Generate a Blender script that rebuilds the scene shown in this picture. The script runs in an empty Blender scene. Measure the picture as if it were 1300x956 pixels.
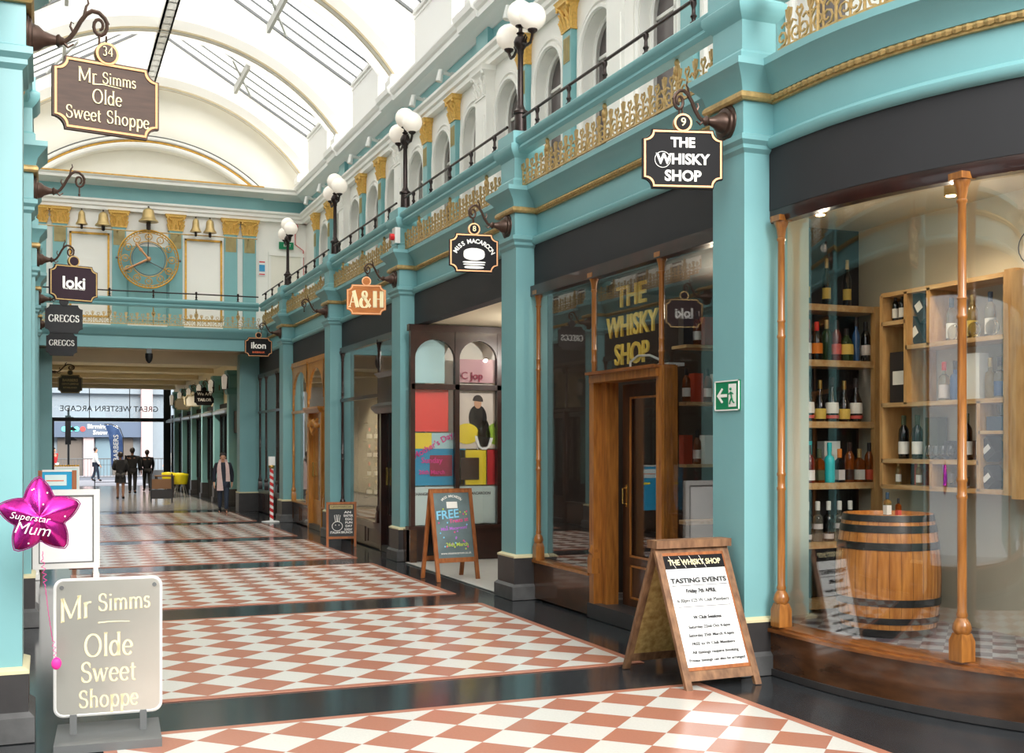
import bpy, bmesh, math, random
from math import sin, cos, pi, radians, sqrt, atan2
from mathutils import Vector, Matrix
random.seed(7)
SC = bpy.context.scene
COL = SC.collection

# ------------------------------------------------------------------ camera, world, exposure
W, H = 1300, 956
cam_d = bpy.data.cameras.new('camera'); cam = bpy.data.objects.new('camera', cam_d); COL.objects.link(cam)
SC.camera = cam
cam.location = (0, 0, 1.8)
cam.rotation_euler = (pi / 2, 0, -radians(22.2))
cam_d.sensor_width = 36; cam_d.lens = 1451 / 1300 * 36
cam_d.shift_y = (563 - 478) / 1300
cam_d.clip_start = .05; cam_d.clip_end = 400
SC.view_settings.view_transform = 'Standard'; SC.view_settings.look = 'None'
SC.view_settings.gamma = 1; SC.view_settings.use_curve_mapping = False
SC.view_settings.exposure = 0.88
SC.cycles.diffuse_bounces = 6; SC.cycles.max_bounces = 14; SC.cycles.transparent_max_bounces = 16
SC.cycles.sample_clamp_indirect = 6
SC.cycles.caustics_reflective = False; SC.cycles.caustics_refractive = False
wd = bpy.data.worlds.new('world'); SC.world = wd; wd.use_nodes = True
nt = wd.node_tree; bg = nt.nodes['Background']
tc = nt.nodes.new('ShaderNodeTexCoord'); sp = nt.nodes.new('ShaderNodeSeparateXYZ'); cr = nt.nodes.new('ShaderNodeValToRGB')
nt.links.new(tc.outputs['Generated'], sp.inputs[0]); nt.links.new(sp.outputs['Z'], cr.inputs[0]); nt.links.new(cr.outputs[0], bg.inputs[0])
cr.color_ramp.elements[0].position = 0; cr.color_ramp.elements[0].color = (.55, .58, .60, 1)
cr.color_ramp.elements[1].position = .35; cr.color_ramp.elements[1].color = (1, .995, .98, 1)
bg.inputs[1].default_value = 1.5

def lamp(name, kind, loc, energy, color=(1, 1, 1), size=.1, aim=None, spot=None, sy=None):
    d = bpy.data.lights.new(name, kind); d.energy = energy; d.color = color
    if kind == 'AREA':
        d.size = size
        if sy: d.shape = 'RECTANGLE'; d.size_y = sy
    elif kind == 'SUN': d.angle = size
    else: d.shadow_soft_size = size
    if kind == 'SPOT' and spot: d.spot_size = radians(spot); d.spot_blend = .6
    o = bpy.data.objects.new(name, d); COL.objects.link(o); o.location = loc
    if aim is not None: o.rotation_euler = Vector(aim).to_track_quat('-Z', 'Y').to_euler()
    return o
# soft daylight from high up behind the camera, through the open rotunda
lamp('daylight_sun', 'SUN', (0, -5, 14), 2.3, (1, .97, .93), radians(28), aim=(-.06, .9, -.45))

# ------------------------------------------------------------------ materials
MATS = {}
def lin(c):
    return tuple(((v / 255) / 12.92 if v / 255 <= .04045 else ((v / 255 + .055) / 1.055) ** 2.4) for v in c)
def mat(name, rgb, rough=.5, metal=0, var=0, scale=6, bump=0, bscale=40, spec=.5, trans=0, ior=1.45, coat=0, emis=None, es=1, stretch=None, rgb2=None, alpha=None):
    m = bpy.data.materials.new(name); m.use_nodes = True; n = m.node_tree.nodes; l = m.node_tree.links
    b = n['Principled BSDF']; c = lin(rgb)
    b.inputs['Base Color'].default_value = (*c, 1); b.inputs['Roughness'].default_value = rough
    b.inputs['Metallic'].default_value = metal; b.inputs['IOR'].default_value = ior
    b.inputs['Specular IOR Level'].default_value = spec
    if trans: b.inputs['Transmission Weight'].default_value = trans
    if coat: b.inputs['Coat Weight'].default_value = coat; b.inputs['Coat Roughness'].default_value = .06
    if emis: b.inputs['Emission Color'].default_value = (*lin(emis), 1); b.inputs['Emission Strength'].default_value = es
    if var or rgb2 or bump:
        t = n.new('ShaderNodeTexCoord'); mp = n.new('ShaderNodeMapping'); l.new(t.outputs['Object'], mp.inputs[0])
        if stretch: mp.inputs['Scale'].default_value = stretch
    if var or rgb2:
        ns = n.new('ShaderNodeTexNoise'); ns.inputs['Scale'].default_value = scale; ns.inputs['Detail'].default_value = 5
        l.new(mp.outputs[0], ns.inputs['Vector'])
        r = n.new('ShaderNodeValToRGB'); l.new(ns.outputs[0], r.inputs[0])
        c2 = lin(rgb2) if rgb2 else tuple(max(0, v * (1 - var)) for v in c)
        r.color_ramp.elements[0].position = .3; r.color_ramp.elements[1].position = .7
        r.color_ramp.elements[0].color = (*c2, 1); r.color_ramp.elements[1].color = (*c, 1)
        l.new(r.outputs[0], b.inputs['Base Color'])
    if bump:
        nb = n.new('ShaderNodeTexNoise'); nb.inputs['Scale'].default_value = bscale; nb.inputs['Detail'].default_value = 4
        l.new(mp.outputs[0], nb.inputs['Vector'])
        bp = n.new('ShaderNodeBump'); bp.inputs['Strength'].default_value = bump; bp.inputs['Distance'].default_value = .01
        l.new(nb.outputs[0], bp.inputs['Height']); l.new(bp.outputs[0], b.inputs['Normal'])
    MATS[name] = m
    return m
mat('matblack', (20, 20, 22), .75, spec=.2)
def glassmat(name, ior=1.6, tint=(1, 1, 1), refl=1.0):
    m = bpy.data.materials.new(name); m.use_nodes = True; n = m.node_tree.nodes; l = m.node_tree.links
    n.clear(); out = n.new('ShaderNodeOutputMaterial'); mx = n.new('ShaderNodeMixShader'); tr = n.new('ShaderNodeBsdfTransparent')
    gl = n.new('ShaderNodeBsdfGlossy'); fr = n.new('ShaderNodeFresnel'); 
    ge = n.new('ShaderNodeNewGeometry'); ma = n.new('ShaderNodeMath'); ma.operation = 'MULTIPLY_ADD'; l.new(ge.outputs['Backfacing'], ma.inputs[0]); ma.inputs[1].default_value = 1 / ior - ior; ma.inputs[2].default_value = ior; l.new(ma.outputs[0], fr.inputs[0])
    tr.inputs[0].default_value = (*tint, 1); gl.inputs['Roughness'].default_value = 0.0; gl.inputs[0].default_value = (refl, refl, refl, 1)
    l.new(fr.outputs[0], mx.inputs[0]); l.new(tr.outputs[0], mx.inputs[1]); l.new(gl.outputs[0], mx.inputs[2]); l.new(mx.outputs[0], out.inputs[0])
    MATS[name] = m; return m

mat('teal', (124, 176, 179), .38, var=.06, scale=2, bump=.03)
mat('tealdark', (96, 150, 150), .4)
mat('white', (242, 240, 234), .5, var=.04, scale=1.5)
mat('cream', (240, 236, 224), .55, var=.05, scale=1.5)
mat('beige', (230, 218, 190), .6, var=.06, scale=1.5)
mat('gold', (214, 164, 72), .42, metal=.55, var=.3, scale=14)
mat('goldleaf', (236, 190, 100), .45, metal=.12, var=.25, scale=30)
mat('goldold', (206, 172, 112), .42, metal=.35, var=.35, scale=20)
mat('inlay', (176, 160, 108), .5, var=.2, scale=8)
mat('black', (22, 22, 24), .3, var=.2)
mat('iron', (58, 48, 46), .35, metal=.6, var=.3, scale=10)
mat('fascia', (50, 50, 52), .6, spec=.3, var=.1, scale=2)
mat('stone', (58, 56, 56), .35, var=.25, scale=5, bump=.05)
mat('plinth', (92, 92, 92), .4, var=.35, scale=9)
mat('ivory', (214, 204, 164), .5)
mat('wood', (172, 112, 50), .3, rgb2=(126, 76, 32), scale=5, stretch=(6, 6, .7), coat=.35, bump=.05)
mat('woodh', (146, 88, 40), .3, rgb2=(98, 56, 24), scale=5, stretch=(6, .7, 6), coat=.35)
mat('wooddark', (74, 44, 28), .28, rgb2=(40, 24, 16), scale=4, stretch=(2, 2, .6), coat=.4)
mat('riser', (92, 58, 34), .22, rgb2=(58, 36, 22), scale=3, stretch=(2, 1, 4), coat=.5)
mat('woodgold', (206, 146, 66), .32, rgb2=(170, 108, 44), scale=5, stretch=(6, 6, .8), coat=.3)
mat('mahog', (58, 30, 24), .3, rgb2=(36, 20, 16), scale=4, coat=.4)
mat('pine', (200, 172, 126), .5, rgb2=(176, 134, 80), scale=4, stretch=(5, 1, 5))
mat('pinev', (202, 162, 104), .5, rgb2=(170, 128, 76), scale=4, stretch=(5, 5, 1))
mat('rustic', (150, 112, 80), .55, rgb2=(96, 66, 46), scale=5, stretch=(4, 4, 1), bump=.15)
mat('easel', (172, 104, 56), .4, rgb2=(134, 76, 38), scale=5, stretch=(6, 6, .8))
mat('osb', (206, 176, 112), .7, rgb2=(158, 124, 66), scale=22, bump=.2)
mat('oak', (196, 132, 62), .32, rgb2=(156, 94, 38), scale=6, stretch=(5, 5, .5), coat=.3, bump=.06)
mat('hoop', (62, 62, 60), .4, metal=.7, var=.25)
mat('sign_black', (24, 23, 25), .6, spec=.2, var=.15)
mat('sign_brown', (82, 62, 52), .6, rgb2=(68, 52, 44), scale=6, stretch=(1, 1, 9))
mat('sign_plum', (50, 36, 44), .6, spec=.2, var=.1)
mat('sign_wood', (190, 112, 38), .6, rgb2=(158, 88, 28), scale=5, stretch=(1, 1, 8))
mat('sign_copper', (206, 150, 104), .4, metal=.4)
mat('letter', (240, 238, 232), .6)
mat('lettercream', (238, 224, 178), .6)
mat('lettergold', (238, 206, 92), .5)
mat('letterdark', (48, 48, 50), .6)
mat('red', (206, 36, 40), .5)
mat('orange', (222, 100, 50), .5)
mat('globe', (244, 238, 228), .25, emis=(255, 240, 220), es=.12)
mat('paper', (236, 238, 236), .55)
mat('steel', (176, 176, 174), .3, metal=.8, var=.1)
mat('silverwhite', (222, 222, 218), .35, metal=.2)
mat('roofwhite', (248, 247, 244), .6)
mat('bar', (96, 98, 98), .5)
mat('barlight', (196, 196, 190), .5)
mat('rosegold', (208, 192, 158), .4)
mat('wallwarm', (190, 184, 162), .7, var=.03)
mat('wallsage', (198, 202, 184), .7)
mat('interior', (52, 44, 40), .7)
mat('interiormid', (104, 96, 88), .7)
mat('backdark', (24, 22, 22), .6)
mat('chrome', (200, 200, 200), .15, metal=1)
mat('brass', (206, 170, 98), .25, metal=.9)
mat('chalk', (52, 56, 58), .6, var=.2)
mat('green', (0, 128, 84), .5)
mat('blue', (60, 150, 200), .5)
mat('skin', (206, 158, 128), .55)
mat('skindark', (120, 84, 66), .55)
mat('hair', (36, 28, 26), .5)
mat('navy', (40, 46, 58), .7, var=.2, scale=12)
mat('blackcloth', (24, 24, 28), .8, var=.2, scale=12)
mat('scarf', (222, 196, 190), .85, var=.12, scale=30, bump=.3)
mat('denim', (48, 58, 74), .8)
mat('yellow', (214, 196, 22), .4)
mat('tablebrown', (112, 80, 52), .5)
mat('foil', (196, 44, 146), .24, metal=.85, bump=.25, bscale=12)
mat('pinkpaper', (228, 50, 150), .5)
mat('whitecoat', (220, 220, 216), .6)
mat('render', (140, 152, 160), .8, var=.05)
mat('renderpink', (196, 172, 170), .8)
mat('street', (110, 114, 124), .8, var=.1)
mat('paving', (150, 150, 158), .8, var=.1)
mat('winblue', (120, 142, 152), .2)
mat('panelblue', (84, 98, 118), .6)
mat('cyanlit', (90, 220, 200), .5, emis=(90, 220, 200), es=.6)
mat('bannerblue', (44, 74, 128), .6, rgb2=(90, 120, 170), scale=3)
mat('bronze', (84, 64, 54), .4, metal=.5, var=.3, scale=20)
mat('bell', (196, 170, 116), .4, metal=.6, var=.2)
mat('claret', (150, 24, 70), .6)
mat('upglass', (120, 112, 112), .12, var=.2, scale=1)
def translucent(name, rgb, fac):
    m = bpy.data.materials.new(name); m.use_nodes = True; n = m.node_tree.nodes; l = m.node_tree.links; n.clear()
    out = n.new('ShaderNodeOutputMaterial'); mx = n.new('ShaderNodeMixShader'); d = n.new('ShaderNodeBsdfDiffuse'); t = n.new('ShaderNodeBsdfTranslucent')
    for q in (d, t): q.inputs[0].default_value = (*lin(rgb), 1)
    mx.inputs[0].default_value = fac; l.new(d.outputs[0], mx.inputs[1]); l.new(t.outputs[0], mx.inputs[2]); l.new(mx.outputs[0], out.inputs[0]); MATS[name] = m
translucent('vault', (250, 249, 246), .55)
glassmat('glass', 1.62)
glassmat('glassbow', 1.62)
glassmat('roofglass', 1.3, (.97, .98, .98))
# bottle materials
mat('bgdark', (14, 14, 14), .08, coat=.5)
mat('bgamber', (150, 74, 20), .05, trans=.55)
mat('bgclear', (226, 224, 200), .03, trans=.92)
mat('bggold', (216, 190, 120), .04, trans=.8)
mat('bggreen', (40, 62, 34), .06, trans=.2)
mat('bgteal', (40, 186, 190), .3)
mat('bgblue', (40, 78, 120), .2)
mat('bgred', (96, 22, 20), .1, coat=.4)
mat('tumbler', (235, 238, 238), .02, trans=1)
mat('labelwhite', (226, 226, 216), .6)
mat('labelyellow', (206, 178, 84), .6)
mat('labelred', (206, 90, 78), .6)
mat('labelgrey', (196, 190, 184), .6)
mat('labelorange', (216, 122, 34), .6)
mat('boxdark', (40, 38, 40), .5)
mat('boxred', (176, 66, 40), .5)
mat('boxwhite', (220, 222, 212), .5)
mat('boxteal', (44, 180, 180), .5)
mat('boxnavy', (44, 66, 84), .5)
mat('boxgreen', (74, 84, 58), .5)

mat('aq', (176, 218, 224), .6); mat('coral', (232, 66, 62), .5); mat('coraldark', (190, 40, 48), .5); mat('frost', (206, 226, 224), .5); mat('posterblue', (0, 150, 196), .5)
mat('sunyellow', (238, 216, 50), .5); mat('magenta', (226, 40, 150), .5); mat('paleposter', (216, 206, 196), .5); mat('lime', (150, 190, 60), .5); mat('pinkgrey', (196, 150, 160), .5)
mat('purple', (170, 50, 190), .3)
mat('hot', (255, 214, 150), .5, emis=(255, 214, 150), es=14)

mat('slate', (120, 140, 144), .3, rgb2=(90, 104, 108), scale=3); mat('skyblue', (140, 210, 240), .6); mat('hotpink', (240, 90, 150), .6); mat('lilac', (190, 120, 220), .6); mat('limechalk', (200, 220, 90), .6)
mat('sign_dkgreen', (54, 52, 34), .5)
mat('mirrorplate', (206, 202, 192), .3, metal=.85, var=.12, scale=2)

# ------------------------------------------------------------------ floor material (checker of 45-degree tiles inside bordered panels)
def checker_mat(name, c1, c2, size, diag=True, ox=0, oy=0, rough=.2, r2=None):
    m = bpy.data.materials.new(name); m.use_nodes = True; n = m.node_tree.nodes; l = m.node_tree.links
    b = n['Principled BSDF']; t = n.new('ShaderNodeTexCoord'); mp = n.new('ShaderNodeMapping')
    l.new(t.outputs['Object'], mp.inputs[0]); ck = n.new('ShaderNodeTexChecker')
    mp.vector_type = 'POINT'
    # rotate by 45 degrees; z is kept off a cell boundary
    mp.inputs['Rotation'].default_value = (0, 0, pi / 4 if diag else 0)
    mp.inputs['Location'].default_value = (ox, oy, .37 * size)
    ck.inputs['Scale'].default_value = 1 / size
    ck.inputs['Color1'].default_value = (*lin(c1), 1); ck.inputs['Color2'].default_value = (*lin(c2), 1)
    l.new(mp.outputs[0], ck.inputs['Vector'])
    ns = n.new('ShaderNodeTexNoise'); ns.inputs['Scale'].default_value = 60; l.new(t.outputs['Object'], ns.inputs['Vector'])
    mm = n.new('ShaderNodeMixRGB'); mm.blend_type = 'MULTIPLY'; mm.inputs[0].default_value = .18
    l.new(ck.outputs['Color'], mm.inputs[1]); l.new(ns.outputs[0], mm.inputs[2]); l.new(mm.outputs[0], b.inputs['Base Color'])
    b.inputs['Roughness'].default_value = rough
    MATS[name] = m; return m
mat('floorblack', (50, 53, 56), .13, var=.25, scale=3, spec=.5)
mat('floorred', (186, 126, 104), .2, var=.12, scale=20)
checker_mat('floorcheck', (226, 224, 216), (186, 126, 104), .3215, ox=-.16075, oy=.16075)
checker_mat('tilegrey', (150, 152, 154), (92, 82, 88), .16, True, rough=.35)
mat('passagefloor', (134, 132, 132), .16, var=.2, scale=2)
mat('tilewhite', (206, 206, 202), .3, var=.08, scale=8)

# ------------------------------------------------------------------ mesh builder
CX = 2.445            # centre line of the arcade
class MB:
    def __init__(s): s.v = []; s.f = []; s.m = []; s.mi = 0
    def add(s, vs, fs):
        o = len(s.v); s.v += [tuple(p) for p in vs]; s.f += [tuple(i + o for i in f) for f in fs]; s.m += [s.mi] * len(fs); return s
    def box(s, x0, x1, y0, y1, z0, z1):
        if x0 > x1: x0, x1 = x1, x0
        if y0 > y1: y0, y1 = y1, y0
        return s.add([(x0, y0, z0), (x1, y0, z0), (x1, y1, z0), (x0, y1, z0), (x0, y0, z1), (x1, y0, z1), (x1, y1, z1), (x0, y1, z1)],
                     [(0, 3, 2, 1), (4, 5, 6, 7), (0, 1, 5, 4), (1, 2, 6, 5), (2, 3, 7, 6), (3, 0, 4, 7)])
    def loft(s, rects):                      # rects: (x0,x1,y0,y1,z) bottom to top
        vs = []; fs = []
        for (a, b, c, d, z) in rects: vs += [(a, c, z), (b, c, z), (b, d, z), (a, d, z)]
        for i in range(len(rects) - 1):
            for k in range(4):
                fs.append((4 * i + k, 4 * i + (k + 1) % 4, 4 * i + 4 + (k + 1) % 4, 4 * i + 4 + k))
        n = 4 * (len(rects) - 1); fs += [(3, 2, 1, 0), (n, n + 1, n + 2, n + 3)]
        return s.add(vs, fs)
    def lathe(s, prof, c=(0, 0, 0), n=16, caps=True, mtx=None):   # prof: (r,z)
        vs = []; fs = []; k = len(prof)
        for (r, z) in prof:
            for i in range(n):
                a = 2 * pi * i / n; vs.append((r * cos(a), r * sin(a), z))
        for j in range(k - 1):
            for i in range(n):
                fs.append((j * n + i, j * n + (i + 1) % n, (j + 1) * n + (i + 1) % n, (j + 1) * n + i))
        if caps: fs += [tuple(reversed(range(n))), tuple((k - 1) * n + i for i in range(n))]
        vs = [((mtx @ Vector(p)) if mtx else Vector(p)) + Vector(c) for p in vs]
        return s.add(vs, fs)
    def cyl(s, p0, p1, r, r2=None, n=10):
        p0 = Vector(p0); p1 = Vector(p1); d = p1 - p0; q = d.to_track_quat('Z', 'Y').to_matrix()
        return s.lathe([(r, 0), (r2 if r2 is not None else r, d.length)], p0, n, True, q)
    def ball(s, c, r, n=12, sz=1, sx=1, sy=1):
        prof = [(max(1e-4, r * sin(pi * i / (n // 2 + 2))), -r * cos(pi * i / (n // 2 + 2))) for i in range(n // 2 + 3)]
        return s.lathe(prof, c, n, False, Matrix.Diagonal((sx, sy, sz)))
    def tube(s, pts, r, n=6, taper=None, closed=False):
        pts = [Vector(p) for p in pts]; vs = []; fs = []; k = len(pts); up = None
        for i, p in enumerate(pts):
            if closed: t = (pts[(i + 1) % k] - pts[i - 1])
            else: t = (pts[min(i + 1, k - 1)] - pts[max(i - 1, 0)])
            if t.length < 1e-9: t = Vector((0, 0, 1))
            t.normalize()
            if up is None:
                up = Vector((0, 0, 1)) if abs(t.z) < .9 else Vector((1, 0, 0))
            up = (up - t * up.dot(t))
            if up.length < 1e-6: up = t.orthogonal()
            up.normalize(); sd = t.cross(up)
            rr = r if taper is None else r * (1 + (taper - 1) * i / (k - 1))
            for j in range(n):
                a = 2 * pi * j / n + pi / n; vs.append(p + (up * cos(a) + sd * sin(a)) * rr)
        kk = k if closed else k - 1
        for i in range(kk):
            for j in range(n):
                a = i * n; b = ((i + 1) % k) * n
                fs.append((a + j, a + (j + 1) % n, b + (j + 1) % n, b + j))
        if not closed: fs += [tuple(reversed(range(n))), tuple((k - 1) * n + j for j in range(n))]
        return s.add(vs, fs)
    def prism(s, poly, fn, a, b):            # poly in 2D, fn(u,v,w)->xyz, from w=a to w=b
        n = len(poly); vs = [fn(u, v, a) for u, v in poly] + [fn(u, v, b) for u, v in poly]
        fs = [(i, (i + 1) % n, n + (i + 1) % n, n + i) for i in range(n)]
        s.add(vs, fs)
        return s.add(vs, [tuple(reversed(range(n))), tuple(range(n, 2 * n))])
    def strip(s, A, B):                      # quads between two polylines
        n = len(A); return s.add(list(A) + list(B), [(i, i + 1, n + i + 1, n + i) for i in range(n - 1)])
    def sweep(s, path, prof, caps=True):     # path: (x,y,nx,ny) ; prof: closed (o,z), o = offset along normal
        k = len(prof); vs = []; fs = []
        for (x, y, nx, ny) in path:
            for (o, z) in prof: vs.append((x + nx * o, y + ny * o, z))
        for i in range(len(path) - 1):
            for j in range(k):
                fs.append((i * k + j, i * k + (j + 1) % k, (i + 1) * k + (j + 1) % k, (i + 1) * k + j))
        if caps: fs += [tuple(reversed(range(k))), tuple((len(path) - 1) * k + j for j in range(k))]
        return s.add(vs, fs)
    def xf(s, m, start=0):
        s.v[start:] = [tuple(m @ Vector(p)) for p in s.v[start:]]; return s
    def mesh(s, name, mats, smooth=True, ang=35, mirror=False):
        me = bpy.data.meshes.new(name)
        vs = [(-x, y, z) for x, y, z in s.v] if mirror else s.v
        me.from_pydata(vs, [], s.f)
        if isinstance(mats, str): mats = [mats]
        for q in mats: me.materials.append(MATS[q])
        if len(mats) > 1: me.polygons.foreach_set('material_index', s.m)
        bm = bmesh.new(); bm.from_mesh(me); bmesh.ops.recalc_face_normals(bm, faces=bm.faces); bm.to_mesh(me); bm.free()
        if smooth:
            me.shade_smooth(); me.set_sharp_from_angle(angle=radians(ang))
        me.update(); return me
    def build(s, name, mats, parent=None, loc=None, rz=0, smooth=True, ang=35, mirror=False):
        o = bpy.data.objects.new(name, s.mesh(name, mats, smooth, ang, mirror)); COL.objects.link(o)
        if parent: o.parent = parent
        if loc: o.location = loc
        if rz: o.rotation_euler.z = rz
        return o

def tag(o, label, cat, group=None, kind=None):
    o['label'] = label
    if cat: o['category'] = cat
    if group: o['group'] = group
    if kind: o['kind'] = kind
    return o
def thing(name, label, cat, loc=(0, 0, 0), rz=0, group=None):
    o = bpy.data.objects.new(name, None); COL.objects.link(o); o.location = loc; o.rotation_euler.z = rz
    o.empty_display_size = .1
    return tag(o, label, cat, group)
def struct(o, label=None):
    o['kind'] = 'structure'
    if label: o['label'] = label; o['category'] = o.name.split('.')[0].split('_')[0]
    return o
def copy_tree(o, parent=None, loc=None, label=None):
    c = o.copy(); COL.objects.link(c)
    if parent: c.parent = parent
    if loc is not None: c.location = loc
    if label: c['label'] = label
    for ch in list(o.children): copy_tree(ch, c)
    return c

# ------------------------------------------------------------------ lettering
def text(body, size, m, parent, origin, ux, uz, depth=.004, align='CENTER', bold=0.0, name='lettering', width=None, label=None, sx=1):
    """flat lettering; origin = anchor, ux = reading direction, uz = up; returns the mesh object"""
    cu = bpy.data.curves.new('t', 'FONT'); cu.body = body; cu.size = size; cu.align_x = align; cu.align_y = 'CENTER'
    cu.extrude = depth / 2; cu.offset = bold; cu.resolution_u = 3; cu.space_line = 1.0
    ob = bpy.data.objects.new('t', cu); COL.objects.link(ob)
    dg = bpy.context.evaluated_depsgraph_get(); me = bpy.data.meshes.new_from_object(ob.evaluated_get(dg))
    bpy.data.objects.remove(ob); bpy.data.curves.remove(cu)
    ux = Vector(ux).normalized(); uz = Vector(uz).normalized(); n = ux.cross(uz)
    if width:
        xs = [v.co.x for v in me.vertices]; w = max(xs) - min(xs); sx = width / w
    for v in me.vertices:
        c = v.co.copy(); v.co = Vector(origin) + ux * c.x * sx + uz * c.y + n * c.z
    me.materials.clear(); me.materials.append(MATS[m])
    o = bpy.data.objects.new(name, me); COL.objects.link(o); o.parent = parent
    if label: o['label'] = label
    return o

def arc(cx, cy, rx, ry, a0, a1, n=10):
    return [(cx + rx * cos(radians(a0 + (a1 - a0) * i / n)), cy + ry * sin(radians(a0 + (a1 - a0) * i / n))) for i in range(n + 1)]
def stem(x, y0, y1, t=True, b=True, s=.07):
    r = [([(x, y0), (x, y1)], 1)]
    if b: r.append(([(x - s, y0 + .012), (x + s, y0 + .012)], 0))
    if t: r.append(([(x - s, y1 - .012), (x + s, y1 - .012)], 0))
    return r
GL = {
 'M': (.86, stem(.12, 0, .7) + stem(.74, 0, .7) + [([(.12, .7), (.43, .08)], 1), ([(.43, .08), (.74, .7)], .3)]),
 'r': (.38, stem(.12, 0, .46) + [(arc(.26, .30, .14, .15, 170, 60), .5)]),
 'S': (.54, [(arc(.27, .53, .17, .155, 20, 270), 1), (arc(.27, .19, .19, .175, 90, -165), 1), ([(.43, .62), (.43, .5)], 0), ([(.08, .22), (.08, .08)], 0)]),
 's': (.38, [(arc(.18, .355, .11, .1, 20, 270), 1), (arc(.18, .13, .12, .12, 90, -165), 1)]),
 'i': (.25, stem(.12, 0, .46) + [([(.12, .6), (.12, .67)], 1.1)]),
 'm': (.78, stem(.12, 0, .46) + stem(.39, 0, .3, False) + stem(.66, 0, .3, False) + [(arc(.255, .3, .135, .15, 180, 0), .6), (arc(.525, .3, .135, .15, 180, 0), .6)]),
 'O': (.76, [(arc(.37, .35, .3, .35, 0, 360, 24), 1)]),
 'o': (.5, [(arc(.24, .235, .185, .225, 0, 360, 18), 1)]),
 'l': (.25, stem(.12, 0, .74)),
 'd': (.52, [(arc(.22, .235, .165, .225, 0, 360, 18), 1)] + stem(.39, 0, .74)),
 'e': (.46, [(arc(.235, .235, .175, .225, 10, 325, 16), 1), ([(.07, .255), (.405, .255)], 0)]),
 'w': (.7, [([(.06, .46), (.2, .02)], 1), ([(.2, .02), (.34, .46)], .2), ([(.34, .46), (.48, .02)], 1), ([(.48, .02), (.62, .46)], .2), ([(.0, .45), (.13, .45)], 0), ([(.55, .45), (.69, .45)], 0)]),
 't': (.32, [([(.13, .6), (.13, .1)], 1), (arc(.22, .1, .09, .09, 180, 300), .6), ([(.03, .44), (.27, .44)], 0)]),
 'h': (.54, stem(.12, 0, .74) + stem(.4, 0, .3, False) + [(arc(.26, .3, .14, .15, 180, 0), .6)]),
 'p': (.52, stem(.12, -.22, .46) + [(arc(.29, .235, .165, .225, 0, 360, 18), 1)]),
 'G': (.74, [(arc(.37, .35, .29, .345, 35, 330, 20), 1)] + stem(.62, .06, .3, True, False)),
 'R': (.66, stem(.14, 0, .7) + [(arc(.3, .52, .2, .18, 90, -90), 1), ([(.14, .69), (.3, .69)], 0), ([(.14, .35), (.3, .35)], 0), ([(.3, .34), (.58, 0)], 1), ([(.5, .012), (.66, .012)], 0)]),
 'E': (.58, stem(.14, 0, .7) + [([(.14, .69), (.5, .69)], 0), ([(.14, .36), (.42, .36)], 0), ([(.14, .012), (.53, .012)], 0), ([(.5, .69), (.5, .57)], .2), ([(.53, .012), (.53, .14)], .2)]),
 'A': (.66, [([(.1, 0), (.32, .7)], .2), ([(.32, .7), (.54, 0)], 1.6), ([(.17, .22), (.45, .22)], 0), ([(.02, .012), (.18, .012)], 0), ([(.44, .012), (.64, .012)], 0)]),
 'H': (.72, [([(.16, 0), (.16, .7)], 1.6), ([(.54, 0), (.54, .7)], 1.6), ([(.16, .36), (.54, .36)], 0), ([(.05, .012), (.27, .012)], 0), ([(.05, .69), (.27, .69)], 0), ([(.43, .012), (.65, .012)], 0), ([(.43, .69), (.65, .69)], 0)]),
 '&': (.7, [(arc(.28, .54, .12, .14, -60, 300, 14), .9), (arc(.26, .2, .2, .2, 120, 330, 12), 1.4), ([(.2, .5), (.6, .02)], 1.3), ([(.43, .1), (.6, .38)], .3)]),
 ' ': (.3, []), '3': (.5, [(arc(.22, .52, .15, .16, 150, -90), 1), (arc(.22, .19, .17, .18, 90, -150), 1)]),
 '4': (.56, [([(.38, 0), (.38, .7)], 1), ([(.38, .7), (.06, .2)], .2), ([(.06, .2), (.5, .2)], 0)]),
}
def serif(lines, m, parent, origin, ux, uz, w=.085, thin=.03, name='lettering', off=.0, sx=.75, label=None, hgt=.006):
    """lines: (string, size, dx, dz, slant). Thick-and-thin seriffed letters drawn as solid ribbons"""
    ux = Vector(ux).normalized(); uz = Vector(uz).normalized(); n = ux.cross(uz); B = MB()
    for (s, size, dx, dz, slope) in lines:
        tot = sum(GL[c][0] for c in s); x = -tot / 2
        for c in s:
            adv, strokes = GL[c]
            for pts, wt in strokes:
                A = []; C = []; k = len(pts)
                for i, (px, py) in enumerate(pts):
                    q0 = pts[max(0, i - 1)]; q1 = pts[min(k - 1, i + 1)]
                    tx, ty = q1[0] - q0[0], q1[1] - q0[1]; L = sqrt(tx * tx + ty * ty) or 1
                    hw = (thin + (w - thin) * abs(ty / L) * min(wt, 1.6)) / 2 if wt else thin / 2
                    ex, ey = -ty / L * hw, tx / L * hw
                    for lst, sg in ((A, 1), (C, -1)):
                        gx = (x + px + ex * sg) * size * sx + dx; gy = (py - .3 + ey * sg) * size + dz + slope * ((x + px) * size)
                        lst.append(Vector(origin) + ux * gx + uz * gy)
                A2 = [p + n * hgt for p in A]; C2 = [p + n * hgt for p in C]
                B.strip(A2, C2); B.strip(A, A2); B.strip(C, C2)
            x += adv
    o = B.build(name, m, parent, smooth=False)
    if label: o['label'] = label
    return o
# ================================================================== layout constants
PC = [7.755 + 4.65 * k for k in range(5)]           # pier centres along the arcade; the end wall piers stand at 31
YE = 31.0
BOW_C, BOW_R, BOW_Y = 8.8, 3.5, 7.1                  # the nearest bay curves away round this centre
NAMES = ['whisky shop', 'macaroon shop', 'A&H shop', 'golden wood doorway', 'dark shop by the arch']

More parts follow.
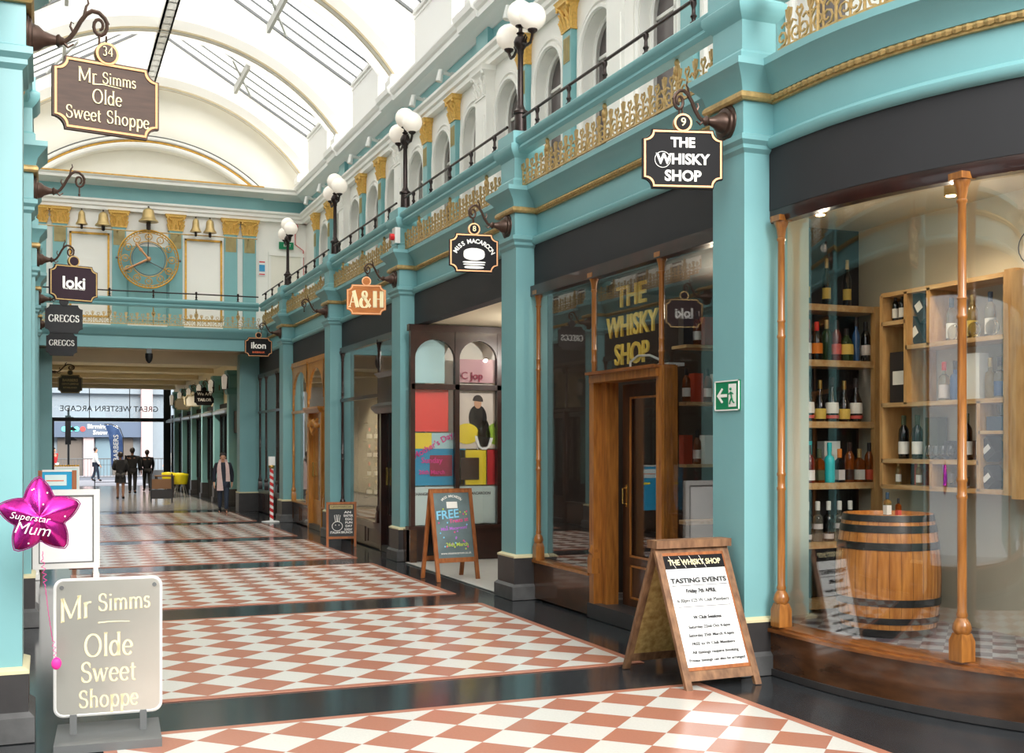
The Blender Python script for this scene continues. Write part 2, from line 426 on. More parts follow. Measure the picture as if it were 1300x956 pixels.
def floor_setup():
    d = .4547
    b = MB(); b.box(-6, 12, -6, 66, -.2, -.006); struct(b.build('floor', 'floorblack'))
    for k in range(-2, 5):
        y0 = 8.36 + 4.65 * k
        p = MB(); p.box(-9 * d, 0, 0, 8 * d, -.006, 0)
        p.mi = 1; e = .075
        for (a, c, g, h) in ((-9 * d - e, e, -e, 0), (-9 * d - e, e, 8 * d, 8 * d + e), (-9 * d - e, -9 * d, 0, 8 * d), (0, e, 0, 8 * d)):
            p.box(a, c, g, h, -.006, 0)
        o = p.build('floor', ['floorcheck', 'floorred'], loc=(4.48, y0, .002), smooth=False); struct(o)
    p = MB(); p.box(.3, 4.6, 32, 51, -.006, .002); struct(p.build('floor', 'passagefloor', smooth=False))
floor_setup()

# ------------------------------------------------------------------ piers
def pier_parts(root, mirror=False, base_h=.5):
    M = dict(parent=root, mirror=mirror)
    b = MB(); b.loft([(-.07, .4, -.29, .29, 0), (-.07, .4, -.29, .29, .15), (-.04, .4, -.26, .26, .18)]); b.build('plinth', 'plinth', **M)
    b = MB(); b.box(-.035, .4, -.26, .26, .17, base_h - .02); b.build('base', 'stone', **M)
    b = MB(); b.loft([(-.04, .4, -.265, .265, base_h - .02), (-.04, .4, -.265, .265, base_h), (0, .4, -.225, .225, base_h + .02)]); b.build('base_moulding', 'ivory', **M)
    b = MB(); b.box(0, .4, -.225, .225, base_h, 4.1); b.build('shaft', 'teal', **M)
    b = MB(); e = .04
    b.loft([(0, .42, -.225, .225, 4.06), (-.03, .42, -.255, .255, 4.09), (-.03, .42, -.255, .255, 4.12), (-.06, .42, -.285, .285, 4.15), (-.06, .42, -.285, .285, 4.19), (-.02, .42, -.24, .24, 4.21),
            (-.02, .42, -.24, .24, 4.46)])
    b.build('capital', 'teal', **M)
    b = MB()
    b.loft([(-.05, .42, -.27, .27, 4.46), (-.065, .42, -.285, .285, 4.48), (-.065, .42, -.285, .285, 4.505), (-.05, .42, -.27, .27, 4.525)])
    b.build('gilt_band', 'goldold', **M)
    b = MB()
    b.loft([(-.04, .42, -.26, .26, 4.52), (-.06, .42, -.28, .28, 4.60), (-.13, .42, -.35, .35, 4.68), (-.15, .42, -.37, .37, 4.70), (-.15, .42, -.37, .37, 4.75), (-.04, .38, -.26, .26, 4.77)])
    b.build('cornice', 'teal', **M)
    b = MB()
    b.loft([(-.04, .32, -.24, .24, 4.76), (-.04, .32, -.24, .24, 4.84), (-.01, .30, -.21, .21, 4.87), (-.01, .30, -.21, .21, 5.10), (-.05, .34, -.25, .25, 5.14), (-.08, .36, -.28, .28, 5.19),
            (-.08, .36, -.28, .28, 5.24), (-.04, .33, -.24, .24, 5.27), (-.04, .33, -.24, .24, 5.40), (.0, .29, -.2, .2, 5.42)])
    b.build('pedestal', 'teal', **M)
PIER_LBL_R = ['teal pier between the curved whisky shop window and the whisky shop door', 'teal pier between the whisky shop and the macaroon shop', 'teal pier between the macaroon shop and the A&H shop',
              'teal pier between the A&H shop and the golden wood doorway', 'teal pier behind the red and white striped pole']
PIER_LBL_L = ['big teal pier beside the pink star balloon, carrying the sweet shop sign', 'teal pier on the left carrying the empty sign bracket', 'teal pier on the left carrying the loki sign',
              'teal pier on the left carrying the upper GREGGS sign', 'teal pier on the left carrying the lower GREGGS sign']
pierR = thing('pier', PIER_LBL_R[1], 'pier', (5.02, PC[1], 0), group='teal piers along the right side'); pier_parts(pierR)
for k in (2, 3, 4): copy_tree(pierR, loc=(5.02, PC[k], 0), label=PIER_LBL_R[k])
p0 = thing('pier', PIER_LBL_R[0], 'pier', (5.02, PC[0], 0), group='teal piers along the right side'); pier_parts(p0, base_h=.43)
pierL = thing('pier', PIER_LBL_L[1], 'pier', (-.13, PC[1], 0), group='teal piers along the left side'); pier_parts(pierL, True)
for k in (2, 3, 4): copy_tree(pierL, loc=(-.13, PC[k], 0), label=PIER_LBL_L[k])
p0 = thing('pier', PIER_LBL_L[0], 'pier', (-.13, PC[0], 0), group='teal piers along the left side'); pier_parts(p0, True, base_h=.43)

# ------------------------------------------------------------------ entablature, bay by bay
PROF_FAS = [(-.12, 3.62), (.05, 3.62), (.05, 4.12), (-.12, 4.12)]
PROF_FRZ = [(-.12, 4.10), (.07, 4.10), (.10, 4.13), (.10, 4.17), (.06, 4.20), (.02, 4.22), (.02, 4.46), (-.12, 4.46)]
PROF_COR = [(-.12, 4.52), (.06, 4.52), (.09, 4.60), (.16, 4.67), (.20, 4.70), (.20, 4.755), (-.12, 4.755)]
def gold_rope(b, path, off, z):
    pts = []
    for i in range(len(path) - 1):
        x0, y0, a0, c0 = path[i]; x1, y1, a1, c1 = path[i + 1]
        L = sqrt((x1 - x0) ** 2 + (y1 - y0) ** 2); n = max(1, int(L / .055))
        for j in range(n):
            t = j / n; pts.append((x0 + (x1 - x0) * t + (a0 + (a1 - a0) * t) * off, y0 + (y1 - y0) * t + (c0 + (c1 - c0) * t) * off))
    for i in range(len(pts) - 1):
        (ax, ay), (bx, by) = pts[i], pts[i + 1]
        p = Vector((ax, ay, z)); q = Vector((bx, by, z)); b.cyl(p, p + (q - p) * .45, .016, .026, 6); b.cyl(p + (q - p) * .45, p + (q - p) * .97, .026, .016, 6)
def bay_path(side, y0, y1):
    x = 5.30 if side == 'R' else -.41; nx = -1 if side == 'R' else 1
    return [(x, y0, nx, 0), (x, y1, nx, 0)]
def bow_path(side, n=18, a_end=80, start=0):
    ps = []
    if side == 'R':
        ps.append((5.30, PC[0] - .2, -1, 0))
        for i in range(n + 1):
            a = radians(a_end * i / n); ps.append((BOW_C - BOW_R * cos(a), BOW_Y - BOW_R * sin(a), -cos(a), -sin(a)))
    else:
        for (x, y, nx, ny) in bow_path('R', n, a_end): ps.append((2 * CX - x, y, -nx, ny))
    return ps
def entab(side, path, nm, fas='fascia'):
    word = 'right' if side == 'R' else 'left'
    e = thing('entablature', 'teal beam with dark fascia board over the ' + nm, 'beam', (0, 0, 0), group='beams over the shops, %s side' % word)
    b = MB(); b.sweep(path, PROF_FAS); b.build('fascia_board', fas, e)
    b = MB(); b.sweep(path, PROF_FRZ); b.build('frieze', 'teal', e, ang=50)
    b = MB(); b.sweep(path, [(-.1, 4.455), (.05, 4.455), (.05, 4.525), (-.1, 4.525)]); gold_rope(b, path, .06, 4.49); b.build('gilt_rope', 'goldold', e)
    b = MB(); b.sweep(path, PROF_COR); b.build('cornice', 'teal', e, ang=50)
    b = MB(); b.sweep([path[0], path[-1]] if len(path) == 2 else path, [(-1.35, 4.60), (-.1, 4.60), (-.1, 4.72), (-1.35, 4.72)]); b.build('gallery_floor', 'cream', e)
    return e
for s in 'RL':
    for k in range(5):
        y0 = PC[k] + .2; y1 = (PC[k + 1] - .2) if k < 4 else 30.75
        nm = NAMES[k] if s == 'R' else ['blind-fronted shop facing the whisky shop', 'shop facing the macaroon shop', 'shop facing the A&H shop', 'shop facing the golden wood doorway', 'last shop on the left'][k]
        entab(s, bay_path(s, y0, y1), nm)
    entab(s, bow_path(s), 'curved whisky shop window' if s == 'R' else 'curved shop front beside the camera')

# ------------------------------------------------------------------ balustrades
def scroll(b, cx, cz, r, flip, P, rad=.011):
    pts = []
    for i in range(13):
        t = i / 12; a = radians(-90 + 400 * t) * flip; rr = r * (1 - .72 * t)
        pts.append(P(cx + rr * sin(a) * 1.0, cz - rr * cos(a) * 1.0 if False else cz + rr * -cos(radians(400 * t)) * 1.0))
    b.tube(pts, rad, 4)
def crest_unit(b, u, P, tall=False, simple=False):
    z0 = 4.765
    # stem with fleur head
    b.tube([P(u, z0), P(u, z0 + .2)], .012, 4)
    b.tube([P(u - .03, z0 + .285), P(u - .02, z0 + .23), P(u, z0 + .19), P(u + .02, z0 + .23), P(u + .03, z0 + .285)], .011, 4)
    b.tube([P(u, z0 + .19), P(u, z0 + .295)], .014, 4)
    b.tube([P(u - .028, z0 + .18), P(u + .028, z0 + .18)], .01, 4)
    for f in (-1, 1):
        pts = []
        for i in range(10):
            t = i / 9; a = radians(-100 + 430 * t); r = .064 * (1 - .7 * t)
            pts.append(P(u + f * (.085 - r * cos(a)), z0 + .085 + r * sin(a)))
        b.tube(pts, .0095, 4)
        b.tube([P(u, z0 + .13), P(u + f * .05, z0 + .19), P(u + f * .09, z0 + .165)], .010, 4)
    # heart-headed half stem between units
    h = u + .13
    b.tube([P(h, z0), P(h, z0 + .18), P(h - .035, z0 + .23), P(h - .02, z0 + .262), P(h, z0 + .245), P(h + .02, z0 + .262), P(h + .035, z0 + .23), P(h, z0 + .18)], .0095, 4)
def spear(P, u, parent, mirror=False):
    b = MB(); b.tube([P(u, 4.76), P(u, 5.2)], .014, 5)
    for (z, r) in ((4.98, .02), (5.05, .034), (5.12, .024)):
        b.ball(P(u, z), r, 8, 1.4)
    for f in (-1, 1): b.tube([P(u, 4.97), P(u + f * .045, 5.03), P(u + f * .03, 5.09)], .011, 4)
    return b.build('spear', 'goldold', parent)
def balustrade(label, L, P, Pn, n_bal, group, spears=4, rails=True):
    """P(u,z) on the rail line, u from 0 to L"""
    t = thing('balustrade', label, 'balustrade', (0, 0, 0), group=group)
    n = max(2, int(L / .3)); us = [L * i / n for i in range(n + 1)]
    def sweepr(prof):
        b = MB(); b.sweep([(*P(u, 0)[:2], *Pn(u)) for u in us], prof); return b
    if rails:
        sweepr([(-.07, 5.15), (.05, 5.15), (.07, 5.19), (.05, 5.23), (.09, 5.27), (.09, 5.32), (.04, 5.36), (-.06, 5.36), (-.09, 5.32), (-.09, 5.25)]).build('timber_rail', 'teal', t, ang=50)
        b = MB(); b.tube([P(u, 5.57) for u in us], .017, 8); b.build('iron_handrail', 'iron', t)
        for i in range(n_bal):
            u = L * (i + .5) / n_bal; x, y, _ = P(u, 0)
            b = MB(); b.lathe([(.035, 5.35), (.035, 5.375), (.018, 5.39), (.018, 5.41), (.03, 5.43), (.018, 5.45), (.016, 5.5), (.028, 5.53), (.028, 5.555), (.014, 5.57)], (x, y, 0), 8); b.build('baluster', 'iron', t)
    b = MB(); m = max(3, int(round(L / .26)))
    for i in range(m): crest_unit(b, (i + .5) * L / m, P)
    b.tube([P(u, 4.775) for u in us], .014, 4)
    b.build('cresting', 'goldold', t)
    for i in range(spears): spear(P, L * (i + .5) / spears, t)
    return t
for s in 'RL':
    X = 5.10 if s == 'R' else -.21; nx = -1 if s == 'R' else 1
    word = 'right' if s == 'R' else 'left'
    proto = None
    for k in range(5):
        y0 = PC[k] + .24; y1 = (PC[k + 1] - .24) if k < 4 else 29.25
        if s == 'L' and k in (1, 2, 3): pass
        if k in (1, 2, 3):
            L = y1 - y0
            if k == 1:
                proto = balustrade('gold-crested gallery balustrade above the ' + (NAMES[k] if s == 'R' else 'shop facing the macaroon shop'), L, lambda u, z: (X, y0 + u, z), lambda u: (nx, 0), 5, 'gallery balustrades, %s side' % word, 3)
            else:
                c = copy_tree(proto, loc=(0, 4.65 * (k - 1), 0), label='gold-crested gallery balustrade above the ' + (NAMES[k] if s == 'R' else ['', '', 'shop facing the A&H shop', 'shop facing the golden wood doorway'][k]))
        else:
            balustrade('gold-crested gallery balustrade above the ' + (NAMES[k] if s == 'R' else ['shop facing the whisky shop', '', '', '', 'last shop on the left'][k]), y1 - y0, lambda u, z, y0=y0: (X, y0 + u, z), lambda u: (nx, 0), 5 if k == 0 else 3, 'gallery balustrades, %s side' % word, 3)
def bowP(u, z):
    r = BOW_R + .16
    s0 = .15
    if u < s0: return (5.14, BOW_Y + s0 - u, z)
    a = (u - s0) / r; return (BOW_C - r * cos(a), BOW_Y - r * sin(a), z)
def bowN(u):
    a = max(0, (u - .15) / (BOW_R + .16)); return (-cos(a), -sin(a))
balustrade('gold-crested gallery balustrade curving above the big whisky shop window', 4.6, bowP, bowN, 6, 'gallery balustrades, right side', 5)

# ------------------------------------------------------------------ upper storey (windows and pilasters)
XU = 6.58
def arch_pts(cx, hw, zs, n=16):
    return [(cx - hw * cos(pi * i / n), zs + hw * sin(pi * i / n)) for i in range(n + 1)]
def arch_wall(b, y0, y1, z0, z1, cy, hw, zs, x0, x1, sill):
    """wall panel x0..x1 thick spanning y0..y1 with an arched opening; built of strips"""
    ap = arch_pts(cy, hw, zs)
    for x in (x0, x1):
        b.add([(x, y0, z0), (x, cy - hw, z0), (x, cy - hw, zs), (x, y0, zs)], [(0, 1, 2, 3)])
        b.add([(x, y1, z0), (x, cy + hw, z0), (x, cy + hw, zs), (x, y1, zs)], [(0, 1, 2, 3)])
        n = len(ap) - 1
        top = [(x, y0 + (y1 - y0) * i / n, z1) for i in range(n + 1)]
        top[0] = (x, y0, zs); top[n] = (x, y1, zs)
        A = [(x, p[0], p[1]) for p in ap]
        T = []
        for i, p in enumerate(ap):
            a = pi * i / n
            T.append((x, cy - min(abs(cy - y0), 1e9) if i == 0 else (y1 if i == n else y0 + (y1 - y0) * i / n), zs if i in (0, n) else z1))
        b.strip(A, T)
        b.add([(x, y0, zs), (x, y0, z1), T[1]], [(0, 1, 2)]); b.add([(x, y1, zs), (x, y1, z1), T[n - 1]], [(0, 1, 2)])
        if sill > z0: b.add([(x, cy - hw, z0), (x, cy + hw, z0), (x, cy + hw, sill), (x, cy - hw, sill)], [(0, 1, 2, 3)])
    rv = [(cy - hw, sill)] + ap + [(cy + hw, sill)]
    b.strip([(x0, p[0], p[1]) for p in rv], [(x1, p[0], p[1]) for p in rv])
    b.add([(x0, cy - hw, sill), (x1, cy - hw, sill), (x1, cy + hw, sill), (x0, cy + hw, sill)], [(0, 1, 2, 3)])
def upper_window(mirror, loc):
    o = None
    b = MB(); arch_wall(b, -.775, .775, 4.72, 7.76, 0, .46, 6.9, 0, .32, 4.85)
    for (r, t, px) in ((.50, .035, -.015), (.585, .022, -.01)):        # archivolt mouldings
        pts = [(px, -r, 4.85)] + [(px, y, z) for y, z in arch_pts(0, r, 6.9)] + [(px, r, 4.85)]
        b.tube(pts, t, 6)
    pts = [(.16, -.43, 4.85)] + [(.16, y, z) for y, z in arch_pts(0, .43, 6.9)] + [(.16, .43, 4.85)]
    b.tube(pts, .03, 6)
    o = b.build('window', 'white', mirror=mirror, loc=loc, ang=30); struct(o)
    b = MB(); b.box(.24, .26, -.46, .46, 4.85, 7.4); b.build('window_glass', 'upglass', o, mirror=mirror)
    b = MB(); b.box(.215, .245, -.025, .025, 4.85, 7.3)
    for z in (5.6, 6.3, 6.9): b.box(.215, .245, -.44, .44, z - .02, z + .02)
    b.build('window_bars', 'white', o, mirror=mirror)
    return o
def gilded_pilaster(mirror, w=.13):
    o = bpy.data.objects.new('gilded_pilaster', None); COL.objects.link(o)
    b = MB(); b.box(-.09, .02, -w, w, 4.9, 7.34); b.box(-.12, .02, -w - .03, w + .03, 4.72, 4.92); b.build('shaft', 'teal', o, mirror=mirror)
    b = MB(); b.box(-.098, -.085, -w + .035, w - .035, 6.92, 7.26)
    for i in range(5): y = (i - 2) * (w - .045) / 2.4; b.box(-.106, -.09, y - .009, y + .009, 6.94, 7.24)
    b.build('inlay_panel', 'inlay', o, mirror=mirror)
    corinthian(o, 'goldleaf', w, mirror)
    return o
def corinthian(o, m, w, mirror=False, z0=7.34, z1=7.76, px=.09):
    b = MB(); h = z1 - z0
    b.loft([(-px - .02, .02, -w - .02, w + .02, z0), (-px - .02, .02, -w - .02, w + .02, z0 + .03), (-px, .02, -w, w, z0 + .04), (-px - .01, .02, -w - .01, w + .01, z0 + h * .6),
            (-px - .05, .02, -w - .05, w + .05, z0 + h * .8), (-px - .08, .02, -w - .08, w + .08, z0 + h * .84), (-px - .08, .02, -w - .08, w + .08, z0 + h * .93), (-px - .1, .02, -w - .1, w + .1, z1)])
    for row, (zz, r, nn) in enumerate(((z0 + .12 * h / .42, .055, 3), (z0 + .23 * h / .42, .05, 2))):
        for i in range(nn):
            y = (i - (nn - 1) / 2) * (2 * w / nn)
            b.tube([(-px - .0, y, zz - .09), (-px - .035, y, zz), (-px - .065, y, zz + .045), (-px - .05, y, zz + .02)], .032, 6, .5)
        b.tube([(-px + .0, w, zz - .08), (-px - .02, w + .03, zz), (-px - .04, w + .05, zz + .04)], .03, 6, .5)
        b.tube([(-px + .0, -w, zz - .08), (-px - .02, -w - .03, zz), (-px - .04, -w - .05, zz + .04)], .03, 6, .5)
    for f in (-1, 1):
        b.tube([(-px - .02, f * w * .4, z0 + h * .55), (-px - .05, f * (w), z0 + h * .75), (-px - .07, f * (w + .03), z0 + h * .8), (-px - .07, f * (w + .045), z0 + h * .7)], .022, 6)
    return b.build('capital', m, o, mirror=mirror)
def white_pier(mirror):
    o = bpy.data.objects.new('white_pilaster', None); COL.objects.link(o)
    b = MB(); b.box(-.16, .02, -.24, .24, 4.72, 7.36); b.box(-.2, .02, -.28, .28, 4.72, 4.95); b.box(-.175, -.155, -.15, .15, 5.1, 7.0); b.build('shaft', 'white', o, mirror=mirror)
    corinthian(o, 'white', .2, mirror, 7.28, 7.76, .16)
    return o
def wall_light(mirror):
    o = bpy.data.objects.new('wall_spotlight', None); COL.objects.link(o)
    b = MB(); b.cyl((.0, 0, 8.14), (-.12, 0, 8.14), .05, .05, 10); b.cyl((-.12, 0, 8.14), (-.30, 0, 8.18), .03, .045, 8); b.build('arm', 'silverwhite', o, mirror=mirror)
    b = MB(); b.cyl((-.30, 0, 8.2), (-.34, 0, 8.0), .05, .06, 10); b.build('spotlight_head', 'silverwhite', o, mirror=mirror)
    return o
for s in 'RL':
    mir = s == 'L'; X = XU if s == 'R' else 2 * CX - XU; word = 'right' if s == 'R' else 'left'
    w0 = upper_window(mir, (X, 0, 0)); used = False
    gp = gilded_pilaster(mir); tag(gp, 'gilded pilaster', 'pilaster', 'gold-capped teal pilasters upstairs, %s side' % word); gu = False
    wp = white_pier(mir); tag(wp, 'white pilaster', 'pilaster', 'white ornate pilasters upstairs, %s side' % word); wu = False
    wl = wall_light(mir); tag(wl, 'x', 'spotlight', 'white spotlights on the upper frieze, %s side' % word); lu = False
    if s == 'L':
        for q in (gp, wp, wl):
            for ch in list(q.children): bpy.data.objects.remove(ch)
            bpy.data.objects.remove(q)
    for k in range(5):
        last = k == 4
        for j in range(3):
            y = PC[k] + .775 + 1.55 * j
            if y > 30: continue
            if not used: w0.location = (X, y, 0); used = True
            else: copy_tree(w0, loc=(X, y, 0))
            if s == 'R' and j < 2 and PC[k] + 1.55 * (j + 1) < 30.5:
                yy = PC[k] + 1.55 * (j + 1); lab = 'gold-capped teal pilaster upstairs above the %s, %s of two' % (NAMES[k], ['nearer', 'farther'][j])
                g = gp if not gu else copy_tree(gp); gu = True; g.location = (X, yy, 0); g['label'] = lab
                l = wl if not lu else copy_tree(wl); lu = True; l.location = (X, yy, 0); l['label'] = 'white spotlight on the blue frieze above the %s, %s of two' % (NAMES[k] if s == 'R' else ('left side opposite the ' + NAMES[k]), ['nearer', 'farther'][j])
        if s == 'L': continue
        g = wp if not wu else copy_tree(wp); wu = True; g.location = (X, PC[k], 0)
        g['label'] = 'white pilaster with leafy capital on the %s upper wall behind the %s lamp post' % (word, ['first', 'second', 'third', 'fourth', 'fifth'][k])
    nx = -1 if s == 'R' else 1
    pth = [(X, 3.0, nx, 0), (X, 31.0, nx, 0)]
    b = MB(); b.box(X + .34 * -nx, X + .5 * -nx, 3, 31.3, 4.6, 8.9); b.box(X, X - .3 * nx, 3, PC[0], 4.7, 7.8); b.box(X, X - .3 * nx, 29.45, 31.2, 4.7, 7.76); struct(b.build('wall_' + word, 'white'))
    b = MB(); b.sweep(pth, [(-.3, 7.76), (.13, 7.76), (.13, 7.84), (.17, 7.86), (.17, 7.93), (.22, 7.97), (.22, 8.02), (-.3, 8.03)]); struct(b.build('trim_1' if s == 'R' else 'trim_2', 'white', ang=20))
    b = MB(); b.sweep(pth, [(-.3, 8.02), (.05, 8.02), (.05, 8.36), (-.3, 8.36)])
    for k in range(5): b.box(X - (.05) * -nx, X + .14 * nx, PC[k] - .26, PC[k] + .26, 8.02, 8.36)
    struct(b.build('trim_3' if s == 'R' else 'trim_4', 'teal', smooth=False))
    b = MB(); b.sweep(pth, [(-.3, 8.34), (.08, 8.34), (.12, 8.37), (.2, 8.40), (.24, 8.42), (.36, 8.43), (.36, 8.52), (.40, 8.54), (.44, 8.60), (.44, 8.64), (.2, 8.78), (-.3, 8.84)])
    for k in range(5):
        b.sweep([(X, PC[k] - .42, nx, 0), (X, PC[k] + .42, nx, 0)], [(0, 8.42), (.40, 8.43), (.42, 8.53), (.48, 8.56), (.50, 8.66), (.44, 8.72), (.2, 8.92), (0, 8.92)])
    struct(b.build('trim_5' if s == 'R' else 'trim_6', 'roofwhite', ang=20))

# ------------------------------------------------------------------ roof
RC, RR = 6.09, 4.86          # rib circle centre height and radius
def circ(R, dx): return RC + sqrt(max(0, R * R - dx * dx))
def roofz(dx): return 12.2 - .6 * abs(dx)
A0 = math.asin(3.93 / RR)
def rib(y, label, n=40):
    t = thing('roof_rib', label, 'roof rib', (0, y, 0), group='arched ribs of the glass roof')
    def ring(R0, R1, y0, y1, m, name):
        b = MB(); vs = []
        for i in range(n + 1):
            a = -A0 + 2 * A0 * i / n
            vs += [(CX + R0 * sin(a), y0, RC + R0 * cos(a)), (CX + R0 * sin(a), y1, RC + R0 * cos(a)), (CX + R1 * sin(a), y1, RC + R1 * cos(a)), (CX + R1 * sin(a), y0, RC + R1 * cos(a))]
        fs = [(4 * i + k, 4 * i + (k + 1) % 4, 4 * i + 4 + (k + 1) % 4, 4 * i + 4 + k) for i in range(n) for k in range(4)]
        fs += [(0, 1, 2, 3), (4 * n, 4 * n + 1, 4 * n + 2, 4 * n + 3)]
        b.add(vs, fs); return b.build(name, m, t)
    ring(RR, RR + .26, -.07, .07, 'roofwhite', 'web')
    ring(RR - .02, RR + .02, -.105, -.075, 'rosegold', 'gilt_edge')
    ring(RR - .02, RR + .02, .075, .105, 'rosegold', 'gilt_edge')
    ring(RR - .015, RR + .02, -.075, .075, 'cream', 'soffit')
    for sx in (-1, 1):
        b = MB(); x = CX + sx * 3.93; b.loft([(x - .16, x + .16, -.2, .2, 8.78), (x - .16, x + .16, -.2, .2, 8.93), (x - .12, x + .12, -.15, .15, 8.98), (x - .12, x + .12, -.15, .15, 9.02)]); b.build('foot', 'roofwhite', t)
    return t
RIBN = ['nearest roof rib, springing above the first lamp post', 'second roof rib from the camera', 'third roof rib, whose foot meets the cornice left of the second lamp', 'fourth roof rib, crossing behind the sweet shop sign']
for k in range(5):
    rib(PC[k], ['white arched roof rib with gilt edges over the whisky shop pier', 'white arched roof rib with gilt edges above the first lamp post', 'white arched roof rib with gilt edges above the second lamp post',
                'white arched roof rib with gilt edges above the third lamp post', 'white arched roof rib with gilt edges passing behind the sweet shop sign'][k])
rib(30.6, 'white arched roof rib with gilt edges right in front of the lunette')
RB = 5.16; HB = 1.28
def band(y0, y1):
    xs = [3.93 * sin(pi / 2 * (i / 12)) for i in range(-12, 13)]
    poly = [(CX + x, circ(RB, x)) for x in xs] + [(CX + 3.93 + .5, circ(RB, 3.93)), (CX + 4.43, roofz(3.93) + .12)] + [(CX, 12.32)] + [(CX - 4.43, roofz(3.93) + .12), (CX - 4.43, circ(RB, 3.93))]
    b = MB(); b.prism(poly, lambda u, v, w: (u, w, v), y0, y1); return b
YB = [(PC[k] - HB, PC[k] + HB) for k in range(5)] + [(30.6 - .85, 31.3)]
for y0, y1 in YB: struct(band(y0, y1).build('ceiling', 'vault', ang=25))
for i in range(5):
    y0 = YB[i][1]; y1 = YB[i + 1][0]
    for sx in (-1, 1):
        X1 = CX + sx * 3.93
        b = MB(); b.box(X1, X1 + sx * .12, y0, y1, 8.8, 9.80); b.box(X1 - sx * .05, X1 + sx * .14, y0, y1, 9.78, 9.86); b.box(X1 - sx * .02, X1 + sx * .14, y0, y1, 9.70, 9.74); struct(b.build('wall_right' if sx > 0 else 'wall_left', 'roofwhite', smooth=False))
        g = thing('skylight', 'sloping glass skylight in the roof bay over the %s, %s slope' % (NAMES[i], 'right' if sx > 0 else 'left'), 'skylight', (0, 0, 0), group='glass roof slopes')
        def R(dx, y, dz=0): return (CX + sx * dx, y, roofz(dx) + dz)
        b = MB(); b.add([R(0, y0), R(3.95, y0), R(3.95, y1), R(0, y1), R(0, y0, .01), R(3.95, y0, .01), R(3.95, y1, .01), R(0, y1, .01)], [(0, 1, 2, 3), (4, 5, 6, 7), (0, 1, 5, 4), (1, 2, 6, 5), (2, 3, 7, 6), (3, 0, 4, 7)]); b.build('glass_pane', 'roofglass', g, smooth=False)
        nb = 4
        for j in range(nb + 1):
            y = y0 + .02 + (y1 - y0 - .04) * j / nb; b = MB(); b.tube([R(0, y, -.03), R(3.95, y, -.03)], .022 if j % nb else .035, 4); b.build('glazing_bar', 'bar', g)
        b = MB()
        b.box(-.035, .035, y0, y1, -.2, 0); b.xf(Matrix.Translation((CX + sx * 2.05, 0, roofz(2.05) - .03))); b.build('purlin', 'barlight', g, smooth=False)
        b = MB(); b.tube([R(1.75, y0 + .5, -.1), (CX + sx * 2.4, y1 - .15, circ(RB, 2.4) + .05)], .028, 6); b.ball((CX + sx * 2.4, y1 - .15, circ(RB, 2.4) + .05), .05, 8); b.build('stay_rod', 'barlight', g)
b = MB(); b.box(CX - .13, CX + .13, 5, 31, 10.93, 10.98); b.box(CX - .13, CX - .09, 5, 31, 10.93, 11.1); b.box(CX + .09, CX + .13, 5, 31, 10.93, 11.1)
for i in range(60): b.box(CX - .1, CX + .1, 5.2 + .43 * i, 5.24 + .43 * i, 10.93, 11.06)
tag(b.build('ridge_beam', 'vault', smooth=False), 'long white ridge beam linking the crowns of the roof ribs', 'beam')

